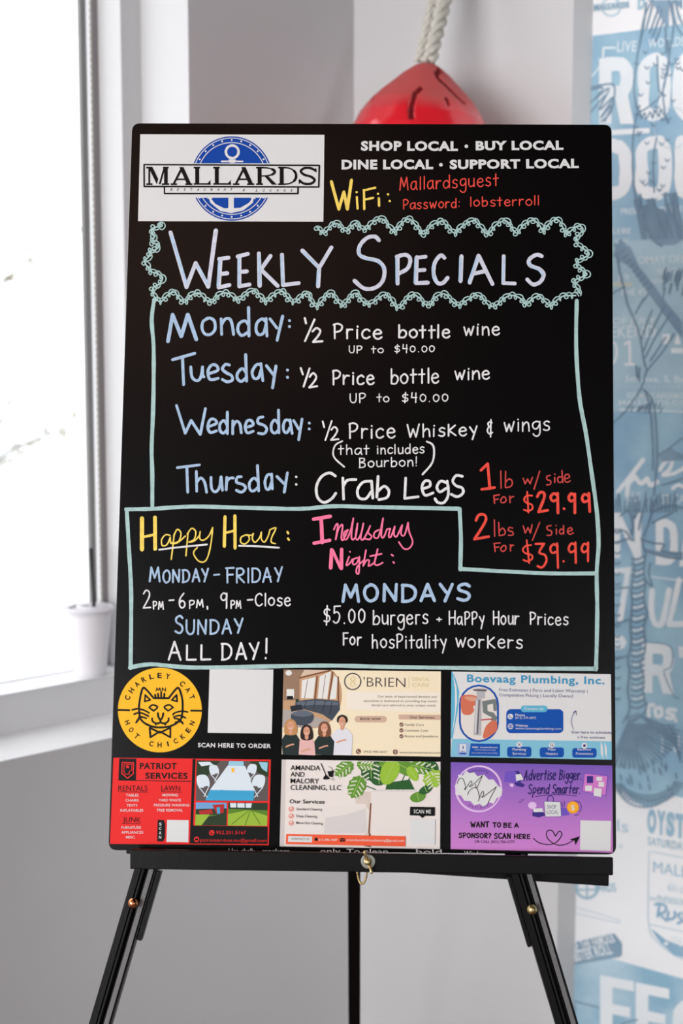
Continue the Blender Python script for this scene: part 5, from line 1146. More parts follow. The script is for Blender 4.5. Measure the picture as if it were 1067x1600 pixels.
 ('lettering', 'black printed lettering', 'sponsor_card', '''
T|ink_black|4|C|-2861|-2775|-2844|-2726|65|4|0
T|ink_black|4|H|-2826|-2690|-2797|-2647|65|4|0
T|ink_black|4|A|-2771|-2616|-2732|-2581|65|4|0
T|ink_black|4|R|-2699|-2557|-2654|-2532|65|4|0
T|ink_black|4|L|-2616|-2517|-2565|-2504|65|4|0
T|ink_black|4|E|-2525|-2498|-2472|-2497|65|4|0
T|ink_black|4|Y|-2431|-2501|-2380|-2512|65|4|0
T|ink_black|4|C|-2259|-2570|-2218|-2604|65|4|0
T|ink_black|4|A|-2190|-2633|-2158|-2675|65|4|0
T|ink_black|4|T|-2137|-2710|-2116|-2758|65|4|0
T|ink_black|4|H|-2914|-3028|-2895|-3073|61|4|0
T|ink_black|4|O|-2866|-3125|-2837|-3164|61|4|0
T|ink_black|4|T|-2796|-3208|-2758|-3240|61|4|0
T|ink_black|4|C|-2608|-3315|-2560|-3326|61|4|0
T|ink_black|4|H|-2501|-3333|-2451|-3333|61|4|0
T|ink_black|4|I|-2377|-3321|-2360|-3317|61|4|0
T|ink_black|4|C|-2290|-3293|-2246|-3270|61|4|0
T|ink_black|4|K|-2198|-3237|-2161|-3205|61|4|0
T|ink_black|4|E|-2122|-3161|-2094|-3121|61|4|0
T|ink_black|4|N|-2067|-3069|-2050|-3024|61|4|0
S|ink_black|4|11|-2537 -2657 -2537 -2657 -2529 -2616 -2529 -2616 -2510 -2646 -2510 -2646 -2492 -2615 -2492 -2615 -2483 -2656
S|ink_black|4|11|-2463 -2656 -2463 -2656 -2462 -2615 -2462 -2615 -2423 -2654 -2423 -2654 -2421 -2615
'''),
 ('blank_panel', 'plain white square panel', None, '''
P|white_print|1|-1889 -2377 -1109 -2376 -1115 -3149 -1894 -3149
'''),
 ('lettering', 'white printed lettering', None, '''
T|white_print|4|SCAN HERE TO ORDER|-2010|-3324|-1122|-3324|52|4|0
'''),
 ('sponsor_card', 'red and black printed services card', None, '''
P|card_red|1|-3033 -3465 -1120 -3460 -1127 -4479 -3044 -4492
P|ink_black|2|-2070 -3467 -2033 -3467 -2044 -4260 -1141 -4258 -1141 -4465 -2080 -4473
P|ink_black|2|-2963 -3472 -2754 -3473 -2751 -3730 -2078 -3729 -2078 -3739 -2965 -3737
'''),
 ('emblem', 'shield emblem with a star', 'sponsor_card', '''
L|card_red|4|12|-2925 -3519 -2925 -3519 -2786 -3522 -2786 -3522 -2786 -3654 -2786 -3654 -2854 -3708 -2854 -3708 -2925 -3652 -2925 -3652 -2925 -3519
L|card_red|4|8|-2900 -3539 -2900 -3539 -2806 -3540 -2806 -3540 -2806 -3610 -2806 -3610 -2836 -3627 -2836 -3627 -2835 -3659 -2835 -3659 -2880 -3660 -2880 -3660 -2899 -3636 -2899 -3636 -2900 -3539
P|card_red|5|-2859 -3539 -2850 -3559 -2830 -3560 -2846 -3573 -2839 -3593 -2858 -3581 -2876 -3593 -2870 -3573 -2887 -3561 -2864 -3559
'''),
 ('lettering', 'black and white printed lettering', 'sponsor_card', '''
T|ink_black|5|PATRIOT|-2710|-3597|-2261|-3593|76|4|0
T|ink_black|5|SERVICES|-2639|-3712|-2127|-3707|74|4|0
T|ink_black|5|RENTALS|-2962|-3860|-2609|-3856|64|0|0
T|ink_black|5|LAWN|-2442|-3850|-2213|-3849|60|0|0
T|ink_black|5|JUNK|-2895|-4233|-2679|-4231|60|0|0
L|ink_black|5|6|-2967 -3870 -2610 -3871
L|ink_black|5|6|-2441 -3862 -2197 -3865
L|ink_black|5|6|-2899 -4245 -2683 -4247
T|white_print|5|TABLES|-2868|-3926|-2713|-3924|30|1|0
T|white_print|5|CHAIRS|-2870|-3986|-2711|-3984|30|1|0
T|white_print|5|TENTS|-2854|-4046|-2726|-4044|30|1|0
T|white_print|5|INFLATABLES|-2929|-4107|-2653|-4103|30|1|0
T|white_print|5|MOWING|-2423|-3918|-2236|-3915|30|1|0
T|white_print|5|YARD WASTE|-2467|-3979|-2198|-3975|30|1|0
T|white_print|5|PRESSURE WASHING|-2524|-4039|-2095|-4033|30|1|0
T|white_print|5|TREE REMOVAL|-2490|-4099|-2174|-4094|30|1|0
T|white_print|5|FURNITURE|-2909|-4311|-2673|-4307|30|1|0
T|white_print|5|APPLIANCES|-2909|-4368|-2645|-4364|30|1|0
T|white_print|5|MISC.|-2851|-4425|-2737|-4423|30|1|0
P|ink_black|4|-2475 -4198 -2399 -4201 -2382 -4249 -2382 -4408 -2401 -4454 -2474 -4453
T|white_print|5|S|-2455|-4266|-2426|-4266|34|3|0
T|white_print|5|C|-2454|-4318|-2426|-4317|34|3|0
T|white_print|5|A|-2454|-4369|-2425|-4369|34|3|0
T|white_print|5|N|-2453|-4421|-2425|-4421|34|3|0
P|white_print|4|-2359 -4197 -2099 -4197 -2096 -4458 -2362 -4458
T|card_red|5|952.201.5167|-1762|-4357|-1403|-4352|40|0|0
T|card_red|5|patriotservices.mn@gmail.com|-1952|-4446|-1152|-4441|36|0|0
P|card_red|4|-1784 -4342 -1785 -4349 -1787 -4355 -1791 -4362 -1796 -4367 -1802 -4371 -1809 -4373 -1816 -4374 -1823 -4373 -1830 -4371 -1837 -4367 -1842 -4362 -1846 -4356 -1848 -4350 -1849 -4343 -1849 -4335 -1846 -4329 -1843 -4323 -1838 -4317 -1832 -4314 -1825 -4311 -1818 -4310 -1810 -4311 -1803 -4313 -1797 -4317 -1792 -4322 -1788 -4328 -1785 -4335
S|ink_black|5|10|-1831 -4328 -1823 -4348 -1802 -4356
P|card_red|4|-1965 -4422 -1966 -4429 -1968 -4436 -1972 -4442 -1977 -4447 -1983 -4451 -1990 -4453 -1997 -4454 -2004 -4453 -2011 -4451 -2017 -4447 -2022 -4443 -2026 -4437 -2029 -4430 -2030 -4423 -2029 -4416 -2027 -4409 -2023 -4403 -2018 -4398 -2012 -4394 -2006 -4391 -1998 -4391 -1991 -4391 -1984 -4393 -1978 -4397 -1973 -4402 -1969 -4408 -1966 -4415
P|ink_black|5|-2016 -4411 -1980 -4410 -1979 -4434 -2016 -4435
'''),
 ('picture', 'small colour photo of long tables with blue cloths and white folding chairs', 'sponsor_card', '''
P|photo_gravel|3|-2019 -3483 -1146 -3480 -1147 -3955 -2019 -3964
P|photo_dark_green|4|-2019 -3483 -1737 -3483 -1895 -3682 -2022 -3664
P|photo_dark_green|4|-1370 -3482 -1146 -3480 -1146 -3671 -1327 -3594
P|photo_sheet|5|-1644 -3542 -1430 -3543 -1312 -3834 -1851 -3834
P|photo_blue|5|-1851 -3834 -1312 -3834 -1320 -3954 -1905 -3958
P|photo_pale_blue|5|-1625 -3485 -1451 -3485 -1446 -3543 -1638 -3542
P|photo_blue|6|-1729 -3832 -1688 -3831 -1696 -3955 -1747 -3956
P|photo_sheet|6|-1536 -3621 -1537 -3626 -1540 -3631 -1546 -3636 -1553 -3640 -1561 -3643 -1570 -3645 -1580 -3645 -1590 -3645 -1600 -3643 -1608 -3640 -1616 -3637 -1621 -3632 -1625 -3627 -1626 -3622 -1625 -3616 -1622 -3611 -1616 -3607 -1609 -3603 -1601 -3600 -1591 -3598 -1581 -3597 -1571 -3598 -1562 -3599 -1553 -3602 -1546 -3606 -1541 -3610 -1537 -3615
S|white_print|6|6|-1626 -3628 -1536 -3629
P|cat_yellow|7|-1596 -3569 -1560 -3569 -1563 -3617 -1591 -3617
B|photo_sheet|6|-2010 -3673 -1896 -3662 -1857 -3778 -1984 -3803
S|photo_sheet|6|10|-1857 -3778 -1920 -3913
S|photo_sheet|6|10|-1984 -3803 -1880 -3922
P|photo_gravel|7|-1923 -3793 -1873 -3786 -1908 -3842
B|photo_sheet|6|-1862 -3548 -1776 -3540 -1747 -3627 -1843 -3646
S|photo_sheet|6|10|-1747 -3627 -1795 -3728
S|photo_sheet|6|10|-1843 -3646 -1764 -3735
P|photo_gravel|7|-1797 -3638 -1759 -3633 -1786 -3675
B|photo_sheet|6|-1191 -3662 -1305 -3653 -1340 -3770 -1211 -3792
S|photo_sheet|6|10|-1340 -3770 -1270 -3903
S|photo_sheet|6|10|-1211 -3792 -1310 -3914
P|photo_gravel|7|-1272 -3783 -1323 -3778 -1285 -3833
B|photo_sheet|6|-1294 -3530 -1379 -3524 -1405 -3612 -1308 -3628
S|photo_sheet|6|10|-1405 -3612 -1352 -3712
S|photo_sheet|6|10|-1308 -3628 -1383 -3720
P|photo_gravel|7|-1354 -3622 -1393 -3618 -1364 -3659
P|photo_sheet|6|-2002 -3503 -1859 -3497 -1817 -3530 -1960 -3552
P|photo_pale_blue|6|-1268 -3492 -1156 -3495 -1164 -3611 -1225 -3572
P|photo_grass|3|-2018 -3984 -1644 -3983 -1642 -4254 -2020 -4256
P|photo_sky|4|-2018 -3984 -1644 -3983 -1642 -4068 -2016 -4074
P|photo_dark_green|5|-2017 -4064 -1643 -4049 -1645 -4128 -2015 -4128
P|photo_dark_green|6|-1864 -4152 -1646 -4108 -1642 -4254 -1943 -4256
P|photo_red|7|-1977 -4083 -1825 -4061 -1804 -4113 -1966 -4127
P|photo_red|7|-1816 -4011 -1674 -3999 -1678 -4103 -1763 -4116
P|photo_blue|8|-1765 -4040 -1724 -4036 -1723 -4116 -1755 -4116
P|photo_yellow_green|5|-2015 -4128 -1844 -4125 -1943 -4256 -2020 -4256
P|photo_grass|3|-1626 -3982 -1149 -3979 -1152 -4251 -1626 -4254
P|photo_dark_green|4|-1626 -3982 -1149 -3979 -1149 -4067 -1626 -4054
P|photo_sheet|5|-1604 -3986 -1339 -3986 -1348 -4038 -1598 -4038
P|photo_yellow_green|4|-1625 -4118 -1378 -4065 -1150 -4131 -1152 -4251 -1626 -4254
S|photo_grass|5|10|-1378 -4075 -1578 -4237
S|photo_grass|5|10|-1358 -4074 -1415 -4245
S|photo_grass|5|10|-1338 -4074 -1233 -4232
S|photo_dark_green|6|12|-1522 -3985 -1521 -4047
S|photo_dark_green|6|12|-1421 -3987 -1419 -4045
S|photo_dark_green|6|12|-1299 -3986 -1287 -4063
'''),
 ('sponsor_card', 'cream printed dental card', None, '''
P|card_cream|1|-984 -2373 932 -2372 932 -3397 -989 -3396
'''),
 ('picture', 'round cut colour photo of a lounge with dark sofas by tall windows', 'sponsor_card', '''
P|photo_tan|2|-984 -2373 -405 -2373 -364 -2398 -333 -2443 -307 -2492 -288 -2544 -275 -2599 -269 -2655 -270 -2712 -278 -2768 -293 -2822 -314 -2873 -341 -2921 -374 -2963 -412 -3000 -454 -3031 -499 -3054 -547 -3070 -596 -3079 -838 -3068 -987 -3070
P|photo_wall_brown|3|-984 -2373 -731 -2374 -788 -2480 -788 -2745 -977 -2747
P|photo_window|3|-758 -2500 -591 -2458 -617 -2717 -765 -2719
P|photo_window|3|-542 -2448 -405 -2387 -449 -2721 -564 -2717
P|photo_window|3|-370 -2436 -325 -2465 -341 -2719 -420 -2726
L|photo_brown|4|18|-788 -2471 -415 -2377
L|photo_brown|4|18|-575 -2454 -597 -2723
L|photo_brown|4|18|-385 -2397 -429 -2730
L|photo_brown|4|18|-319 -2455 -311 -2739
L|photo_brown|4|6|-689 -2489 -725 -2719
L|photo_brown|4|6|-473 -2437 -508 -2722
P|photo_ceiling|3|-731 -2374 -434 -2374 -788 -2473
P|photo_window|4|-944 -2610 -853 -2609 -851 -2716 -942 -2718
P|ink_black|5|-939 -2694 -864 -2693 -863 -2732 -938 -2733
P|photo_slate|4|-833 -2755 -587 -2723 -301 -2744 -290 -2846 -386 -2984 -506 -2907 -723 -2852 -841 -2873
P|photo_slate_light|5|-823 -2765 -587 -2742 -311 -2758 -314 -2797 -586 -2795 -812 -2814
S|photo_slate_dark|6|8|-587 -2742 -615 -2840
S|photo_slate_dark|6|8|-468 -2750 -506 -2868
S|photo_slate_dark|6|8|-389 -2759 -417 -2906
S|photo_slate_dark|6|8|-705 -2754 -723 -2832
P|photo_grey_rug|3|-983 -2855 -861 -2873 -426 -2984 -562 -3064 -838 -3068 -987 -3070
B|photo_slate|5|-880 -2912 -742 -2871 -614 -2909 -632 -3006 -759 -3047 -858 -3009
B|photo_slate_light|6|-880 -2908 -743 -2860 -614 -2905 -741 -2942
P|photo_slate_dark|5|-901 -2815 -763 -2793 -743 -2852 -880 -2883
P|photo_window|5|-882 -2413 -883 -2420 -886 -2427 -891 -2434 -897 -2439 -904 -2443 -912 -2446 -921 -2447 -930 -2446 -938 -2444 -946 -2440 -952 -2435 -957 -2428 -960 -2421 -961 -2414 -960 -2406 -958 -2399 -953 -2393 -947 -2388 -939 -2384 -931 -2381 -922 -2380 -914 -2381 -905 -2383 -898 -2387 -891 -2392 -886 -2398 -883 -2406
P|photo_dark_green|6|-834 -2726 -784 -2731 -803 -2765 -827 -2765
'''),
 ('picture', 'photo of four smiling people with folded arms', 'sponsor_card', '''
P|photo_shirt|7|-370 -3392 -388 -3163 -339 -3095 -285 -3071 -238 -3070 -183 -3093 -132 -3159 -144 -3396
B|photo_hair_dark|8|-318 -3004 -319 -2940 -263 -2910 -207 -2938 -206 -3003
P|photo_skin|9|-282 -3033 -241 -3032 -238 -3079 -261 -3103 -285 -3080
P|photo_skin|10|-220 -2991 -223 -3013 -232 -3032 -245 -3044 -262 -3049 -278 -3045 -292 -3033 -301 -3014 -305 -2992 -302 -2970 -293 -2952 -279 -2939 -263 -2934 -247 -2939 -233 -2951 -223 -2969
S|white_print|11|6|-280 -3018 -262 -3027 -244 -3018
S|ink_black|11|5|-283 -2983 -274 -2983
S|ink_black|11|5|-251 -2983 -242 -2983
S|photo_skin|11|19|-321 -3243 -259 -3219 -218 -3213
P|photo_black|7|-978 -3400 -994 -3223 -953 -3156 -909 -3132 -862 -3131 -818 -3154 -775 -3220 -784 -3405
B|photo_hair_blond|8|-953 -3153 -958 -3030 -918 -2977 -859 -2976 -817 -3028 -815 -3151
P|photo_skin|9|-907 -3094 -866 -3093 -862 -3140 -885 -3164 -909 -3141
P|photo_skin|10|-845 -3052 -847 -3074 -856 -3093 -870 -3105 -886 -3110 -902 -3106 -916 -3094 -926 -3075 -930 -3053 -927 -3031 -918 -3013 -904 -3000 -888 -2995 -872 -3000 -858 -3012 -848 -3030
S|white_print|11|6|-904 -3079 -887 -3088 -869 -3079
S|ink_black|11|5|-908 -3044 -899 -3044
S|ink_black|11|5|-875 -3044 -867 -3044
S|photo_skin|11|19|-936 -3304 -883 -3280 -848 -3274
P|photo_black|7|-581 -3394 -597 -3238 -551 -3172 -499 -3149 -454 -3148 -401 -3170 -353 -3234 -365 -3399
B|photo_hair_brown|8|-542 -3169 -546 -3051 -507 -2999 -450 -2999 -409 -3049 -408 -3167
P|photo_skin|9|-497 -3112 -457 -3112 -454 -3157 -476 -3180 -499 -3157
P|photo_skin|10|-437 -3072 -439 -3093 -448 -3111 -461 -3123 -477 -3128 -493 -3124 -506 -3112 -515 -3094 -519 -3073 -516 -3052 -507 -3034 -494 -3022 -478 -3017 -463 -3021 -449 -3033 -440 -3051
S|white_print|11|6|-494 -3098 -477 -3106 -460 -3098
S|ink_black|11|5|-498 -3064 -489 -3064
S|ink_black|11|5|-466 -3064 -458 -3064
S|photo_skin|11|18|-533 -3316 -474 -3292 -435 -3286
P|photo_pink|7|-789 -3397 -804 -3279 -761 -3214 -713 -3191 -667 -3190 -619 -3212 -573 -3276 -584 -3402
B|photo_hair_dark|8|-755 -3211 -760 -3093 -721 -3041 -664 -3041 -623 -3091 -621 -3209
P|photo_skin|9|-711 -3154 -671 -3154 -667 -3199 -690 -3221 -713 -3199
P|photo_skin|10|-650 -3114 -653 -3135 -662 -3153 -675 -3165 -690 -3170 -706 -3166 -720 -3154 -729 -3136 -732 -3115 -730 -3094 -721 -3076 -708 -3063 -692 -3059 -676 -3063 -663 -3075 -654 -3093
S|white_print|11|6|-708 -3140 -691 -3148 -674 -3139
S|ink_black|11|5|-711 -3106 -703 -3106
S|ink_black|11|5|-680 -3106 -671 -3106
S|photo_skin|11|18|-743 -3357 -688 -3334 -651 -3328
'''),
 ('lettering', 'dark thin printed lettering', 'sponsor_card', '''
L|ink_grey|4|14|-42 -2506 -44 -2528 -51 -2549 -63 -2567 -78 -2583 -97 -2595 -117 -2603 -139 -2605 -161 -2603 -182 -2596 -201 -2585 -217 -2569 -229 -2551 -236 -2530 -239 -2509 -237 -2487 -230 -2466 -218 -2447 -203 -2432 -184 -2420 -164 -2412 -142 -2409 -120 -2412 -99 -2419 -80 -2430 -64 -2445 -52 -2464 -45 -2484 -42 -2506
S|ink_gold|4|6|-186 -2463 -97 -2550
S|ink_gold|4|6|-98 -2462 -185 -2551
S|ink_gold|4|6|-141 -2443 -166 -2482 -140 -2507 -113 -2482 -141 -2443
S|ink_gold|4|6|-140 -2570 -166 -2535 -140 -2507 -113 -2534 -140 -2570
T|ink_grey|4|'BRIEN|-8|-2566|500|-2566|110|-1|0
S|ink_gold|4|4|543 -2434 544 -2581
T|ink_gold|4|DENTAL|582|-2492|799|-2491|43|0|0
T|ink_gold|4|CARE|583|-2561|790|-2560|43|0|0
P|card_cream_light|2|-214 -2630 928 -2625 927 -2869 -211 -2845
T|ink_grey|4|Our team of experienced dentists and|165|-2697|879|-2692|27|0|0
T|ink_grey|4|specialists is dedicated to providing top-notch|-4|-2752|881|-2744|27|0|0
T|ink_grey|4|dental care tailored to your unique needs.|89|-2802|879|-2795|27|0|0
P|card_rose|3|238 -2917 250 -2919 261 -2924 270 -2932 276 -2943 278 -2955 278 -2957 276 -2969 270 -2980 262 -2989 251 -2995 239 -2997 -72 -3001 -84 -2999 -95 -2994 -104 -2985 -109 -2974 -111 -2962 -111 -2960 -110 -2948 -104 -2937 -96 -2929 -85 -2923 -72 -2921
T|ink_black|5|BOOK NOW|-42|-2971|207|-2970|29|2|0
P|card_rose|3|423 -2899 931 -2896 929 -2958 423 -2957
T|ink_black|5|Our Services:|556|-2944|861|-2943|31|1|0
P|photo_brown|4|482 -3019 480 -3030 473 -3039 463 -3044 452 -3044 441 -3039 434 -3030 431 -3019 434 -3008 441 -2999 451 -2994 462 -2994 473 -2999 480 -3008
S|white_print|5|6|445 -3019 455 -3029 471 -3009
T|ink_grey|4|Family Care|500|-3034|726|-3033|29|0|0
P|photo_brown|4|483 -3089 481 -3100 474 -3109 463 -3114 452 -3114 442 -3109 435 -3100 432 -3089 434 -3078 441 -3069 452 -3064 463 -3064 473 -3069 480 -3078
S|white_print|5|6|446 -3089 456 -3099 471 -3079
T|ink_grey|4|Cosmetic Care|501|-3103|777|-3101|29|0|0
P|photo_brown|4|484 -3159 481 -3170 474 -3178 464 -3183 453 -3184 442 -3179 435 -3170 433 -3159 435 -3148 442 -3139 452 -3134 464 -3134 474 -3139 481 -3148
S|white_print|5|6|446 -3159 456 -3169 472 -3149
T|ink_grey|4|Botox and Juvéderm|501|-3172|897|-3168|29|0|0
P|photo_brown|4|-30 -3348 -32 -3360 -39 -3370 -49 -3377 -61 -3379 -73 -3377 -83 -3371 -90 -3361 -93 -3349 -91 -3337 -84 -3327 -74 -3320 -62 -3317 -50 -3320 -40 -3326 -33 -3336
S|white_print|5|8|-75 -3335 -65 -3356 -46 -3364
T|ink_grey|4|(952) 445-6657|5|-3363|289|-3361|25|0|0
P|photo_brown|4|417 -3348 414 -3360 408 -3370 398 -3377 386 -3379 374 -3377 363 -3370 356 -3360 354 -3349 356 -3337 363 -3326 373 -3320 385 -3317 397 -3319 407 -3326 414 -3336
S|white_print|5|4|358 -3348 413 -3348
S|white_print|5|4|385 -3321 386 -3375
T|ink_grey|4|www.obriendentalcare.com|436|-3365|926|-3362|25|0|0
'''),
 ('sponsor_card', 'white and light blue printed plumbing card', None, '''
P|white_print|1|1059 -2372 2993 -2379 2994 -3405 1055 -3397
P|card_sky|2|1070 -3182 2992 -3186 2994 -3405 1055 -3397
P|card_aqua|2|1070 -2372 1118 -2475 1154 -2612 1139 -2846 1101 -3041 1078 -3178 1058 -3178 1059 -2372
P|white_print|3|1079 -2417 1122 -2554 1129 -2749 1097 -3003 1072 -3120 1104 -2847 1103 -2593
P|white_print|3|2863 -3186 2888 -3250 2893 -3404 2862 -3327
P|white_print|3|2908 -3187 2937 -3268 2936 -3404 2913 -3327
'''),
 ('picture', 'oval photo of a hand and a wrench on a chrome pipe', 'sponsor_card', '''
P|card_royal|4|1392 -2525 1467 -2536 1535 -2569 1589 -2622 1623 -2688 1635 -2763 1635 -2973 1624 -3047 1589 -3115 1536 -3168 1469 -3203 1394 -3216 1394 -3216 1319 -3205 1252 -3172 1198 -3120 1164 -3054 1152 -2979 1151 -2769 1162 -2695 1197 -2627 1250 -2573 1318 -2538 1392 -2525
P|photo_wall_white|5|1393 -2548 1460 -2558 1521 -2588 1570 -2636 1601 -2696 1612 -2763 1612 -2973 1601 -3040 1570 -3101 1522 -3150 1461 -3181 1394 -3193 1394 -3193 1327 -3183 1266 -3153 1217 -3106 1186 -3046 1175 -2979 1174 -2769 1185 -2701 1216 -2640 1264 -2592 1325 -2560 1393 -2548
B|photo_skin_red|6|1178 -2680 1256 -2650 1345 -2658 1404 -2697 1384 -2769 1325 -2785 1335 -2844 1277 -2893 1188 -2865
B|photo_skin|7|1217 -2679 1335 -2672 1394 -2706 1296 -2727
P|photo_chrome|8|1358 -2570 1468 -2569 1463 -2690 1374 -2687
P|photo_chrome_dark|9|1315 -2581 1496 -2584 1482 -2604 1335 -2602
P|photo_chrome|8|1355 -2687 1425 -2690 1418 -3138 1328 -3132
S|photo_chrome_dark|9|16|1398 -2716 1375 -3115
S|white_print|9|12|1370 -2726 1352 -3096
P|photo_steel|8|1433 -2725 1594 -2694 1610 -2743 1606 -2840 1571 -2841 1563 -2753 1496 -2768 1496 -2842 1571 -2860 1614 -2918 1571 -3074 1522 -3055 1551 -2919 1443 -2862
B|photo_skin_red|9|1473 -3036 1551 -2958 1610 -2976 1606 -3073 1512 -3152 1444 -3163
S|photo_red|9|14|1424 -2950 1551 -2938
'''),
 ('lettering', 'blue printed lettering', 'sponsor_card', '''
T|card_teal|4|Boevaag Plumbing, Inc.|1248|-2497|2913|-2503|94|4|0
T|ink_violet|4|Free Estimates | Parts and Labor Warranty ||1639|-2602|2707|-2605|37|0|0
T|ink_violet|4|Competitive Pricing | Locally Owned|1639|-2664|2531|-2666|37|0|0
P|card_royal|3|2360 -2809 2377 -2811 2392 -2819 2404 -2831 2412 -2846 2414 -2862 2413 -3041 2411 -3058 2403 -3073 2391 -3085 2375 -3093 2359 -3096 1780 -3104 1763 -3102 1748 -3094 1736 -3082 1728 -3067 1725 -3050 1725 -2872 1728 -2855 1736 -2839 1748 -2827 1763 -2819 1780 -2816
P|card_aqua|4|2186 -2768 2197 -2770 2207 -2775 2216 -2783 2221 -2793 2223 -2805 2223 -2809 2221 -2820 2216 -2830 2207 -2839 2197 -2844 2185 -2846 1937 -2849 1925 -2848 1915 -2843 1907 -2834 1902 -2824 1900 -2813 1900 -2809 1902 -2797 1907 -2787 1915 -2779 1925 -2773 1937 -2771
T|white_print|5|Contact Us|1943|-2820|2174|-2821|31|1|0
P|white_print|4|1808 -2904 1807 -2911 1804 -2918 1800 -2924 1795 -2930 1789 -2934 1782 -2936 1774 -2937 1767 -2936 1760 -2934 1754 -2930 1748 -2925 1744 -2919 1742 -2912 1741 -2904 1742 -2897 1744 -2890 1748 -2884 1754 -2878 1760 -2874 1767 -2872 1774 -2871 1782 -2872 1789 -2874 1795 -2878 1800 -2883 1804 -2889 1807 -2896
S|card_royal|5|10|1761 -2891 1770 -2912 1790 -2919
L|white_print|4|6|1808 -3022 1807 -3029 1804 -3036 1801 -3042 1796 -3047 1790 -3050 1783 -3053 1776 -3054 1769 -3053 1763 -3051 1757 -3047 1752 -3042 1748 -3036 1746 -3030 1745 -3023 1746 -3016 1748 -3009 1752 -3004 1757 -2999 1763 -2995 1769 -2992 1776 -2991 1783 -2992 1790 -2994 1796 -2998 1801 -3003 1804 -3009 1807 -3015 1808 -3022
S|white_print|4|5|1745 -3023 1808 -3022
S|white_print|4|5|1776 -2991 1759 -3023 1776 -3054
S|white_print|4|5|1776 -2991 1794 -3022 1776 -3054
T|white_print|5|Phone|1835|-2897|1949|-2898|27|3|0
T|white_print|5|(612) 270-6872|1835|-2930|2084|-2929|25|0|0
T|white_print|5|Website|1835|-3024|1986|-3024|27|3|0
T|white_print|5|www.boevaagplumbing.com|1835|-3057|2390|-3055|25|0|0
S|ink_violet|4|7|2538 -3051 2510 -2964 2526 -2886 2565 -2831
S|ink_violet|4|7|2530 -2851 2565 -2827 2573 -2876
T|ink_violet|4|Scan here to schedule|2509|-3096|2991|-3097|31|1|0
T|ink_violet|4|a free estimate|2583|-3153|2916|-3156|29|1|0
P|card_periwinkle|3|1137 -3231 1288 -3233 1263 -3388 1132 -3386
P|card_royal|3|1297 -3233 1649 -3234 1649 -3383 1274 -3384
P|white_print|4|1164 -3244 1239 -3243 1239 -3340 1165 -3341
P|card_royal|5|1192 -3258 1215 -3273 1211 -3296 1192 -3308 1200 -3285
T|card_royal|5|BBB|1176|-3337|1227|-3336|17|2|0
P|card_royal|4|1161 -3347 1241 -3346 1241 -3365 1161 -3366
T|white_print|5|BBB|1317|-3287|1385|-3286|19|2|0
T|white_print|5|Accredited Business|1405|-3286|1620|-3286|17|2|0
T|white_print|5|Click for Review Profile|1346|-3315|1595|-3316|14|0|0
T|white_print|5|We Are Here For You & Your Family|1307|-3353|1620|-3352|14|0|0
P|card_royal|3|1997 -3264 2007 -3265 2015 -3270 2022 -3276 2027 -3285 2028 -3294 2028 -3354 2026 -3364 2022 -3373 2015 -3380 2006 -3384 1997 -3386 1767 -3389 1757 -3388 1748 -3383 1741 -3377 1737 -3368 1735 -3358 1735 -3298 1737 -3289 1741 -3280 1748 -3273 1757 -3269 1767 -3267
P|white_print|5|1917 -3240 1915 -3252 1909 -3262 1899 -3270 1888 -3275 1876 -3275 1864 -3271 1855 -3263 1849 -3253 1847 -3241 1849 -3229 1855 -3218 1864 -3210 1876 -3206 1888 -3206 1899 -3210 1909 -3217 1915 -3228
S|ink_violet|6|6|1866 -3225 1897 -3256
S|ink_violet|6|6|1897 -3225 1866 -3256
T|white_print|5|Plumbing|1800|-3311|1963|-3311|29|1|0
T|white_print|5|Services|1800|-3361|1963|-3361|29|1|0
P|card_royal|3|2389 -3266 2399 -3268 2407 -3272 2414 -3279 2419 -3287 2420 -3297 2420 -3353 2418 -3362 2414 -3371 2407 -3378 2398 -3382 2389 -3384 2159 -3387 2149 -3386 2140 -3382 2133 -3375 2129 -3366 2127 -3357 2128 -3301 2129 -3291 2134 -3283 2141 -3276 2149 -3271 2159 -3269
P|white_print|5|2309 -3240 2307 -3252 2301 -3263 2292 -3271 2280 -3275 2268 -3275 2256 -3271 2247 -3263 2241 -3253 2239 -3241 2241 -3229 2247 -3219 2257 -3211 2268 -3206 2280 -3206 2292 -3210 2301 -3218 2307 -3228
L|ink_violet|6|6|2288 -3239 2286 -3246 2280 -3252 2272 -3254 2264 -3252 2259 -3247 2257 -3239 2259 -3231 2264 -3226 2272 -3223 2280 -3225 2286 -3231 2288 -3239
S|ink_violet|6|6|2284 -3250 2294 -3260
T|white_print|5|Water|2223|-3305|2325|-3306|29|1|0
T|white_print|5|Heaters|2203|-3356|2345|-3356|29|1|0
P|card_royal|3|2781 -3269 2791 -3270 2799 -3274 2806 -3281 2810 -3290 2812 -3299 2812 -3351 2810 -3361 2805 -3369 2799 -3376 2790 -3381 2780 -3383 2550 -3386 2541 -3384 2532 -3380 2525 -3373 2521 -3365 2519 -3355 2520 -3303 2521 -3294 2526 -3285 2533 -3278 2541 -3273 2551 -3272
P|white_print|5|2701 -3241 2699 -3253 2693 -3263 2684 -3271 2672 -3275 2660 -3276 2648 -3272 2639 -3264 2633 -3254 2631 -3242 2633 -3230 2639 -3219 2649 -3211 2660 -3207 2672 -3207 2684 -3211 2693 -3218 2699 -3229
P|ink_violet|6|2684 -3241 2678 -3253 2666 -3259 2654 -3254 2649 -3241 2654 -3229 2666 -3224 2679 -3229
T|white_print|5|Backflow|2585|-3300|2747|-3300|29|1|0
T|white_print|5|Prevention|2564|-3351|2767|-3350|29|1|0
'''),
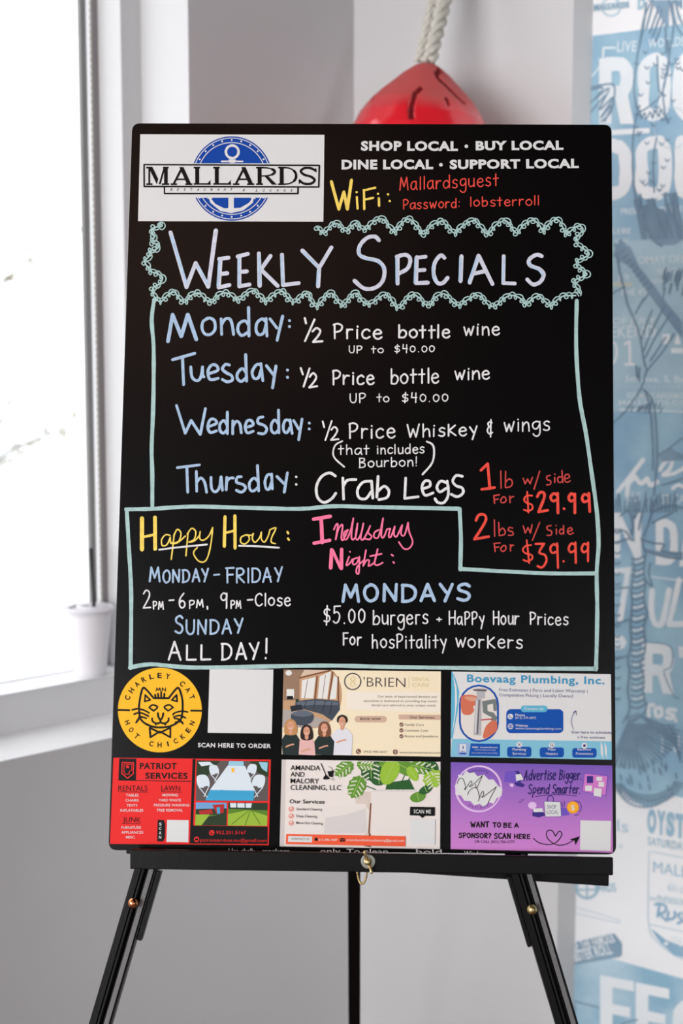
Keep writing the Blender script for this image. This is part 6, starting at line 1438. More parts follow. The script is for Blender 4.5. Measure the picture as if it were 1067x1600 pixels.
 ('sponsor_card', 'off-white printed cleaning card', None, '''
P|card_offwhite|1|-988 -3458 932 -3459 932 -4494 -995 -4491
P|card_greige|2|-988 -3458 -937 -3460 -939 -4492 -995 -4491
P|card_warm|2|-120 -3838 95 -3826 100 -4315 53 -4484 24 -4481 38 -3971 -80 -3973
'''),
 ('picture', 'photo of green monstera leaves in white square pots', 'sponsor_card', '''
P|photo_pot|3|95 -3820 133 -3796 641 -3797 692 -4153 674 -4303 509 -4338 197 -4323 109 -4258
P|photo_pot_shade|4|114 -3804 641 -3800 637 -3820 114 -3820
P|photo_pot|3|-499 -4036 -470 -4007 38 -4005 81 -4047 61 -4312 3 -4340 -485 -4335
S|photo_brown|3|18|96 -3970 77 -4316
P|photo_pot_shade|4|-448 -4141 -234 -4109 38 -4028 51 -4316 -465 -4331
P|photo_wood|5|20 -4469 84 -4315 100 -4334 102 -4484
P|photo_leaf|7|-342 -3642 -336 -3609 -354 -3587 -328 -3554 -324 -3521 -286 -3498 -265 -3472 -232 -3471 -202 -3471 -178 -3470 -145 -3470 -138 -3487 -113 -3501 -124 -3531 -115 -3558 -142 -3582 -151 -3613 -187 -3625 -220 -3655 -253 -3651 -292 -3667 -308 -3645
S|photo_leaf_gap|8|16|-169 -3539 -167 -3591
S|photo_leaf_gap|8|16|-198 -3503 -247 -3488
S|photo_leaf_gap|8|16|-207 -3569 -206 -3620
S|photo_leaf_gap|8|16|-236 -3532 -286 -3517
S|photo_leaf_gap|8|16|-246 -3598 -244 -3649
S|photo_leaf_gap|8|16|-275 -3561 -324 -3546
S|photo_leaf_gap|8|16|-285 -3627 -283 -3678
S|photo_leaf_gap|8|16|-313 -3590 -363 -3576
S|photo_leaf_light|8|6|-145 -3492 -308 -3616
P|photo_leaf|8|-140 -3910 -154 -3875 -185 -3862 -179 -3816 -195 -3782 -170 -3740 -167 -3699 -135 -3682 -115 -3648 -82 -3651 -50 -3633 -25 -3656 9 -3658 16 -3694 41 -3716 29 -3753 38 -3788 9 -3818 -6 -3864 -43 -3876 -73 -3911 -103 -3897
S|photo_leaf_gap|9|16|-25 -3724 8 -3774
S|photo_leaf_gap|9|16|-77 -3701 -137 -3711
S|photo_leaf_gap|9|16|-46 -3772 -13 -3822
S|photo_leaf_gap|9|16|-98 -3749 -158 -3759
S|photo_leaf_gap|9|16|-68 -3820 -35 -3870
S|photo_leaf_gap|9|16|-120 -3797 -180 -3807
S|photo_leaf_gap|9|16|-90 -3868 -56 -3918
S|photo_leaf_gap|9|16|-141 -3845 -201 -3855
S|photo_leaf_light|9|6|-29 -3665 -121 -3869
P|photo_leaf_dark|6|105 -3712 69 -3689 29 -3693 9 -3652 -27 -3631 -24 -3585 -45 -3549 -20 -3519 -18 -3482 20 -3469 44 -3467 83 -3467 121 -3466 148 -3466 188 -3465 196 -3501 225 -3526 211 -3565 221 -3610 189 -3637 176 -3681 136 -3683
S|photo_leaf_gap|7|16|122 -3503 186 -3529
S|photo_leaf_gap|7|16|53 -3508 -6 -3545
S|photo_leaf_gap|7|16|126 -3553 190 -3579
S|photo_leaf_gap|7|16|58 -3558 -1 -3595
S|photo_leaf_gap|7|16|130 -3603 194 -3629
S|photo_leaf_gap|7|16|62 -3608 3 -3645
S|photo_leaf_gap|7|16|134 -3653 198 -3679
S|photo_leaf_gap|7|16|66 -3658 7 -3695
S|photo_leaf_light|7|6|84 -3472 101 -3668
P|photo_leaf_bright|7|252 -3737 227 -3718 211 -3688 203 -3648 206 -3601 219 -3553 238 -3510 262 -3477 292 -3464 324 -3463 357 -3463 387 -3462 412 -3462 430 -3483 440 -3517 441 -3555 432 -3595 413 -3637 385 -3679 352 -3712 317 -3734 283 -3742
S|photo_leaf_light|8|6|375 -3468 273 -3691
P|photo_leaf|6|653 -3609 635 -3628 607 -3638 570 -3640 527 -3633 483 -3618 444 -3598 414 -3574 392 -3547 378 -3519 375 -3491 382 -3467 398 -3462 423 -3462 455 -3461 490 -3461 526 -3460 565 -3465 603 -3493 633 -3524 652 -3555 659 -3584
S|photo_leaf_light|7|6|406 -3480 611 -3587
P|photo_leaf|7|890 -3563 854 -3578 850 -3604 796 -3604 762 -3620 707 -3606 659 -3608 629 -3585 585 -3574 578 -3547 546 -3524 564 -3503 555 -3476 593 -3467 610 -3459 656 -3459 693 -3458 736 -3458 793 -3465 818 -3492 868 -3511 862 -3536
S|photo_leaf_gap|8|16|641 -3495 687 -3464
S|photo_leaf_gap|8|16|632 -3538 663 -3583
S|photo_leaf_gap|8|16|702 -3506 748 -3475
S|photo_leaf_gap|8|16|694 -3549 724 -3595
S|photo_leaf_gap|8|16|764 -3518 810 -3486
S|photo_leaf_gap|8|16|755 -3560 786 -3606
S|photo_leaf_gap|8|16|825 -3529 871 -3498
S|photo_leaf_gap|8|16|816 -3572 847 -3617
S|photo_leaf_light|8|6|575 -3505 836 -3553
P|photo_leaf_bright|8|890 -3763 852 -3757 814 -3772 787 -3748 748 -3744 741 -3709 714 -3689 732 -3659 726 -3631 759 -3609 775 -3580 814 -3573 847 -3551 879 -3562 918 -3554 929 -3579 929 -3589 929 -3622 929 -3652 929 -3682 930 -3718 914 -3732
S|photo_leaf_gap|9|16|863 -3603 921 -3602
S|photo_leaf_gap|9|16|799 -3628 751 -3673
S|photo_leaf_gap|9|16|877 -3638 921 -3638
S|photo_leaf_gap|9|16|813 -3664 765 -3709
S|photo_leaf_gap|9|16|891 -3674 922 -3674
S|photo_leaf_gap|9|16|828 -3699 780 -3745
S|photo_leaf_gap|9|16|906 -3710 922 -3710
S|photo_leaf_gap|9|16|842 -3735 794 -3780
S|photo_leaf_light|9|6|816 -3580 878 -3731
P|photo_leaf|8|680 -3940 653 -3945 626 -3944 603 -3938 584 -3927 571 -3911 566 -3895 570 -3878 581 -3862 598 -3846 620 -3833 646 -3824 673 -3818 699 -3817 722 -3821 740 -3829 752 -3841 757 -3858 754 -3877 744 -3897 728 -3915 706 -3930
S|photo_leaf_light|9|6|649 -3834 675 -3922
P|photo_leaf_dark|9|779 -3834 756 -3844 733 -3849 712 -3848 694 -3843 681 -3834 674 -3822 675 -3808 682 -3793 696 -3778 713 -3763 735 -3750 757 -3740 780 -3734 800 -3732 817 -3735 829 -3742 835 -3754 836 -3770 829 -3787 817 -3805 800 -3821
S|photo_leaf_light|10|6|739 -3757 772 -3821
P|photo_leaf_dark|6|197 -3752 169 -3751 143 -3745 121 -3733 105 -3717 95 -3698 94 -3680 100 -3663 114 -3648 134 -3636 159 -3627 186 -3622 214 -3622 240 -3627 261 -3636 277 -3648 287 -3663 288 -3682 282 -3702 268 -3721 248 -3736 224 -3747
S|photo_leaf_light|7|6|187 -3634 195 -3732
P|photo_leaf|5|341 -3570 328 -3588 307 -3602 280 -3608 248 -3609 215 -3602 186 -3590 164 -3575 147 -3555 136 -3533 133 -3510 138 -3488 150 -3469 168 -3465 192 -3465 218 -3465 245 -3464 274 -3464 302 -3478 325 -3500 340 -3524 345 -3548
S|photo_leaf_light|6|6|156 -3495 310 -3557
P|photo_leaf_bright|7|651 -3687 635 -3693 615 -3690 593 -3680 571 -3663 551 -3641 535 -3618 526 -3596 522 -3574 524 -3553 531 -3536 543 -3524 559 -3518 577 -3518 597 -3525 616 -3538 633 -3555 648 -3578 660 -3605 667 -3632 668 -3656 662 -3675
S|photo_leaf_light|8|6|552 -3539 634 -3662
P|photo_leaf|7|135 -3519 113 -3533 112 -3553 78 -3559 58 -3574 23 -3568 -7 -3574 -27 -3559 -56 -3554 -61 -3534 -82 -3519 -72 -3501 -79 -3481 -56 -3470 -46 -3468 -17 -3468 5 -3468 33 -3467 69 -3467 86 -3470 119 -3481 116 -3500
S|photo_leaf_gap|8|16|-25 -3488 3 -3474
S|photo_leaf_gap|8|16|-28 -3522 -6 -3554
S|photo_leaf_gap|8|16|14 -3491 42 -3473
S|photo_leaf_gap|8|16|11 -3525 33 -3558
S|photo_leaf_gap|8|16|53 -3495 81 -3472
S|photo_leaf_gap|8|16|50 -3528 72 -3561
S|photo_leaf_gap|8|16|92 -3498 120 -3472
S|photo_leaf_gap|8|16|89 -3532 111 -3564
S|photo_leaf_light|8|6|-65 -3502 101 -3516
P|photo_leaf_dark|7|892 -3593 873 -3605 850 -3611 823 -3608 796 -3598 771 -3581 751 -3562 739 -3540 733 -3517 733 -3494 740 -3473 753 -3457 772 -3457 794 -3457 817 -3456 840 -3456 862 -3456 881 -3473 898 -3499 908 -3525 910 -3551 905 -3575
S|photo_leaf_light|8|6|766 -3467 871 -3572
S|photo_leaf_dark|5|12|249 -3640 309 -3794
S|photo_leaf_dark|5|12|328 -3678 339 -3797
S|photo_leaf_dark|5|12|35 -3759 153 -3800
S|photo_leaf_dark|5|12|503 -3617 426 -3796
S|photo_leaf_dark|5|12|601 -3577 485 -3795
P|photo_leaf_dark|4|289 -3717 562 -3674 622 -3793 270 -3798
'''),
 ('lettering', 'black printed lettering', 'sponsor_card', '''
T|ink_black|12|AMANDA|-880|-3583|-521|-3582|58|1|0
T|ink_black|12|AND|-879|-3660|-710|-3662|58|1|0
T|ink_black|12|MALORY|-877|-3739|-533|-3738|58|1|0
T|ink_black|12|CLEANING, LLC|-876|-3818|-263|-3813|58|1|0
T|ink_black|12|Our Services|-885|-3978|-463|-3978|46|2|0
L|card_orange|12|5|-837 -4047 -839 -4057 -845 -4066 -853 -4072 -864 -4074 -874 -4072 -883 -4067 -889 -4058 -892 -4048 -890 -4038 -884 -4029 -875 -4023 -865 -4021 -854 -4022 -845 -4028 -839 -4037 -837 -4047
S|card_orange|12|6|-878 -4048 -866 -4059 -845 -4032
T|ink_grey|12|Standard Cleaning|-801|-4058|-491|-4059|29|1|0
L|card_orange|12|5|-835 -4130 -837 -4140 -843 -4149 -852 -4155 -862 -4157 -873 -4155 -882 -4149 -888 -4141 -890 -4130 -888 -4120 -883 -4111 -874 -4105 -863 -4103 -853 -4105 -844 -4111 -838 -4119 -835 -4130
S|card_orange|12|6|-877 -4130 -865 -4142 -844 -4114
T|ink_grey|12|Deep Cleaning|-800|-4141|-552|-4143|29|1|0
L|card_orange|12|5|-834 -4212 -836 -4223 -842 -4231 -851 -4237 -861 -4240 -871 -4238 -880 -4232 -887 -4223 -889 -4213 -887 -4203 -881 -4194 -872 -4188 -862 -4186 -851 -4188 -842 -4193 -836 -4202 -834 -4212
S|card_orange|12|6|-875 -4213 -863 -4224 -842 -4197
T|ink_grey|12|Move Out Cleaning|-799|-4223|-480|-4224|29|1|0
P|card_orange|12|-918 -4342 517 -4347 514 -4468 -922 -4461
P|white_print|13|-894 -4365 -605 -4366 -606 -4437 -895 -4435
T|ink_black|14|CONTACT US|-854|-4408|-643|-4409|23|1|0
P|ink_black|13|-534 -4399 -536 -4409 -542 -4416 -551 -4420 -560 -4420 -569 -4416 -575 -4409 -577 -4400 -575 -4391 -569 -4383 -561 -4379 -551 -4379 -543 -4383 -537 -4390
T|white_print|13|612-386-1687|-526|-4415|-302|-4415|25|1|0
P|ink_black|13|-271 -4380 -209 -4379 -209 -4421 -271 -4422
S|card_orange|14|4|-270 -4382 -240 -4405 -211 -4383
T|white_print|13|amandaandmalorycleaning@gmail.com|-191|-4413|500|-4413|27|1|0
S|ink_black|12|10|-511 -3500 -452 -3635
P|ink_black|12|-485 -3670 -452 -3627 -400 -3678 -426 -3688 -475 -3689
P|ink_black|12|-433 -3592 -355 -3583 -367 -3662 -412 -3653
S|ink_black|12|8|-378 -3576 -355 -3585
P|ink_black|12|-408 -3537 -411 -3542 -417 -3543 -420 -3538 -417 -3533 -411 -3532
P|ink_black|12|-382 -3549 -385 -3554 -391 -3554 -394 -3549 -391 -3544 -385 -3544
P|ink_black|12|-369 -3562 -371 -3567 -377 -3567 -380 -3562 -377 -3557 -372 -3557
P|ink_black|12|-371 -3688 -374 -3693 -379 -3693 -382 -3688 -380 -3683 -374 -3683
P|ink_black|12|-347 -3691 -350 -3696 -356 -3696 -359 -3691 -356 -3686 -350 -3686
P|ink_black|12|-361 -3674 -364 -3679 -370 -3679 -373 -3674 -370 -3669 -364 -3669
P|ink_black|12|569 -3998 867 -3999 865 -4103 751 -4103 718 -4130 682 -4102 565 -4099
T|white_print|13|SCAN ME|614|-4074|819|-4075|46|3|0
P|white_print|12|574 -4142 873 -4143 869 -4441 568 -4438
'''),
 ('sponsor_card', 'purple printed advertising card', None, '''
P|card_purple|1|1056 -3461 3001 -3474 2999 -4506 1060 -4492
'''),
 ('emblem', 'round white brush stroke emblem', 'sponsor_card', '''
L|card_pale_lilac|2|18|1663 -3770 1661 -3809 1652 -3846 1639 -3883 1620 -3916 1597 -3948 1569 -3975 1538 -3998 1504 -4017 1468 -4031 1430 -4040 1391 -4043 1352 -4041 1314 -4033 1278 -4021 1244 -4003 1213 -3980 1185 -3954 1162 -3923 1143 -3890 1129 -3854 1121 -3817 1118 -3778 1120 -3740 1128 -3702 1142 -3666 1160 -3632 1184 -3601 1211 -3573 1242 -3549 1276 -3530 1313 -3516 1351 -3508 1390 -3504 1429 -3507 1467 -3514 1503 -3527 1538 -3545 1569 -3568 1597 -3595 1620 -3625 1639 -3659 1652 -3695 1660 -3732 1663 -3770
L|card_pale_lilac|2|6|1673 -3763 1670 -3801 1662 -3839 1648 -3875 1630 -3909 1607 -3940 1579 -3967 1548 -3991 1514 -4010 1478 -4023 1440 -4032 1401 -4035 1362 -4033 1324 -4026 1288 -4013 1254 -3995 1222 -3972 1195 -3946 1171 -3915 1153 -3882 1139 -3846 1130 -3809 1127 -3770 1130 -3732 1138 -3694 1152 -3658 1170 -3624 1193 -3593 1221 -3565 1252 -3542 1286 -3523 1323 -3509 1361 -3500 1400 -3497 1439 -3499 1477 -3506 1513 -3519 1547 -3537 1579 -3560 1606 -3587 1630 -3617 1648 -3651 1662 -3687 1670 -3724 1673 -3763
P|white_print|3|1104 -3744 1162 -3666 1142 -3608 1201 -3617 1240 -3559 1279 -3587 1337 -3577 1377 -3624 1455 -3604 1513 -3661 1572 -3660 1630 -3736 1679 -3774 1669 -3851 1611 -3881 1572 -3948 1514 -3930 1455 -3989 1407 -3951 1338 -3971 1299 -3924 1221 -3915 1182 -3858 1108 -3840 1133 -3791
S|ink_black|5|8|1133 -3714 1162 -3656 1205 -3661 1237 -3751 1237 -3751 1225 -3790 1299 -3683 1309 -3718 1279 -3745 1314 -3737 1439 -3614 1439 -3614 1367 -3769 1357 -3721
S|ink_black|5|8|1260 -3847 1289 -3789 1367 -3759 1406 -3878 1406 -3878 1387 -3922 1439 -3801 1455 -3835 1432 -3870 1455 -3864 1607 -3746 1607 -3746 1543 -3862 1504 -3946
T|ink_violet|5|M|1289|-3593|1307|-3584|25|0|0
T|ink_violet|5|E|1319|-3579|1338|-3573|25|0|0
T|ink_violet|5|G|1351|-3570|1371|-3567|25|0|0
T|ink_violet|5|A|1384|-3566|1404|-3566|25|0|0
T|ink_violet|5|N|1417|-3567|1437|-3570|25|0|0
T|ink_violet|5|'|1449|-3573|1468|-3580|25|0|0
T|ink_violet|5|S|1480|-3585|1498|-3594|25|0|0
T|ink_violet|5|M|1271|-3978|1289|-3987|25|0|0
T|ink_violet|5|A|1306|-3994|1325|-4001|25|0|0
T|ink_violet|5|I|1349|-4006|1356|-4007|25|0|0
T|ink_violet|5|L|1381|-4009|1401|-4009|25|0|0
T|ink_violet|5|E|1420|-4007|1440|-4003|25|0|0
T|ink_violet|5|R|1458|-3999|1477|-3992|25|0|0
T|ink_violet|5|S|1494|-3984|1511|-3975|25|0|0
'''),
 ('drawing', 'small drawings of a mailbox, shopping bag, coin and notice board', 'sponsor_card', '''
P|card_violet|3|1708 -3581 1737 -3557 1825 -3556 1868 -3579 1868 -3690 1700 -3687
P|card_violet_dark|4|1825 -3556 1874 -3555 1903 -3597 1903 -3684 1864 -3691 1854 -3589
P|white_print|5|1837 -3598 1899 -3588 1932 -3655 1844 -3675
P|card_pale_lilac|3|1766 -3705 1815 -3710 1805 -3749 1770 -3738
P|card_violet_dark|3|1815 -3691 1903 -3690 1951 -3722 1922 -3747 1844 -3733
P|card_pink|3|2666 -3571 2944 -3598 2917 -3833 2638 -3787
L|card_violet|4|8|2666 -3571 2666 -3571 2944 -3598 2944 -3598 2917 -3833 2917 -3833 2638 -3787 2638 -3787 2666 -3571
P|card_violet_dark|4|2693 -3602 2769 -3601 2768 -3685 2693 -3686
P|white_print|4|2808 -3612 2876 -3611 2876 -3657 2808 -3658
P|white_print|4|2833 -3671 2899 -3670 2898 -3728 2832 -3729
P|white_print|4|2673 -3717 2755 -3716 2754 -3778 2673 -3779
P|white_print|5|2782 -3743 2871 -3753 2863 -3849 2773 -3835
P|card_violet_dark|3|2039 -4028 2171 -4036 2194 -4077 2116 -4102 2038 -4087
P|white_print|4|2048 -3999 2155 -3990 2174 -4036 2054 -4041
P|card_pale_lilac|3|2089 -3960 2088 -3970 2084 -3979 2078 -3987 2070 -3993 2060 -3999 2050 -4002 2039 -4003 2027 -4002 2017 -3999 2007 -3994 1999 -3988 1993 -3980 1989 -3971 1988 -3962 1989 -3952 1993 -3943 1999 -3935 2007 -3928 2017 -3923 2027 -3920 2039 -3919 2050 -3920 2061 -3923 2070 -3927 2078 -3934 2084 -3942 2088 -3951
P|white_print|5|2179 -3911 2373 -3914 2384 -4086 2194 -4093
S|card_violet_dark|4|10|2223 -3920 2223 -3866 2257 -3843 2288 -3865 2287 -3919
L|card_violet_dark|6|4|2179 -3911 2179 -3911 2373 -3914 2373 -3914 2384 -4086 2384 -4086 2194 -4093 2194 -4093 2179 -3911
P|card_violet|4|2384 -3985 2470 -3983 2481 -4069 2388 -4080
S|card_violet_dark|3|8|2398 -3975 2392 -3917
S|card_violet_dark|3|8|2417 -3975 2423 -3907
P|coin_gold|5|2598 -3976 2596 -3992 2590 -4007 2581 -4021 2570 -4033 2556 -4042 2540 -4048 2524 -4050 2507 -4048 2492 -4043 2478 -4034 2466 -4023 2457 -4009 2452 -3994 2450 -3978 2452 -3962 2458 -3946 2467 -3932 2478 -3921 2492 -3912 2508 -3906 2524 -3904 2541 -3906 2556 -3911 2570 -3919 2582 -3931 2591 -3944 2596 -3960
L|coin_dark|6|6|2594 -3976 2592 -3991 2587 -4006 2578 -4019 2567 -4030 2554 -4039 2539 -4044 2524 -4046 2508 -4044 2493 -4039 2480 -4031 2469 -4021 2461 -4008 2456 -3993 2454 -3978 2456 -3962 2461 -3948 2470 -3935 2481 -3923 2494 -3915 2509 -3910 2524 -3908 2540 -3909 2555 -3914 2568 -3922 2579 -3933 2587 -3946 2592 -3960 2594 -3976
S|card_violet_dark|4|8|2544 -3896 2602 -3914 2625 -3975 2605 -4029
S|card_violet_dark|4|8|2543 -4072 2582 -4064 2597 -4052
T|white_print|7|$|2503|-4008|2547|-4007|58|2|0
S|ink_navy|3|5|1868 -3929 1887 -3917 1899 -3928 1910 -3909 1926 -3905
S|ink_navy|3|5|1903 -3896 1922 -3890 1945 -3889
'''),
 ('lettering', 'navy and black printed lettering', 'sponsor_card', '''
T|ink_violet_bold|7|SHOP|2217|-3997|2324|-3997|44|0|0
T|ink_violet_bold|7|LOCAL|2213|-4058|2349|-4058|44|0|0
S|ink_navy|4|13|1935 -3667 1935 -3667 1969 -3547 1969 -3547 1974 -3666
S|ink_navy|4|13|1947 -3625 1974 -3622
S|ink_navy|4|13|2040 -3541 2026 -3660
S|ink_navy|4|13|2029 -3612 2022 -3589 2005 -3601 1997 -3633 2002 -3659 2015 -3655 2028 -3631
S|ink_navy|4|13|2053 -3584 2053 -3584 2058 -3660 2058 -3660 2083 -3583
S|ink_navy|4|13|2097 -3616 2124 -3609 2124 -3586 2114 -3579 2100 -3597 2094 -3628 2099 -3653 2111 -3656 2123 -3641
S|ink_navy|4|13|2148 -3578 2139 -3654
S|ink_navy|4|13|2144 -3612 2156 -3585 2170 -3585
S|ink_navy|4|13|2203 -3542 2189 -3655
S|ink_navy|4|13|2184 -3584 2212 -3580
S|ink_navy|4|13|2232 -3582 2223 -3654
S|ink_navy|4|13|2234 -3555 2234 -3559
S|ink_navy|4|13|2275 -3581 2264 -3572 2251 -3587 2253 -3606 2267 -3617 2267 -3638 2254 -3651 2241 -3643
S|ink_navy|4|13|2289 -3609 2316 -3602 2316 -3579 2306 -3571 2292 -3590 2286 -3621 2291 -3646 2303 -3649 2315 -3634
S|ink_navy|4|13|2376 -3536 2362 -3648
S|ink_navy|4|13|2374 -3537 2399 -3541 2398 -3570 2371 -3588 2371 -3588 2396 -3599 2394 -3633 2378 -3647 2359 -3649
S|ink_navy|4|13|2423 -3580 2415 -3647
S|ink_navy|4|13|2429 -3553 2429 -3556
S|ink_navy|4|13|2477 -3584 2466 -3576 2449 -3590 2443 -3616 2450 -3636 2464 -3629 2475 -3604
S|ink_navy|4|13|2476 -3578 2465 -3666 2451 -3692 2438 -3688 2434 -3674
S|ink_navy|4|13|2522 -3579 2511 -3572 2494 -3585 2488 -3611 2495 -3631 2509 -3624 2520 -3600
S|ink_navy|4|13|2528 -3572 2518 -3661 2504 -3687 2490 -3682 2487 -3669
S|ink_navy|4|13|2538 -3610 2565 -3604 2565 -3583 2555 -3575 2541 -3592 2535 -3622 2540 -3645 2553 -3648 2564 -3635
S|ink_navy|4|13|2589 -3575 2580 -3647
S|ink_navy|4|13|2589 -3602 2601 -3577 2615 -3577
S|ink_navy|4|13|2623 -3643 2624 -3645
S|ink_navy|4|13|2036 -3726 2024 -3712 2004 -3727 2002 -3754 2024 -3773 2026 -3802 2008 -3824 1989 -3812
S|ink_navy|4|13|2053 -3755 2040 -3866
S|ink_navy|4|13|2050 -3767 2068 -3749 2082 -3766 2074 -3800 2058 -3814 2047 -3805
S|ink_navy|4|13|2102 -3784 2132 -3777 2132 -3756 2120 -3749 2105 -3766 2099 -3795 2106 -3818 2119 -3821 2131 -3807
S|ink_navy|4|13|2153 -3748 2144 -3820
S|ink_navy|4|13|2155 -3780 2172 -3751 2184 -3763 2180 -3821
S|ink_navy|4|13|2246 -3709 2232 -3820
S|ink_navy|4|13|2238 -3774 2229 -3752 2211 -3764 2203 -3793 2209 -3818 2223 -3814 2236 -3792
S|ink_navy|4|13|2323 -3721 2313 -3707 2294 -3721 2292 -3747 2312 -3766 2314 -3794 2298 -3815 2280 -3803
S|ink_navy|4|13|2336 -3746 2328 -3814
S|ink_navy|4|13|2338 -3772 2351 -3748 2359 -3761 2353 -3815
S|ink_navy|4|13|2357 -3774 2370 -3750 2378 -3762 2373 -3816
S|ink_navy|4|13|2427 -3754 2418 -3746 2401 -3759 2393 -3788 2396 -3811 2408 -3811 2422 -3784
S|ink_navy|4|13|2428 -3742 2428 -3742 2422 -3790 2425 -3811
S|ink_navy|4|13|2447 -3742 2438 -3811
S|ink_navy|4|13|2442 -3771 2454 -3747 2468 -3747
S|ink_navy|4|13|2500 -3711 2487 -3812
S|ink_navy|4|13|2485 -3751 2513 -3749
S|ink_navy|4|13|2526 -3774 2553 -3768 2553 -3748 2543 -3741 2529 -3757 2523 -3785 2529 -3808 2541 -3811 2552 -3798
S|ink_navy|4|13|2575 -3744 2566 -3813
S|ink_navy|4|13|2570 -3772 2582 -3749 2596 -3748
S|ink_navy|4|13|2604 -3809 2605 -3811
S|ink_navy|4|7|2078 -3855 2233 -3835 2408 -3829 2567 -3842
S|ink_black|4|14|1300 -4167 1300 -4167 1313 -4227 1313 -4227 1326 -4188 1326 -4188 1339 -4227 1339 -4227 1353 -4166
S|ink_black|4|14|1368 -4226 1368 -4226 1387 -4165 1387 -4165 1407 -4226
S|ink_black|4|14|1373 -4205 1400 -4204
S|ink_black|4|14|1426 -4225 1426 -4225 1427 -4164 1427 -4164 1459 -4223 1459 -4223 1462 -4163
S|ink_black|4|14|1477 -4165 1517 -4163
S|ink_black|4|14|1496 -4163 1496 -4223
S|ink_black|4|14|1565 -4175 1603 -4173
S|ink_black|4|14|1585 -4174 1585 -4225
S|ink_black|4|14|1637 -4171 1622 -4182 1620 -4204 1633 -4222 1651 -4214 1656 -4191 1647 -4174 1634 -4171
S|ink_black|4|14|1697 -4176 1697 -4227
S|ink_black|4|14|1695 -4175 1723 -4176 1726 -4190 1700 -4198 1700 -4198 1728 -4203 1731 -4218 1715 -4225 1695 -4226
S|ink_black|4|14|1753 -4176 1753 -4226
S|ink_black|4|14|1752 -4176 1783 -4175
S|ink_black|4|14|1752 -4199 1778 -4198
S|ink_black|4|14|1754 -4225 1786 -4224
S|ink_black|4|14|1824 -4226 1824 -4226 1847 -4174 1847 -4174 1870 -4225
S|ink_black|4|14|1830 -4208 1861 -4207
S|ink_black|4|14|1191 -4307 1179 -4300 1163 -4307 1164 -4319 1186 -4329 1191 -4343 1178 -4353 1159 -4347
S|ink_black|4|14|1211 -4300 1212 -4354
S|ink_black|4|14|1210 -4304 1225 -4299 1241 -4307 1239 -4322 1227 -4329 1213 -4330
S|ink_black|4|14|1275 -4301 1261 -4312 1259 -4335 1272 -4354 1289 -4346 1294 -4323 1285 -4305 1273 -4301
S|ink_black|4|14|1312 -4354 1312 -4354 1314 -4301 1314 -4301 1344 -4353 1344 -4353 1347 -4301
S|ink_black|4|14|1395 -4307 1383 -4300 1366 -4307 1368 -4320 1389 -4330 1394 -4343 1381 -4354 1362 -4348
S|ink_black|4|14|1430 -4302 1415 -4312 1413 -4336 1426 -4354 1444 -4347 1449 -4323 1440 -4305 1428 -4302
S|ink_black|4|14|1468 -4302 1468 -4355
S|ink_black|4|14|1465 -4302 1484 -4300 1496 -4310 1490 -4323 1469 -4328 1469 -4328 1499 -4354
S|ink_black|4|14|1516 -4311 1526 -4300 1541 -4308 1536 -4323 1526 -4329 1526 -4339
S|ink_black|4|14|1526 -4352 1527 -4353
S|ink_black|4|14|1616 -4306 1603 -4298 1587 -4306 1589 -4320 1610 -4331 1615 -4347 1602 -4359 1583 -4352
S|ink_black|4|14|1670 -4304 1658 -4296 1640 -4306 1634 -4329 1642 -4351 1658 -4356 1671 -4347
S|ink_black|4|14|1683 -4359 1683 -4359 1702 -4297 1702 -4297 1720 -4358
S|ink_black|4|14|1692 -4336 1717 -4334
S|ink_black|4|14|1740 -4358 1740 -4358 1742 -4297 1742 -4297 1772 -4357 1772 -4357 1774 -4297
S|ink_black|4|14|1825 -4304 1825 -4356
S|ink_black|4|14|1857 -4304 1856 -4355
S|ink_black|4|14|1824 -4331 1857 -4329
S|ink_black|4|14|1879 -4305 1879 -4355
S|ink_black|4|14|1878 -4304 1908 -4304
S|ink_black|4|14|1878 -4328 1903 -4327
S|ink_black|4|14|1877 -4355 1907 -4354
S|ink_black|4|14|1926 -4304 1926 -4355
S|ink_black|4|14|1922 -4306 1942 -4304 1955 -4313 1949 -4326 1926 -4331 1926 -4331 1957 -4356
S|ink_black|4|14|1978 -4305 1978 -4356
S|ink_black|4|14|1978 -4306 2008 -4305
S|ink_black|4|14|1979 -4328 2004 -4327
S|ink_black|4|14|1979 -4354 2008 -4353
T|ink_black|4|OR CALL (651) 706-5777|1344|-4413|1825|-4410|31|2|0
S|ink_black|4|11|2048 -4347 2115 -4400 2232 -4421 2328 -4387 2391 -4300 2358 -4262 2313 -4320 2313 -4320 2271 -4254 2213 -4265 2216 -4341 2309 -4416 2425 -4418 2542 -4355
P|ink_black|4|2483 -4356 2608 -4316 2553 -4424 2541 -4370
P|white_print|3|2613 -4129 2981 -4131 2970 -4486 2607 -4480
'''),
]
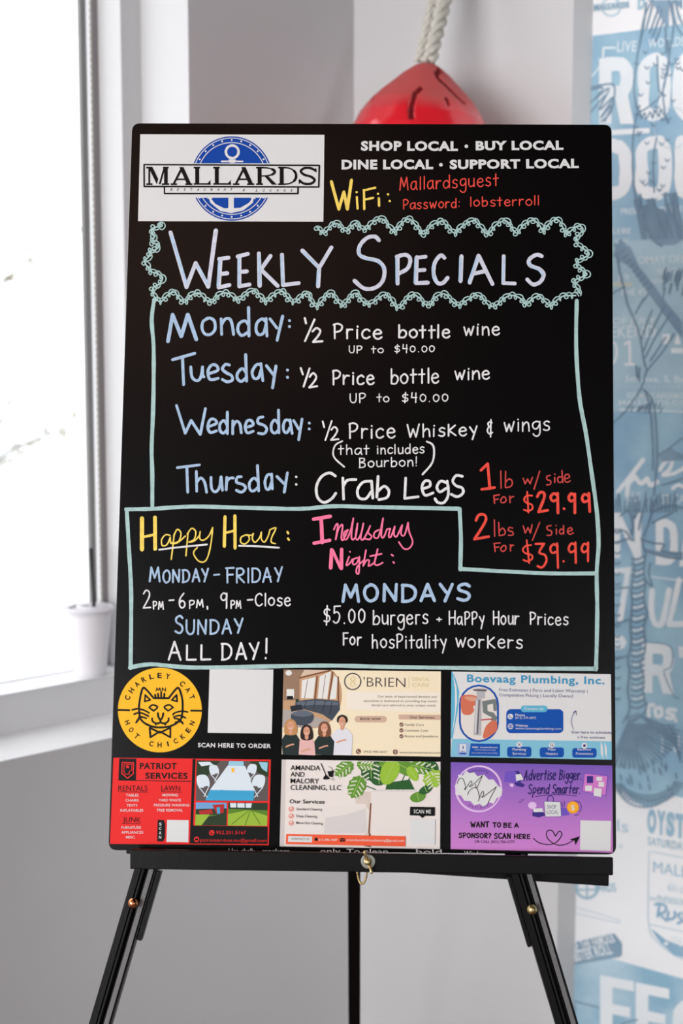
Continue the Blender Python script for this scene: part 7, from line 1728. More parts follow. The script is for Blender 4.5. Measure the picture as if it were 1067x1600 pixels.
MURAL_PRINT = [
 ('printed_field', 'blue printed field of the mural', None, '''
P|paper_blue|1|6 20593 413 20599 942 20614 1743 20644 3646 20623 4155 6374 2018 6997 1850 7005 1709 6874 1348 6694 1074 6795 845 7027 530 7075 -41 6962
P|paper_blue_soft|1|-62 3408 758 3665 2161 3581 4263 3348 4335 1332 -38 100
P|paper_blue_pale|2|33 16965 3773 17076 3903 13426 1871 14021 84 13913
'''),
 ('mural_lettering', 'large white poster letters', None, '''
T|paper_soft_white|3|LIVE|465|20274|819|20251|181|3|0
T|paper_soft_white|3|WORLDS|1037|20291|1697|20272|149|2|0
L|paper_blue_soft2|2|27|515 21033 512 21000 500 20970 480 20943 453 20922 421 20908 385 20900 347 20900 308 20908 271 20923 238 20944 210 20970 189 21001 175 21034 170 21068 174 21101 186 21132 206 21158 233 21179 265 21194 302 21201 340 21201 378 21193 415 21178 448 21157 476 21130 497 21100 510 21067 515 21033
P|paper_pale|3|13 21131 672 21117 675 21003 15 21010
T|paper_slate|4|MALLARDS|27|21025|669|21014|93|4|0
T|paper_blue_soft2|3|D|831|20955|968|20952|203|6|0
T|paper_soft_white|3|WN|1435|20685|1686|20682|134|3|0
L|paper_soft_white|3|42|213 20200 213 20200 215 20365 215 20365 433 20345
S|paper_soft_white|3|30|9 19899 68 19950 141 20040
P|paper_white|4|138 20193 372 20172 397 19039 162 19055
S|paper_white|4|235|258 20075 558 20050 654 19913 658 19721 569 19571 268 19593
P|paper_white|4|434 19581 673 19585 813 19012 559 19029
S|paper_white|4|205|987 19612 978 19956 1154 20091 1334 19959 1352 19276 1178 19138 995 19267 987 19612
S|paper_white|4|220|1994 19820 1802 20067 1620 19874 1636 19280 1829 19093 2008 19348
P|paper_white|3|391 18937 1100 18925 1103 18837 393 18845
P|paper_white|4|138 18777 373 18763 397 17729 160 17739
S|paper_white|4|236|258 18661 491 18648 657 18490 670 17975 510 17833 276 17843
S|paper_white|4|230|983 18225 975 18557 1172 18673 1374 18564 1391 17905 1195 17786 991 17893 983 18225
S|paper_white|4|215|1677 18659 1699 17889 1880 17778 2054 17900 2032 18665
T|paper_soft_white|3|PRESENTED BY THE|610|17449|1732|17455|106|2|0
T|paper_soft_white|3|LEBE|462|17117|806|17118|96|2|0
T|paper_soft_white|3|ION|495|16952|750|16951|85|1|0
T|paper_soft_white|3|OMAY DEE|946|16582|1819|16593|124|1|0
T|paper_soft_white|3|BAND|1313|16399|1667|16404|100|1|0
T|paper_soft_white|3|NOW  -  AND|1187|16230|1889|16235|82|0|0
T|paper_soft_white|3|JR 78|576|16292|781|16295|101|1|0
P|paper_cream|3|466 16264 851 16259 852 16182 467 16187
T|paper_soft_white|3|THE 4TH|614|16030|1239|16036|107|1|0
T|paper_soft_white|3|OF JULY|482|15517|1298|15529|114|1|0
T|paper_soft_white|3|EKEND|462|15274|1304|15286|210|1|0
S|paper_white|3|45|464 15208 554 15163 583 15013 554 14863 473 14795
S|paper_white|3|44|738 15164 822 15210 822 15210 841 14800
S|paper_white|3|44|753 14799 911 14807
P|paper_soft_white|3|1426 15346 1564 15346 1569 15170 1431 15169
P|paper_white|3|1646 15170 1702 15347 1768 15171
P|paper_soft_white|3|1592 15096 1921 15099 1924 15011 1595 15008
T|paper_soft_white|3|5th Ave. S, Bay|760|14490|1938|14503|108|1|0
T|paper_soft_white|3|FOR MORE INFORMATION|799|14189|2067|14220|102|1|0
T|paper_soft_white|3|MALLARDS.COM|643|14073|2070|14111|79|1|0
P|paper_soft_white|3|645 14397 640 14389 631 14389 626 14396 630 14404 640 14405
P|paper_soft_white|3|740 14399 735 14391 726 14391 721 14398 726 14406 735 14407
P|paper_soft_white|3|835 14401 830 14393 821 14393 816 14400 821 14408 830 14408
P|paper_soft_white|3|930 14403 925 14395 916 14395 911 14402 915 14410 925 14410
P|paper_soft_white|3|1024 14405 1019 14397 1010 14397 1005 14404 1010 14412 1019 14412
P|paper_soft_white|3|1118 14407 1114 14399 1104 14398 1099 14406 1104 14414 1113 14414
P|paper_soft_white|3|1212 14408 1207 14401 1198 14400 1193 14408 1197 14416 1207 14416
P|paper_soft_white|3|1305 14410 1301 14403 1291 14402 1286 14410 1291 14418 1300 14418
P|paper_soft_white|3|1398 14412 1394 14404 1384 14404 1379 14412 1384 14420 1393 14420
P|paper_soft_white|3|1491 14414 1486 14406 1477 14406 1472 14414 1477 14422 1486 14422
P|paper_soft_white|3|1583 14416 1579 14408 1569 14408 1565 14416 1569 14423 1578 14424
P|paper_soft_white|3|1675 14418 1671 14410 1662 14410 1657 14418 1661 14425 1670 14426
P|paper_soft_white|3|1767 14420 1762 14412 1753 14412 1748 14419 1753 14427 1762 14427
P|paper_soft_white|3|1858 14422 1854 14414 1845 14414 1840 14421 1844 14429 1853 14429
L|paper_soft_white|3|32|676 13990 1953 13981
S|paper_white|3|84|663 12496 865 12752 1125 13098
S|paper_white|3|83|840 12445 867 12660 991 12788 991 12788 1089 12672 1212 12769 1212 12769 1278 12652 1401 12719
S|paper_white|3|68|1443 12932 1547 13087 1670 13123 1613 12940 1492 12844 1707 12885 1979 13047
S|paper_white|3|68|1684 12613 1805 12680 1991 12600
T|paper_soft_white|3|JULY|811|12321|1112|12345|183|1|0
T|paper_soft_white|3|ST CAF|1489|12331|1998|12367|163|1|0
P|paper_white|4|591 12111 720 12119 739 11287 610 11277
P|paper_white|4|991 12136 1117 12144 1138 11318 1011 11309
P|paper_white|4|591 12111 720 12119 1138 11318 1011 11309
P|paper_white|4|1388 12039 1537 12049 1559 11229 1409 11217
S|paper_white|4|150|1465 11971 1615 11981 1723 11857 1734 11449 1633 11308 1482 11297
P|paper_white|4|1845 11222 1968 11232 2055 12083 1957 12076
P|paper_white|4|2213 11252 2091 11242 1957 12076 2055 12083
L|paper_soft_white|3|28|1288 10993 2037 10965
S|paper_white|4|109|889 11052 889 11052 765 10155
S|paper_white|4|110|615 11029 920 11085
S|paper_white|4|108|1358 10738 1350 10413 1420 10158 1546 10155 1617 10439 1671 10781
S|paper_white|4|105|1852 10980 1771 10545 1687 10154 1687 10154 2059 10207
P|paper_white|4|512 9831 629 9843 638 9467 520 9454
S|paper_white|4|118|572 9781 781 9803 830 9740 830 9722 785 9664 575 9641
P|paper_white|4|1192 9762 1389 9772 1412 8857 1215 8844
S|paper_white|4|198|1293 9671 1603 9687 1684 9576 1688 9441 1613 9309 1303 9291
P|paper_white|4|1468 9301 1700 9332 1819 8884 1605 8870
S|paper_blue_dark|5|19|1287 9788 1666 9782 1770 9624 1740 9374 1617 9267 1816 8857 1910 8838
P|paper_white|4|1869 9774 2071 9780 2077 9566 1890 9576
S|paper_white|4|71|1353 8423 1348 8610 1443 8638
S|paper_white|4|70|1571 8608 1477 8564 1496 8442 1590 8470 1587 8594
S|paper_white|4|69|1854 8598 1729 8597 1699 8531 1826 8501 1765 8431 1686 8436
S|paper_white|4|69|1853 8421 1860 8409
S|paper_soft_white|4|38|1617 8051 1624 7801
S|paper_soft_white|4|38|1741 8131 1875 7838
S|paper_soft_white|4|38|1929 8157 1938 7847
'''),
 ('mural_lettering', 'blue poster letters on the white ground', None, '''
T|paper_blue|3|O|1374|6228|1541|6229|461|6|0
T|paper_blue|3|Y|1557|6229|1717|6230|459|6|0
T|paper_blue|3|S|1733|6230|1892|6231|458|6|0
T|paper_blue|3|T|1907|6231|2081|6232|456|6|0
T|paper_blue|3|E|2096|6232|2269|6233|455|6|0
T|paper_blue|3|R|2284|6233|2486|6234|453|6|0
T|paper_blue_soft2|3|SATURDAY, JULY|1393|6001|2523|6021|153|3|0
T|paper_blue|3|MALLARDS|1512|5500|2846|5532|204|0|0
T|paper_blue_soft2|3|ls|796|6159|1009|6164|225|0|0
T|paper_blue_soft2|3|-4|810|5832|902|5836|90|0|0
S|paper_blue_soft2|2|13|1422 5884 1422 5884 1443 4503 1626 4185 1952 3997 2271 3938
S|paper_blue_soft2|2|13|1454 5884 2216 5870
S|paper_blue_soft2|2|13|1441 4486 2256 4480
T|paper_blue_soft2|3|651-555|1792|5217|2204|5202|115|0|0
T|paper_blue_soft2|3|BURNSVILLE|1605|5020|2240|5034|64|0|0
T|paper_blue_soft2|3|RESTAURANT &|1461|4959|2210|4965|64|0|0
S|paper_blue|3|46|1560 4882 1639 4924 1768 4892 1739 4774 1628 4735 1628 4735 1791 4623
S|paper_blue|3|46|1646 4916 1614 4667
S|paper_blue|3|45|1818 4806 1813 4660 1932 4717 1936 4830
S|paper_blue|3|45|2057 4822 1994 4777 2076 4682 1999 4618
S|paper_blue|3|45|2119 4867 2140 4647 2246 4829
P|paper_blue|2|1485 4414 1622 4346 1785 4252 1946 4221 2264 4193 2269 3986 1952 3997 1691 4167
P|paper_white|3|2032 4320 2030 4304 2024 4288 2014 4272 2000 4258 1984 4246 1965 4237 1946 4231 1926 4229 1907 4230 1890 4234 1875 4243 1864 4254 1857 4267 1855 4282 1857 4299 1863 4315 1873 4331 1887 4345 1903 4357 1922 4366 1942 4372 1962 4374 1980 4373 1997 4368 2012 4360 2023 4349 2030 4335
P|paper_white|3|2182 4304 2180 4285 2173 4266 2162 4248 2148 4232 2130 4218 2110 4207 2090 4201 2068 4198 2048 4200 2030 4206 2015 4216 2003 4229 1995 4246 1992 4264 1994 4283 2001 4302 2012 4320 2026 4336 2044 4350 2064 4360 2085 4367 2106 4369 2126 4367 2144 4361 2160 4351 2171 4338 2179 4322
P|paper_white|3|1831 4197 1831 4189 1827 4182 1822 4175 1815 4168 1807 4163 1798 4158 1788 4155 1778 4154 1768 4154 1760 4156 1752 4160 1747 4165 1744 4171 1742 4178 1743 4185 1746 4193 1751 4200 1758 4206 1767 4212 1776 4216 1786 4219 1796 4221 1805 4220 1814 4218 1821 4215 1827 4210 1830 4204
L|paper_blue_soft2|2|54|430 4985 426 4940 411 4896 387 4854 355 4816 316 4785 272 4761 226 4747 179 4743 135 4749 95 4765 61 4789 35 4822 19 4861 12 4904 17 4949 32 4994 56 5036 88 5073 128 5104 172 5127 218 5141 264 5145 309 5139 349 5123 382 5098 407 5066 424 5027 430 4985
S|paper_blue_soft2|2|34|221 5010 225 4780
S|paper_blue_soft2|2|35|54 4879 407 4948
T|paper_blue_soft2|3|LARDS|391|4912|806|4986|164|2|0
S|paper_blue_soft2|2|10|-7 4519 434 4492 901 4440
S|paper_blue_soft2|2|10|-5 4403 436 4394 903 4391
P|paper_slate|2|-55 3809 709 4147 792 4165 938 4005 943 3777 885 3724 -46 3359
T|paper_white|3|OF THE FAMOUS|-24|3626|812|4005|200|4|0
T|paper_white|3|LOBSTER ROLL|-156|3368|767|3771|201|4|0
P|paper_white|4|520 3302 771 3309 797 2135 545 2123
P|paper_white|4|520 3302 1192 3321 1196 3125 524 3104
P|paper_white|4|531 2773 1130 2795 1135 2598 535 2573
P|paper_white|4|1225 3314 1470 3321 1499 2177 1253 2165
P|paper_white|4|1225 3314 1874 3332 1879 3138 1229 3118
P|paper_white|4|1237 2798 1815 2820 1820 2625 1242 2601
S|paper_white|4|273|2483 2859 2288 3063 2101 2903 2117 2321 2313 2177 2496 2397
'''),
 ('mural_drawing', 'dark blue line drawing of a lobster', None, '''
P|paper_slate|5|987 21106 1633 21038 1638 20878 1507 20998 1393 20983 1404 20581 1345 20640 1105 21040
S|paper_navy|6|29|1103 21094 965 20839 888 20413 826 19983 805 19603 888 19241 1105 19307 1317 19509 1393 19909 1441 20255 1488 20653 1391 21064
S|paper_navy|6|29|989 21052 941 20625 876 20306
S|paper_navy|6|29|1105 21013 1000 20619
S|paper_navy|6|29|1222 20974 1060 20532
S|paper_navy|6|29|1281 20914 1119 20473
S|paper_navy|6|29|1300 20725 1179 20386
S|paper_navy|6|29|1505 21052 1569 20805 1644 20638
S|paper_navy|6|29|1450 21004 1515 20677 1649 20450
S|paper_navy|6|29|888 19241 821 18943 802 18530 829 18031 962 17414 1207 17017 1386 16873
S|paper_navy|6|29|1236 18752 1187 18371 1216 17819
S|paper_navy|6|29|1345 20640 1372 20181
S|paper_navy|6|29|1214 20140 1258 19568 1377 19451
S|paper_navy|6|29|1395 20394 1421 19934 1330 19563 1385 19124 1446 18984
S|paper_navy|6|26|932 19210 950 19099 1006 19191 1038 19080 1108 19198 1155 19085 1195 19219 1270 19105 1296 19239 1356 19126
S|paper_navy|6|34|13 19705 343 19734 433 19686 443 19520 384 19248 207 19093
S|paper_navy|6|34|13 19663 224 19675 78 19492 344 19665 157 19291 437 19520 191 19150 410 19384 267 19089
S|paper_navy|6|34|3 19441 166 19568
S|paper_navy|6|34|6 19274 257 19534
S|paper_navy|6|22|1199 19293 1235 19247 1275 19282
S|paper_navy|6|22|956 18034 992 17988 1033 18025
S|paper_navy|6|22|820 18985 856 18939 897 18975
S|paper_navy|6|22|1544 20010 1579 19964 1618 19998
S|paper_navy|6|22|1292 18662 1328 18616 1368 18652
S|paper_navy|6|22|842 19303 878 19257 918 19292
S|paper_navy|6|22|1407 19077 1442 19031 1482 19067
S|paper_navy|6|22|1405 19828 1440 19782 1480 19816
S|paper_navy|6|22|992 19980 1028 19933 1068 19968
S|paper_navy|6|22|1272 17871 1309 17825 1348 17862
S|paper_navy|6|22|1333 18255 1369 18209 1409 18245
S|paper_navy|6|22|1157 18336 1193 18290 1233 18327
S|paper_navy|6|22|888 19526 924 19480 964 19515
S|paper_navy|6|22|1401 18376 1437 18330 1476 18366
S|paper_navy|6|22|1146 20026 1182 19980 1221 20014
S|paper_navy|6|22|1023 19724 1059 19678 1099 19713
S|paper_navy|6|22|1074 18176 1110 18131 1150 18167
S|paper_navy|6|22|1009 17980 1046 17934 1086 17971
S|paper_navy|6|22|1526 20077 1562 20031 1600 20065
S|paper_navy|6|22|1136 18993 1172 18947 1212 18983
S|paper_navy|6|22|830 19186 866 19140 906 19176
S|paper_navy|6|22|1552 19930 1588 19884 1627 19918
S|paper_navy|6|22|1295 19928 1331 19882 1370 19917
S|paper_navy|6|22|1332 17942 1368 17896 1407 17933
S|paper_navy|6|22|956 20245 992 20198 1032 20233
S|paper_navy|6|22|888 18885 925 18839 965 18875
S|paper_navy|6|22|803 20062 840 20016 880 20050
S|paper_navy|6|22|1264 17879 1300 17833 1340 17870
S|paper_navy|6|22|1165 19231 1201 19185 1241 19221
S|paper_navy|6|22|1328 19996 1364 19950 1403 19984
S|paper_navy|6|22|1284 19799 1320 19752 1359 19787
S|paper_navy|6|22|1361 17778 1397 17732 1437 17769
S|paper_navy|6|22|864 18847 900 18801 941 18837
S|paper_navy|6|22|1305 19856 1341 19810 1380 19844
S|paper_navy|6|22|1075 17695 1111 17649 1152 17686
S|paper_navy|6|21|1629 19900 1664 19854 1703 19889
S|paper_navy|6|22|1442 17793 1478 17748 1518 17785
S|paper_navy|6|22|1023 18693 1060 18646 1100 18683
S|paper_navy|6|22|843 19337 879 19291 919 19326
S|paper_navy|6|22|1391 18724 1427 18678 1467 18714
S|paper_navy|6|22|1441 20003 1477 19957 1516 19992
S|paper_navy|6|22|1134 18032 1170 17986 1210 18023
S|paper_navy|6|22|1306 19086 1342 19040 1382 19075
S|paper_navy|6|22|1188 17713 1225 17667 1265 17704
S|paper_navy|6|22|1270 20191 1305 20145 1345 20179
S|paper_navy|6|22|1478 19386 1514 19340 1553 19375
S|paper_navy|6|41|866 17690 925 17471 1037 17021
S|paper_navy|6|47|916 17724 975 17469 1080 17020
S|paper_navy|6|27|964 17796 1025 17467 1171 17018
S|paper_navy|6|42|1020 17568 1075 17465 1222 17016
S|paper_navy|6|50|1069 17590 1125 17463 1239 17016
S|paper_navy|6|58|1117 17683 1175 17462 1288 17014
S|paper_navy|6|54|1167 17689 1225 17460 1346 17013
S|paper_navy|6|31|1216 17697 1275 17458 1413 17011
S|paper_navy|6|27|1270 17538 1325 17456 1439 17010
S|paper_navy|6|57|1321 17492 1374 17454 1483 17009
S|paper_navy|6|26|1370 17487 1423 17453 1557 17007
S|paper_navy|6|38|1412 17791 1473 17451 1584 17006
S|paper_navy|6|37|1466 17607 1522 17449 1677 17003
S|paper_navy|6|30|1511 17760 1571 17447 1702 17003
S|paper_navy|6|48|1559 17776 1620 17445 1751 17001
S|paper_navy|6|48|1608 17781 1669 17443 1794 17000
P|paper_slate|5|1083 17271 1321 17152 1610 17171 1746 17249 1754 16974 1618 16895 1327 16902 1206 17044
P|paper_slate|5|470 16727 614 17033 798 16832 893 16605 986 16435
L|paper_pale|5|14|1821 18879 1815 18801 1794 18728 1759 18663 1710 18610 1652 18572 1586 18549 1516 18545 1445 18558 1377 18588 1315 18634 1263 18693 1224 18763 1198 18840 1188 18919 1194 18998 1216 19072 1252 19136 1301 19189 1360 19227 1427 19248 1497 19252 1567 19239 1635 19208 1695 19162 1746 19103 1786 19033 1811 18958 1821 18879
P|paper_slate|5|482 16953 798 16885 963 16528 1250 16200 1473 15904 1793 15552 1802 15259 1638 15464 1193 16024 871 16442 675 16800 616 16594
S|paper_navy|6|35|612 16772 690 16829
S|paper_navy|6|35|677 16691 754 16748
S|paper_navy|6|35|742 16609 819 16667
S|paper_navy|6|35|806 16528 883 16586
S|paper_navy|6|35|871 16447 948 16505
S|paper_navy|6|35|935 16367 1012 16424
S|paper_navy|6|35|1000 16286 1076 16344
S|paper_navy|6|35|1064 16206 1140 16263
S|paper_navy|6|35|1128 16125 1204 16183
S|paper_navy|6|28|723 16059 792 15821 990 15404 1096 14899 1164 14691
S|paper_navy|6|27|1641 15346 1435 15021 1164 14691 1077 14421 804 13993 522 13727
S|paper_navy|6|28|549 16773 620 16416 723 16088
S|paper_navy|6|28|470 16061 721 16178
S|paper_navy|6|27|1027 15196 1114 15463 1230 15759
S|paper_navy|6|27|1093 15048 1210 15345 1445 15817
S|paper_navy|6|27|1127 14929 1304 15286 1570 15699
S|paper_navy|6|27|920 15701 1070 15967
S|paper_navy|6|27|980 15819 1161 16054
S|paper_navy|6|27|1222 14870 1489 15287
S|paper_navy|6|27|1094 14361 1206 14274 1304 14097 1361 13680 1392 13080 1345 12474
S|paper_navy|6|27|1142 14332 1244 13976 1306 13377 1318 12926
S|paper_navy|6|27|958 14778 979 14569
S|paper_navy|6|27|1022 14749 1018 14509
S|paper_navy|6|27|1844 13518 1603 13329 1405 13201
S|paper_navy|6|27|1863 12803 1496 12663
P|paper_slate|5|1405 13201 1664 13362 1681 13303 1858 13221 1860 13131 1485 13084
S|paper_navy|6|23|1321 14040 1356 14131
S|paper_navy|6|23|1726 16275 1764 16449
S|paper_navy|6|24|591 12123 623 12352
S|paper_navy|6|23|1390 14025 1425 14116
S|paper_navy|6|23|1437 16326 1475 16500
S|paper_navy|6|24|662 12127 673 12465
S|paper_navy|6|23|1241 14083 1276 14173
S|paper_navy|6|23|1688 16256 1726 16430
S|paper_navy|6|24|732 12132 694 12465
S|paper_navy|6|23|1140 14009 1175 14100
S|paper_navy|6|23|1544 16277 1582 16451
S|paper_navy|6|24|803 12136 812 12331
S|paper_navy|6|23|1188 13953 1223 14044
S|paper_navy|6|23|1421 15966 1459 16142
S|paper_navy|6|24|873 12141 919 12411
S|paper_navy|6|23|1179 14013 1215 14104
S|paper_navy|6|23|1733 16315 1771 16488
S|paper_navy|6|24|943 12145 966 12414
S|paper_navy|6|24|1047 13981 1083 14072
S|paper_navy|6|23|1665 16301 1703 16475
S|paper_navy|6|24|1013 12149 1041 12434
S|paper_navy|6|23|1160 13998 1195 14089
S|paper_navy|6|23|1426 16115 1464 16290
S|paper_navy|6|24|1082 12154 1081 12359
S|paper_navy|6|24|1006 13965 1042 14056
S|paper_navy|6|23|1674 16104 1711 16278
S|paper_navy|6|24|1152 12158 1194 12519
S|paper_navy|6|23|1223 14003 1258 14094
S|paper_navy|6|23|1653 16187 1690 16361
S|paper_navy|6|24|1221 12162 1188 12491
S|paper_navy|6|23|1228 14068 1263 14158
S|paper_navy|6|23|1427 16209 1466 16384
S|paper_navy|6|24|1290 12167 1296 12434
S|paper_navy|6|24|883 13969 919 14060
S|paper_navy|6|23|1531 16045 1569 16220
S|paper_navy|6|24|1359 12171 1324 12359
S|paper_navy|6|23|1221 13948 1256 14039
S|paper_navy|6|23|1769 16024 1807 16198
S|paper_navy|6|23|1428 12175 1399 12474
S|paper_navy|6|24|1006 13972 1042 14063
S|paper_navy|6|23|1473 16259 1511 16434
S|paper_navy|6|23|1497 12180 1467 12519
S|paper_navy|6|23|1426 13954 1461 14045
S|paper_navy|6|23|1544 16061 1582 16236
S|paper_navy|6|23|1565 12184 1570 12452
S|paper_navy|6|24|1088 13996 1123 14087
S|paper_navy|6|23|1489 16246 1528 16420
S|paper_navy|6|23|1633 12188 1642 12515
S|paper_navy|6|24|1131 13951 1166 14042
S|paper_navy|6|23|1409 16305 1448 16480
S|paper_navy|6|23|1701 12192 1735 12545
S|paper_navy|6|24|1018 13961 1054 14053
S|paper_navy|6|23|1624 16257 1662 16432
S|paper_navy|6|23|1769 12197 1735 12506
S|paper_navy|6|32|598 11803 824 11787 939 11642 987 11645
S|paper_navy|6|31|1378 12403 1322 12157 1175 11720
S|paper_navy|6|32|604 11556 891 11654
S|paper_navy|6|32|878 12190 964 11920 937 11734
S|paper_navy|6|32|721 12057 878 12190
S|paper_navy|6|32|1018 12321 978 12012 1068 12202
S|paper_navy|6|31|1222 12394 1133 12145 1077 11835
S|paper_navy|6|32|1129 11686 1181 11506 1215 11386 1190 11108 1228 10865 1204 10554 1274 10313 1216 10060 1256 9754 1230 9533 1170 9370 1240 9129 1230 8877 1284 8633
S|paper_navy|6|32|979 11306 1016 11093 961 10717 983 10471 960 10096 985 9724 927 9436 965 9190 940 8873 982 8499 858 8230
S|paper_navy|6|32|622 10718 912 10760
S|paper_navy|6|33|638 10048 926 10171
S|paper_navy|6|33|653 9374 910 9497
S|paper_navy|6|32|1145 11656 1367 11611 1556 11595 1528 11471 1900 11469
S|paper_navy|6|32|1181 11475 1530 11380 1909 11364
S|paper_navy|6|31|1352 12189 1630 12297 1884 12282
S|paper_navy|6|31|1327 11974 1695 12180
S|paper_navy|6|32|1314 11240 1287 11054 1356 10814 1227 10926
S|paper_navy|6|33|971 8245 1194 8401 1287 8508 1315 8668
S|paper_navy|6|36|957 11301 1059 11285 1191 11356
S|paper_navy|6|36|959 11197 1062 11180 1193 11252
S|paper_navy|6|36|962 11092 1064 11076 1196 11148
S|paper_navy|6|36|964 10987 1067 10971 1198 11044
S|paper_navy|6|36|967 10882 1069 10866 1201 10939
S|paper_navy|6|36|969 10777 1072 10761 1204 10835
S|paper_navy|6|36|972 10672 1074 10656 1206 10730
S|paper_navy|6|36|974 10567 1077 10551 1209 10625
S|paper_navy|6|36|977 10462 1079 10446 1211 10521
S|paper_navy|6|36|979 10356 1082 10341 1214 10416
S|paper_navy|6|36|982 10251 1085 10236 1217 10311
S|paper_navy|6|36|984 10145 1087 10131 1219 10206
S|paper_navy|6|36|987 10040 1090 10025 1222 10101
S|paper_navy|6|36|989 9934 1092 9920 1224 9996
S|paper_navy|6|36|992 9828 1095 9814 1227 9890
S|paper_navy|6|36|994 9722 1097 9709 1230 9785
S|paper_navy|6|36|997 9616 1100 9603 1232 9680
S|paper_navy|6|36|999 9510 1103 9497 1235 9574
S|paper_navy|6|36|1002 9404 1105 9391 1238 9468
S|paper_navy|6|36|1005 9298 1108 9285 1240 9363
S|paper_navy|6|36|1007 9192 1110 9179 1243 9257
S|paper_navy|6|36|1010 9085 1113 9073 1245 9151
S|paper_navy|6|36|1012 8979 1115 8966 1248 9045
S|paper_navy|6|36|1015 8872 1118 8860 1251 8939
S|paper_navy|6|36|1017 8766 1121 8754 1253 8833
S|paper_navy|6|36|1020 8659 1123 8647 1256 8727
S|paper_navy|6|37|1022 8552 1126 8540 1259 8620
P|paper_soft_white|5|983 11276 1179 11334 1180 11266 984 11208
P|paper_soft_white|5|988 11066 1184 11125 1185 11058 989 10998
P|paper_soft_white|5|993 10856 1189 10917 1191 10849 994 10789
P|paper_soft_white|5|998 10646 1194 10707 1196 10640 1000 10578
P|paper_soft_white|5|1003 10436 1199 10498 1201 10430 1005 10368
P|paper_soft_white|5|1008 10225 1204 10288 1206 10220 1010 10157
P|paper_soft_white|5|1013 10014 1210 10078 1211 10010 1015 9946
P|paper_soft_white|5|1018 9803 1215 9867 1217 9799 1020 9734
P|paper_soft_white|5|1023 9591 1220 9656 1222 9588 1025 9523
P|paper_soft_white|5|1028 9379 1225 9445 1227 9377 1030 9310
P|paper_soft_white|5|1033 9167 1231 9234 1232 9165 1035 9098
P|paper_soft_white|5|1039 8954 1236 9022 1238 8953 1040 8885
P|paper_soft_white|5|1044 8741 1241 8809 1243 8741 1045 8672
S|paper_navy|6|32|599 11772 680 11746 721 11780
S|paper_navy|6|32|603 11580 684 11555 725 11589
S|paper_navy|6|32|607 11389 689 11364 730 11398
S|paper_navy|6|32|612 11197 693 11172 734 11206
S|paper_navy|6|32|616 11004 697 10980 739 11015
S|paper_navy|6|32|620 10812 702 10788 743 10822
S|paper_navy|6|33|625 10619 706 10595 747 10630
S|paper_navy|6|33|629 10426 711 10402 752 10437
S|paper_navy|6|33|633 10232 715 10209 756 10244
S|paper_navy|6|33|638 10039 720 10016 761 10051
S|paper_navy|6|33|642 9845 724 9822 765 9857
S|paper_navy|6|33|647 9650 728 9628 770 9664
S|paper_navy|6|33|651 9456 733 9433 774 9469
S|paper_navy|6|33|655 9261 737 9239 779 9275
S|paper_navy|6|33|660 9066 742 9044 783 9080
S|paper_navy|6|33|664 8870 746 8849 788 8885
S|paper_navy|6|33|669 8674 751 8653 792 8690
S|paper_navy|6|29|938 8209 792 7837 552 7448
S|paper_navy|6|43|944 8210 830 7822 636 7420
S|paper_navy|6|48|950 8211 869 7812 724 7401
S|paper_navy|6|43|956 8212 910 7806 817 7390
S|paper_navy|6|46|963 8212 951 7803 912 7388
S|paper_navy|6|47|969 8213 993 7805 1008 7394
S|paper_navy|6|45|975 8214 1035 7811 1105 7409
S|paper_navy|6|47|982 8215 1077 7821 1200 7432
S|paper_navy|6|48|988 8216 1118 7835 1293 7462
S|paper_navy|6|23|994 8217 1157 7853 1382 7500
S|paper_navy|6|29|1000 8218 1195 7875 1467 7545
S|paper_navy|6|27|1006 8218 1231 7899 1545 7596
S|paper_navy|6|38|1011 8219 1265 7927 1617 7652
S|paper_navy|6|34|1016 8220 1296 7958 1681 7714
S|paper_navy|6|30|1021 8220 1324 7992 1737 7781
S|paper_navy|6|44|1025 8221 1349 8027 1783 7852
S|paper_navy|6|32|1028 8221 1371 8065 1819 7925
S|paper_navy|6|26|1031 8222 1389 8104 1846 8001
S|paper_navy|6|28|1033 8222 1403 8144 1861 8079
S|paper_navy|6|33|1035 8222 1413 8184 1866 8158
S|paper_navy|6|38|1036 8222 1419 8225 1860 8237
S|paper_navy|6|36|1037 8223 1421 8266 1844 8315
S|paper_navy|6|28|1226 8406 1547 8323 1959 8223
S|paper_navy|6|28|1245 8383 1586 8272 1961 8143
S|paper_navy|6|28|1265 8361 1625 8221 1963 8062
S|paper_navy|6|28|1285 8338 1665 8170 1965 7982
S|paper_navy|6|28|1305 8316 1704 8119 1967 7901
S|paper_navy|6|28|1324 8293 1743 8069 1970 7820
S|paper_navy|6|28|1344 8271 1782 8018 1972 7739
S|paper_navy|6|28|1364 8248 1821 7967 1974 7658
P|paper_slate|5|1212 11508 1465 11466 1527 11501 1907 11454 1909 11379 1530 11395 1214 11432
P|paper_slate|5|904 8363 1160 8460 1257 8410 973 8182
S|paper_navy|6|29|761 6991 913 6790 1143 6700 1432 6732 1684 6884 1838 7035
S|paper_navy|6|29|759 7055 1073 6880 1429 6843 1713 6983
S|paper_navy|6|33|861 7077 712 6989
S|paper_navy|6|33|886 7048 745 6943
S|paper_navy|6|33|917 7021 785 6901
S|paper_navy|6|33|953 6997 833 6864
S|paper_navy|6|33|994 6977 886 6831
S|paper_navy|6|33|1039 6961 946 6804
S|paper_navy|6|33|1089 6948 1010 6783
S|paper_navy|6|33|1141 6939 1078 6768
S|paper_navy|6|33|1196 6935 1149 6759
S|paper_navy|6|33|1252 6934 1223 6756
S|paper_navy|6|32|1310 6938 1298 6760
S|paper_navy|6|32|1368 6945 1374 6770
S|paper_navy|6|32|1426 6957 1449 6786
S|paper_navy|6|32|1483 6973 1523 6808
S|paper_navy|6|32|1538 6992 1595 6835
S|paper_navy|6|32|1591 7014 1663 6868
S|paper_navy|6|32|1640 7040 1728 6905
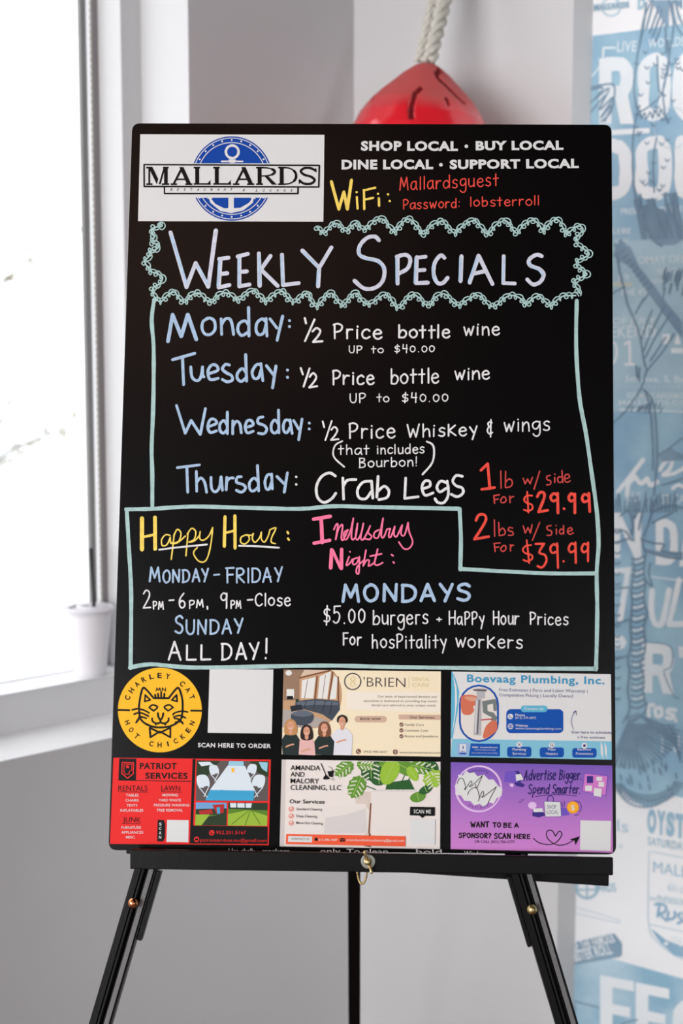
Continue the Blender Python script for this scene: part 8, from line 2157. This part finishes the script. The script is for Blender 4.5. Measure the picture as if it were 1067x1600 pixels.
S|paper_navy|6|32|1687 7068 1787 6947
S|paper_navy|6|32|1729 7099 1842 6992
S|paper_navy|6|32|1767 7132 1891 7041
S|paper_navy|6|32|1799 7166 1933 7093
S|paper_navy|6|32|1827 7202 1968 7147
S|paper_navy|6|32|1848 7238 1996 7202
S|paper_navy|6|32|1864 7275 2016 7258
S|paper_navy|6|28|1339 7540 1367 7450
S|paper_navy|6|28|1295 7450 1323 7360
S|paper_navy|6|29|1015 7275 1043 7184
S|paper_navy|6|29|1039 7178 1067 7086
S|paper_navy|6|28|1602 7609 1630 7519
S|paper_navy|6|28|1565 7483 1593 7393
S|paper_navy|6|28|1354 7290 1382 7199
S|paper_navy|6|28|1738 7183 1765 7093
S|paper_navy|6|28|1693 7578 1721 7488
S|paper_navy|6|28|1465 7470 1492 7379
S|paper_navy|6|29|828 7242 856 7150
S|paper_navy|6|28|1386 7138 1414 7047
S|paper_navy|6|28|1207 7130 1235 7039
S|paper_navy|6|28|1427 7606 1455 7515
S|paper_navy|6|28|1675 7532 1702 7442
S|paper_navy|6|28|1450 7626 1478 7535
S|paper_navy|6|29|823 7017 851 6925
S|paper_navy|6|29|850 7490 879 7398
S|paper_navy|6|29|999 7544 1027 7453
S|paper_navy|6|28|1814 7129 1842 7039
S|paper_navy|6|28|1595 7453 1623 7363
S|paper_navy|6|28|1883 7431 1911 7341
S|paper_navy|6|29|973 7180 1001 7089
S|paper_navy|6|28|1241 7475 1269 7385
S|paper_navy|6|28|1196 7399 1224 7308
S|paper_navy|6|29|1030 7236 1058 7145
S|paper_slate|6|38|965 2426 1145 2536 1275 2585
S|paper_slate|6|40|-31 2589 32 2537 4 2192
S|paper_slate|6|40|-33 2656 507 2649
'''),
]
MURAL_STEP = .376
# ================================================================ the room
W1 = MB().st(-.38995, .25, 0, .266, 0, H)                                    # solid wall right of the window
W1.st(-3.2, -.38995, 0, .35, 0, .833)                                       # below the ledge
W1.st(-5.2, -3.2, 0, .35, 0, H); W1.st(-3.2, -.38995, 0, .35, 2.78, H)
W1.st(-.4334, -.38995, .1421, .266, .833, 2.78)                              # stepped jamb
W1.st(-3.2, -.4334, .1421, .35, .833, .9068); W1.st(-3.2, -3.1, .1421, .35, .9068, 2.78)
wl = struct(W1.obj('wall_left', 'paint_wall'))
ledge = struct(MB().st(-3.19, -.3905, .0005, .1415, .8335, .8350).obj('trim_1', 'paint_trim'))
sill = struct(MB().st(-3.09, -.4340, .1385, .2500, .9070, .9085).obj('trim_2', 'paint_trim'))
wb = struct(MB().slab(C0, P895, -B.cross(UP), .30, 0, H).obj('wall_back', 'paint_wall'))
# return of the pier and the mural wall
MB_ = MB(); nB = -B.cross(UP)
struct(MB().slab(P895+A*.0005, P926+A*.02, -A.cross(UP), .04, 0, H).obj('trim_3', 'paint_wall'))
mural_wall = struct(MB().slab(P926, RIGHT_END, nB, .2, 0, H).obj('wall_right', 'paint_mural_ground'))
def wallseg(name, p, q, holes=(), paint='paint_blue_grey'):
    d = (q-p).normalized(); n = d.cross(UP); L = (q-p).length; m = MB()
    if not holes: m.slab(p, q, n, .2, 0, H)
    for a, b in holes:
        m.slab(p, p+d*a, n, .2, 0, H); m.slab(p+d*b, q, n, .2, 0, H); m.slab(p+d*a, p+d*b, n, .2, 0, .8); m.slab(p+d*a, p+d*b, n, .2, 2.7, H)
    return struct(m.obj(name, paint))
Ls = (BACK_A-LEFT_END).length
wallseg('wall_side', BACK_A, LEFT_END, ((Ls-3.25, Ls-.25),))
wallseg('wall_front', BACK_B, BACK_A, ((.3, 2.5),)); wallseg('wall_far_right', RIGHT_END, BACK_B)
foot = [LEFT_END+N*.35-A*.2, at(.3, .35), P926+nB*.25, RIGHT_END+nB*.25, BACK_B+Vector((.3,-.3,0)), BACK_A-N*.3]
struct(MB().prism(foot, lambda p, z: p+UP*z, -.1, 0).obj('floor', 'floor_wood'))
struct(MB().prism(foot, lambda p, z: p+UP*z, H, H+.1).obj('ceiling', 'paint_ceiling')); ceil_ = bpy.data.objects['ceiling']
for i in range(10): MB().box(-2.02+i*.2, -1.83+i*.2, -1.0, 1.4, H-.03, H-.001).obj('reflector_plank', 'reflector_wood', ceil_)  # planks added out of view to give the board a brown reflection
struct(MB().st(-5.2, -.001, -.012, -.0005, 0, .1).obj('baseboard_left', 'paint_trim'))
struct(MB().slab(C0-nB*.0125, P895-nB*.0125, nB, .012, 0, .1).obj('baseboard_back', 'paint_trim'))
# window: frame members, spacer and glass
win = struct(MB().st(-.4470, -.4335, .2140, .2180, .9090, 2.778).obj('window_1', 'aluminium_dark'))
MB().st(-.4706, -.4585, .2140, .2240, .9090, 2.778).obj('frame_post', 'aluminium_grey', win)
dots = MB()
for i in range(150): dots.st(-.4505, -.4480, .2150, .2156, .92+i*.0124, .926+i*.0124)
d_ = dots.obj('blind_chain', 'blind_dot', win); d_['kind'] = 'stuff'
MB().st(-3.099, -.4706, .214, .262, .9090, .9115).obj('frame_rail', 'paint_trim', win)
MB().st(-3.099, -.4700, .214, .262, 2.740, 2.778).obj('frame_rail', 'aluminium_grey', win)
MB().st(-3.099, -3.060, .214, .262, .9300, 2.740).obj('frame_post', 'aluminium_grey', win)
MB().st(-1.80, -1.755, .214, .262, .9300, 2.740).obj('frame_post', 'aluminium_grey', win)
MB().st(-1.754, -.4336, .238, .242, .9305, 2.7395).obj('glass_pane', 'window_glass', win)
MB().st(-3.059, -1.801, .238, .242, .9305, 2.7395).obj('glass_pane', 'window_glass', win)
# scuffs in the wall paint below the ledge
sm = MB(); 
for (s0, z0, s1, z1, w) in ((-.512,.822,-.509,.803,.0016), (-.482,.768,-.462,.722,.0012), (-.455,.714,-.450,.709,.0014), (-.60,.62,-.599,.612,.001)):
    sm.hexa([at(s0,-.0004,z0),at(s0+w,-.0004,z0),at(s0+w,-.0001,z0),at(s0,-.0001,z0),at(s1,-.0004,z1),at(s1+w,-.0004,z1),at(s1+w,-.0001,z1),at(s1,-.0001,z1)])
sm.obj('paint_scuff', 'scuff', wl)
# mural prints: parts of the mural wall
marks(MURAL_PRINT, mural_wall, lambda x, y, z: P926 + B*x - nB*(.0004+z*.00012) + UP*y, True)
# the wallpaper repeats along the wall
for k in range(1, 6):
    for part in [c for c in mural_wall.children if not c.get('repeat')]:
        c = part.copy(); COL.objects.link(c); c.parent = mural_wall; c['repeat'] = k; c.location = B*(MURAL_STEP*k) - nB*(.00003*k)
# ---------------------------------------------------------------- outside
struct(MB().hexa([at(-40,.6,-.2),at(40,.6,-.2),at(40,40,-.2),at(-40,40,-.2),at(-40,.6,-.15),at(40,.6,-.15),at(40,40,-.15),at(-40,40,-.15)]).obj('ground', 'outside_snow'))
t_out = (Vector((-3.3, 14.85, 0)) - C0).dot(N)
ob = tag(MB().st(-30, 3, t_out, t_out+4, -.15, 4.4).obj('building', 'outside_stucco'), 'pale low building across the snowy yard outside the window', 'building')
MB().st(-30.02, 3.02, t_out-.05, t_out-.0005, .16, .42).obj('contact_shade', 'outside_contact_shade', ob); MB().st(-30.1, 3.1, t_out-.3, t_out+4.1, 4.4, 4.6).obj('roof_slab', 'outside_snow', ob)  # dark strip along the building foot is contact shade painted as colour
MB().st(-30.02, 3.02, t_out-.3, t_out-.051, -.15, .15).obj('kerb', 'outside_snow', ob)
tree = tag(empty('garden_shrub', (-2.12, 8.6, -.15)), 'bare golden leaved shrub blurred outside the window', 'shrub')
rnd = random.Random(3); tb = MB(); lv = MB()
tb.tube([(0,0,0),(.03,0,.7),(0,.03,1.3),(.06,0,1.9)], [.05,.04,.03,.012], 8)
for i in range(16):
    a = rnd.uniform(0, 6.28); z = rnd.uniform(.7, 1.7); l = rnd.uniform(.4, .75); e = Vector((math.cos(a)*l, math.sin(a)*l, z+rnd.uniform(.1,.6)))
    tb.tube([(0,0,z), e*.5+Vector((0,0,z*.5+.06)), e], [.016,.01,.004], 5)
    for j in range(60):
        p = Vector((0,0,z)).lerp(e, rnd.uniform(.25, 1.05)) + Vector([rnd.gauss(0,.06) for _ in range(3)]); u = Vector([rnd.gauss(0,1) for _ in range(3)]).normalized(); w = u.orthogonal().normalized()
        n = len(lv.v); lv.v += [p, p+u*.02+w*.014, p+u*.05, p+u*.02-w*.014]; lv.f.append((n,n+1,n+2,n+3))
tb.obj('trunk', 'bark', tree); l_ = lv.obj('foliage', 'leaf_gold', tree); l_['kind'] = 'stuff'
# ---------------------------------------------------------------- foam cup with straw
cup = tag(empty('foam_cup', at(-.4622,0,0)), 'white foam takeaway cup with lid and black straw on the window sill', 'cup')
cup.location = (-.4640, 2.7850, .9085)
prof = [(.0275,0),(.0285,.001),(.0300,.012),(.0395,.110),(.0400,.116),(.0425,.118),(.0425,.122),(.0385,.122),(.0365,.112),(.0275,.012),(.001,.011)]
MB().lathe(prof, 40).obj('cup_body', 'cup_foam', cup, smooth=True)
lid = MB().lathe([(.0440,.1195),(.0455,.1200),(.0460,.1240),(.0440,.1275),(.0405,.1282),(.0395,.1240),(.0365,.1238),(.0350,.1275),(.0120,.1282),(.0115,.1260),(.001,.1260)], 40).obj('lid', 'cup_lid', cup, smooth=True)
MB().tube([(-.045,-.012,.1255),(-.034,-.016,.1300),(-.022,-.014,.1310)], [.003,.0045,.003], 8).obj('tear_tab', 'cup_lid', lid, smooth=True)
MB().tube([(.0115,0,.03),(.0085,0,.13),(.0050,0,.236)], .0037, 10).obj('straw', 'straw_black', cup, smooth=True)
# ---------------------------------------------------------------- red float on its rope
apex = Vector((.1490, 2.745, 2.001)); ax = Vector((.087, .02, .996)).normalized()
buoy = tag(empty('red_float', apex), 'cracked red fishing float hanging by a rope behind the menu board', 'float')
buoy.rotation_euler = UP.rotation_difference(ax).to_euler()
pr = [(0,.010),(3,.020),(16,.041),(23,.049),(43,.074),(60,.093),(80,.109),(102,.121),(130,.130),(170,.1345),(220,.131),(290,.112),(350,.085),(400,.052),(424,.022)]
pr = [(z*.001146, r) for z, r in pr]
def rad(z):
    for (z0, r0), (z1, r1) in zip(pr, pr[1:]):
        if z <= z1: t = (z-z0)/(z1-z0); return r0+(r1-r0)*t
    return pr[-1][1]
K = 260; zs = [i*.00125 for i in range(130)] + [.1625+i*.012 for i in range(1, 27)]
qi = buoy.rotation_euler.to_matrix().inverted()
def front(px, py):  # photo plane position on the float's near side -> (angle, depth)
    x = (px-665)*.001146; z = (py-101)*.001146
    z_ = z + x*.087; x_ = x + z*.087; r = max(rad(max(z_, 0)), .001); return math.asin(max(-1, min(1, x_/r))), z_
cracks = [([(681,106),(684,112),(677,120),(680,128),(692,138),(704,149),(716,159)], .0044), ([(651,152),(643,161),(639,172),(636,184),(636,200)], .0048), ([(583,166),(581,176)], .0012), ([(690,160),(693,170)],.0022)]
cr = [([front(*p) for p in c], w) for c, w in cracks]
V = []; F = []; DP = []
for zi in zs:
    for j in range(K):
        a = 2*math.pi*j/K; r0 = rad(zi); th = math.atan2(math.cos(a), -math.sin(a))  # 0 faces the viewer (-Y)
        dep = 0
        if abs(th) < 1.6 and zi < .16:
            for c, w in cr:
                best = 9
                for (t0, z0), (t1, z1) in zip(c, c[1:]):
                    ux, uz = (t1-t0)*r0, z1-z0; px_, pz_ = (th-t0)*r0, zi-z0; l2 = ux*ux+uz*uz+1e-12; k = max(0, min(1, (px_*ux+pz_*uz)/l2)); best = min(best, math.hypot(px_-ux*k, pz_-uz*k))
                if best < w: dep = max(dep, .011*min(1, (w-best)/(w*.35)))
        r = r0*(1+.006*math.sin(5*a+zi*60)+.004*math.sin(11*a-zi*90)) - dep
        V.append((r*math.cos(a), r*math.sin(a), -zi)); DP.append(dep)
for i in range(len(zs)-1):
    for j in range(K): F.append((i*K+j, (i+1)*K+j, (i+1)*K+(j+1) % K, i*K+(j+1) % K))
F.append(tuple(range(K))); F.append(tuple((len(zs)-1)*K+j for j in reversed(range(K))))
mat('float_crack', (134,14,26), .7)
bo = mesh('float_body', V, F, None, buoy, mats=['float_red', 'float_crack'], fm=[1 if sum(DP[i] for i in f)/len(f) > .004 else 0 for f in F], smooth=True)
hook_p = Vector((.235, 2.8745, 2.36))
rope = tag(empty('hanging_rope', hook_p), 'thick twisted white rope doubled above the red float', 'rope')
def twisted(p, q, R0, r, pitch, name):
    d = q-p; L = d.length; t = d.normalized(); u = t.orthogonal().normalized(); w = t.cross(u); m = MB(); n = int(L/.004)
    for k in range(3):
        m.tube([p + t*(L*i/n) + (u*math.cos(6.283*(L*i/n)/pitch+k*2.094) + w*math.sin(6.283*(L*i/n)/pitch+k*2.094))*R0 for i in range(n+1)], r, 8)
    for v in m.v: v -= hook_p
    return m.obj(name, 'rope_cotton', rope, smooth=True)
twisted(apex+Vector((.003,-.004,.002)), hook_p+Vector((.008,-.012,0)), .0078, .0064, .066, 'rope_strand')
twisted(apex+Vector((-.012,.006,.004)), hook_p+Vector((-.012,-.008,0)), .0066, .0054, .058, 'rope_strand')
hk = tag(MB().tube([(.235,2.8890,2.372),(.235,2.862,2.372),(.235,2.850,2.362),(.235,2.852,2.345),(.235,2.866,2.340)], .004, 8).obj('wall_hook', 'steel_washer'), 'small steel wall hook that holds the white rope above the picture', 'hook')
# ---------------------------------------------------------------- display easel
BR = Matrix(((.99969,.02126,.01312),(-.02378,.97071,.23906),(-.00766,-.23929,.97092))); BO = Vector((.0310,1.8941,1.3619))
BOT = -.4547
def loc(x, y, z): return BO + BR @ Vector((x, y, z))       # board frame: x right, y into the board, z up along it
rot = BR.to_euler()
easel = tag(empty('display_easel', loc(0, .02, BOT), rot), 'black wooden display easel with brass fittings carrying the menu board', 'easel')
def E(x, y, z): return Vector((x, y-.02, z-BOT))           # board frame -> easel frame
def floor_z(x, y): return -(BO.z + BR[2][0]*x + BR[2][1]*y)/BR[2][2]
PROFILE = [(-.0130,.020),(-.0130,.002),(-.0105,0),(-.0050,0),(-.0046,.0035),(-.0040,.0005),(-.0028,-.0018),(-.0012,-.0026),(.0004,-.0018),(.0014,.0005),(.0020,.0040),(.0036,.0040),(.0040,0),(.0105,0),(.0115,.0012),(.0130,.0012),(.0130,.020)]
def leg(p1, p2, mirror):
    (x1, z1), (x2, z2) = p1, p2; y0 = .008; k = (x2-x1)/(z2-z1)
    zf = floor_z(x1 + k*(-1.4-z1), y0); xf = x1 + k*(zf-z1); zt = .10; xt = x1 + k*(zt-z1); d = Vector((xt-xf, 0, zt-zf)).normalized(); sd = Vector((d.z, 0, -d.x))
    cv = lambda p, z: E(xf, y0, zf) + d*z + sd*p[0] + Vector((0, p[1], 0)); L = math.hypot(xt-xf, zt-zf)
    lg = MB().prism(PROFILE, cv, .03, L).obj('leg', 'easel_black', easel)
    MB().prism([(.0046,-.0002),(.0101,-.0002),(.0101,-.0009),(.0046,-.0009)], cv, .03, L-.35).obj('leg_face', 'easel_face', lg)['label'] = 'grey textured strip along the leg'
    foot_ = MB().prism([(-.015,-.002),(.015,-.002),(.015,.022),(-.015,.022)], cv, .006, .05).obj('rubber_foot', 'rubber', lg)
    return lg, cv, L, (xf, zf, d)
lgL, cvL, LL, gL = leg((-.2624,-.4788), (-.3118,-.6620), 0)
lgR, cvR, LR, gR = leg((.1936,-.4801), (.2458,-.6523), 1)
def along(g, z): return (z-g[1])/g[2].z
s0 = along(gL, -.560); MB().prism([(.0134,.003),(.0195,.003),(.0195,.018),(.0134,.018)], cvL, s0, along(gL, -.478)).obj('sleeve', 'easel_black', lgL, bevel=.0006)
s0 = along(gR, -.560); MB().prism([(-.0185,.006),(-.0134,.006),(-.0134,.018),(-.0185,.018)], cvR, s0, along(gR, -.478)).obj('sleeve', 'easel_black', lgR, bevel=.0006)
ab = E(-.003, .018, .10)
MB().box(ab.x-.06, ab.x+.06, .0085, .034, ab.z-.06, ab.z+.03).obj('head_block', 'easel_black', easel, bevel=.002)
# rear leg swings back from the head block to the floor
top_w = loc(-.003, .060, .08); zf_w = .012; yb = 2.62
r = Vector((.0076, 1)); topw = Vector((.0076*top_w.y, top_w.y, top_w.z)); botw = Vector((.0076*yb+.004, yb, zf_w))
inv = (Matrix.Translation(loc(0, .02, BOT)) @ BR.to_4x4()).inverted()
dd = (botw-topw).normalized(); sx = Vector((1,0,0)); ny = dd.cross(sx).normalized()
def rear(w, t, a, b, name, m, par): 
    P = []
    for q in (a, b):
        for u, v in ((-w,-t),(w,-t),(w,t),(-w,t)): P.append(inv @ (q + sx*u + ny*v))
    return MB().hexa(P).obj(name, m, par, bevel=.001)
rl = rear(.0098, .008, topw, botw, 'rear_leg', 'easel_black', easel); rear(.012, .010, botw-dd*.03, botw+dd*.006, 'rubber_foot', 'rubber', rl)
# ledge: shelf with a front lip, the cross rail behind it
def quad(pts, y0, y1): return MB().hexa([E(x, y0, z) for x, z in pts[:2]] + [E(x, y1, z) for x, z in reversed(pts[:2])] + [E(x, y0, z) for x, z in reversed(pts[2:])] + [E(x, y1, z) for x, z in pts[2:]])
ldg = quad([(-.2752,-.4757),(.2960,-.4742),(.2962,-.4535),(-.2758,-.4526)], -.030, -.021).obj('ledge_lip', 'easel_black', easel, bevel=.0012)
quad([(-.2752,-.4757),(.2960,-.4742),(.2960,-.4600),(-.2752,-.4600)], -.0210, .0060).obj('ledge_shelf', 'easel_black', easel, bevel=.0008)
quad([(-.2900,-.4640),(.2997,-.4939),(.3005,-.4779),(-.2892,-.4475)], .0310, .0440).obj('cross_rail', 'easel_black', easel, bevel=.001)
# brass fittings
def ball(x, z, par, m, r=.0062):
    n = 12; prof = [(.003,-.004),(.003,0)] + [(max(r*math.sin(a*math.pi/n), .0004), r-r*math.cos(a*math.pi/n)) for a in range(2, n)]
    b = MB().lathe(prof, 24, E(x, .006, z), Vector((0,-1,0))).obj('knob', m, par, smooth=True); return b
ball(-.2748, -.5189, lgL, 'copper')['label'] = 'round copper coloured screw knob'; ball(.2035, -.5188, lgR, 'brass')['label'] = 'round brass screw knob'
cx, cz = .0071, -.4624
wn = MB().lathe([(.0085,0),(.0085,.0010),(.0080,.0014),(.002,.0014)], 32, E(cx, -.0301, cz), Vector((0,-1,0))).obj('washer', 'steel_washer', easel); wn['label'] = 'silver washer with a brass wing nut'
MB().lathe([(.0046,0),(.0044,.003),(.0030,.005),(.0028,.0075),(.001,.0078)], 20, E(cx, -.0315, cz), Vector((0,-1,0))).obj('wing_nut', 'brass', wn, smooth=True)
for s in (1, -1):
    MB().tube([E(cx-.0012*s, -.035, cz+.003*s), E(cx-.0030*s, -.037, cz+.0075*s), E(cx-.0042*s, -.039, cz+.0118*s), E(cx-.0042*s, -.0395, cz+.0130*s)], [.0022,.0016,.0021,.0012], 10).obj('wing', 'brass', wn, smooth=True)
ch = MB()
for i in range(19):
    t = i/18; x = -.0055+.0115*t; z = -.4765-.0125*(1-(2*t-1)**2)**.8
    for j in range(1): ch.lathe([(.0003,-.0014),(.0012,-.0008),(.0015,0),(.0012,.0008),(.0003,.0014)], 8, E(x, -.026, z))
ch.tube([E(-.0055+.0115*i/18, -.026, -.4765-.0125*(1-(2*i/18-1)**2)**.8) for i in range(19)], .0006, 6)
ch.tube([E(-.0055,-.026,-.4768), E(-.0055,-.026,-.4740)], .001, 6)
ch.obj('bead_chain', 'brass', easel, smooth=True)
# ---------------------------------------------------------------- the menu board
board = tag(empty('menu_board', loc(0, 0, BOT), rot), 'black menu board covered in chalk lettering and sponsor cards on the easel', 'menu board')
cs = [(-.3043,.4542),(.3057,.4555),(.3039,-.4527),(-.3061,-.4567)]; poly = []
rc = .0105
for i in range(4):
    p = Vector(cs[i]); a = (Vector(cs[i-1])-p).normalized(); b = (Vector(cs[(i+1) % 4])-p).normalized()
    for k in range(7):
        t = k/6; q = p + a*rc*(1-t)**2 + b*rc*t**2; poly.append((q.x, q.y))
MB().prism(poly, lambda p, y: Vector((p[0], y, p[1]-BOT)), -.003, .003).obj('panel', 'board_black', board, bevel=.0005)
marks(BOARD_PRINT, board, lambda x, y, z: Vector((x, -.0031-z*.00006, y-BOT)), False)
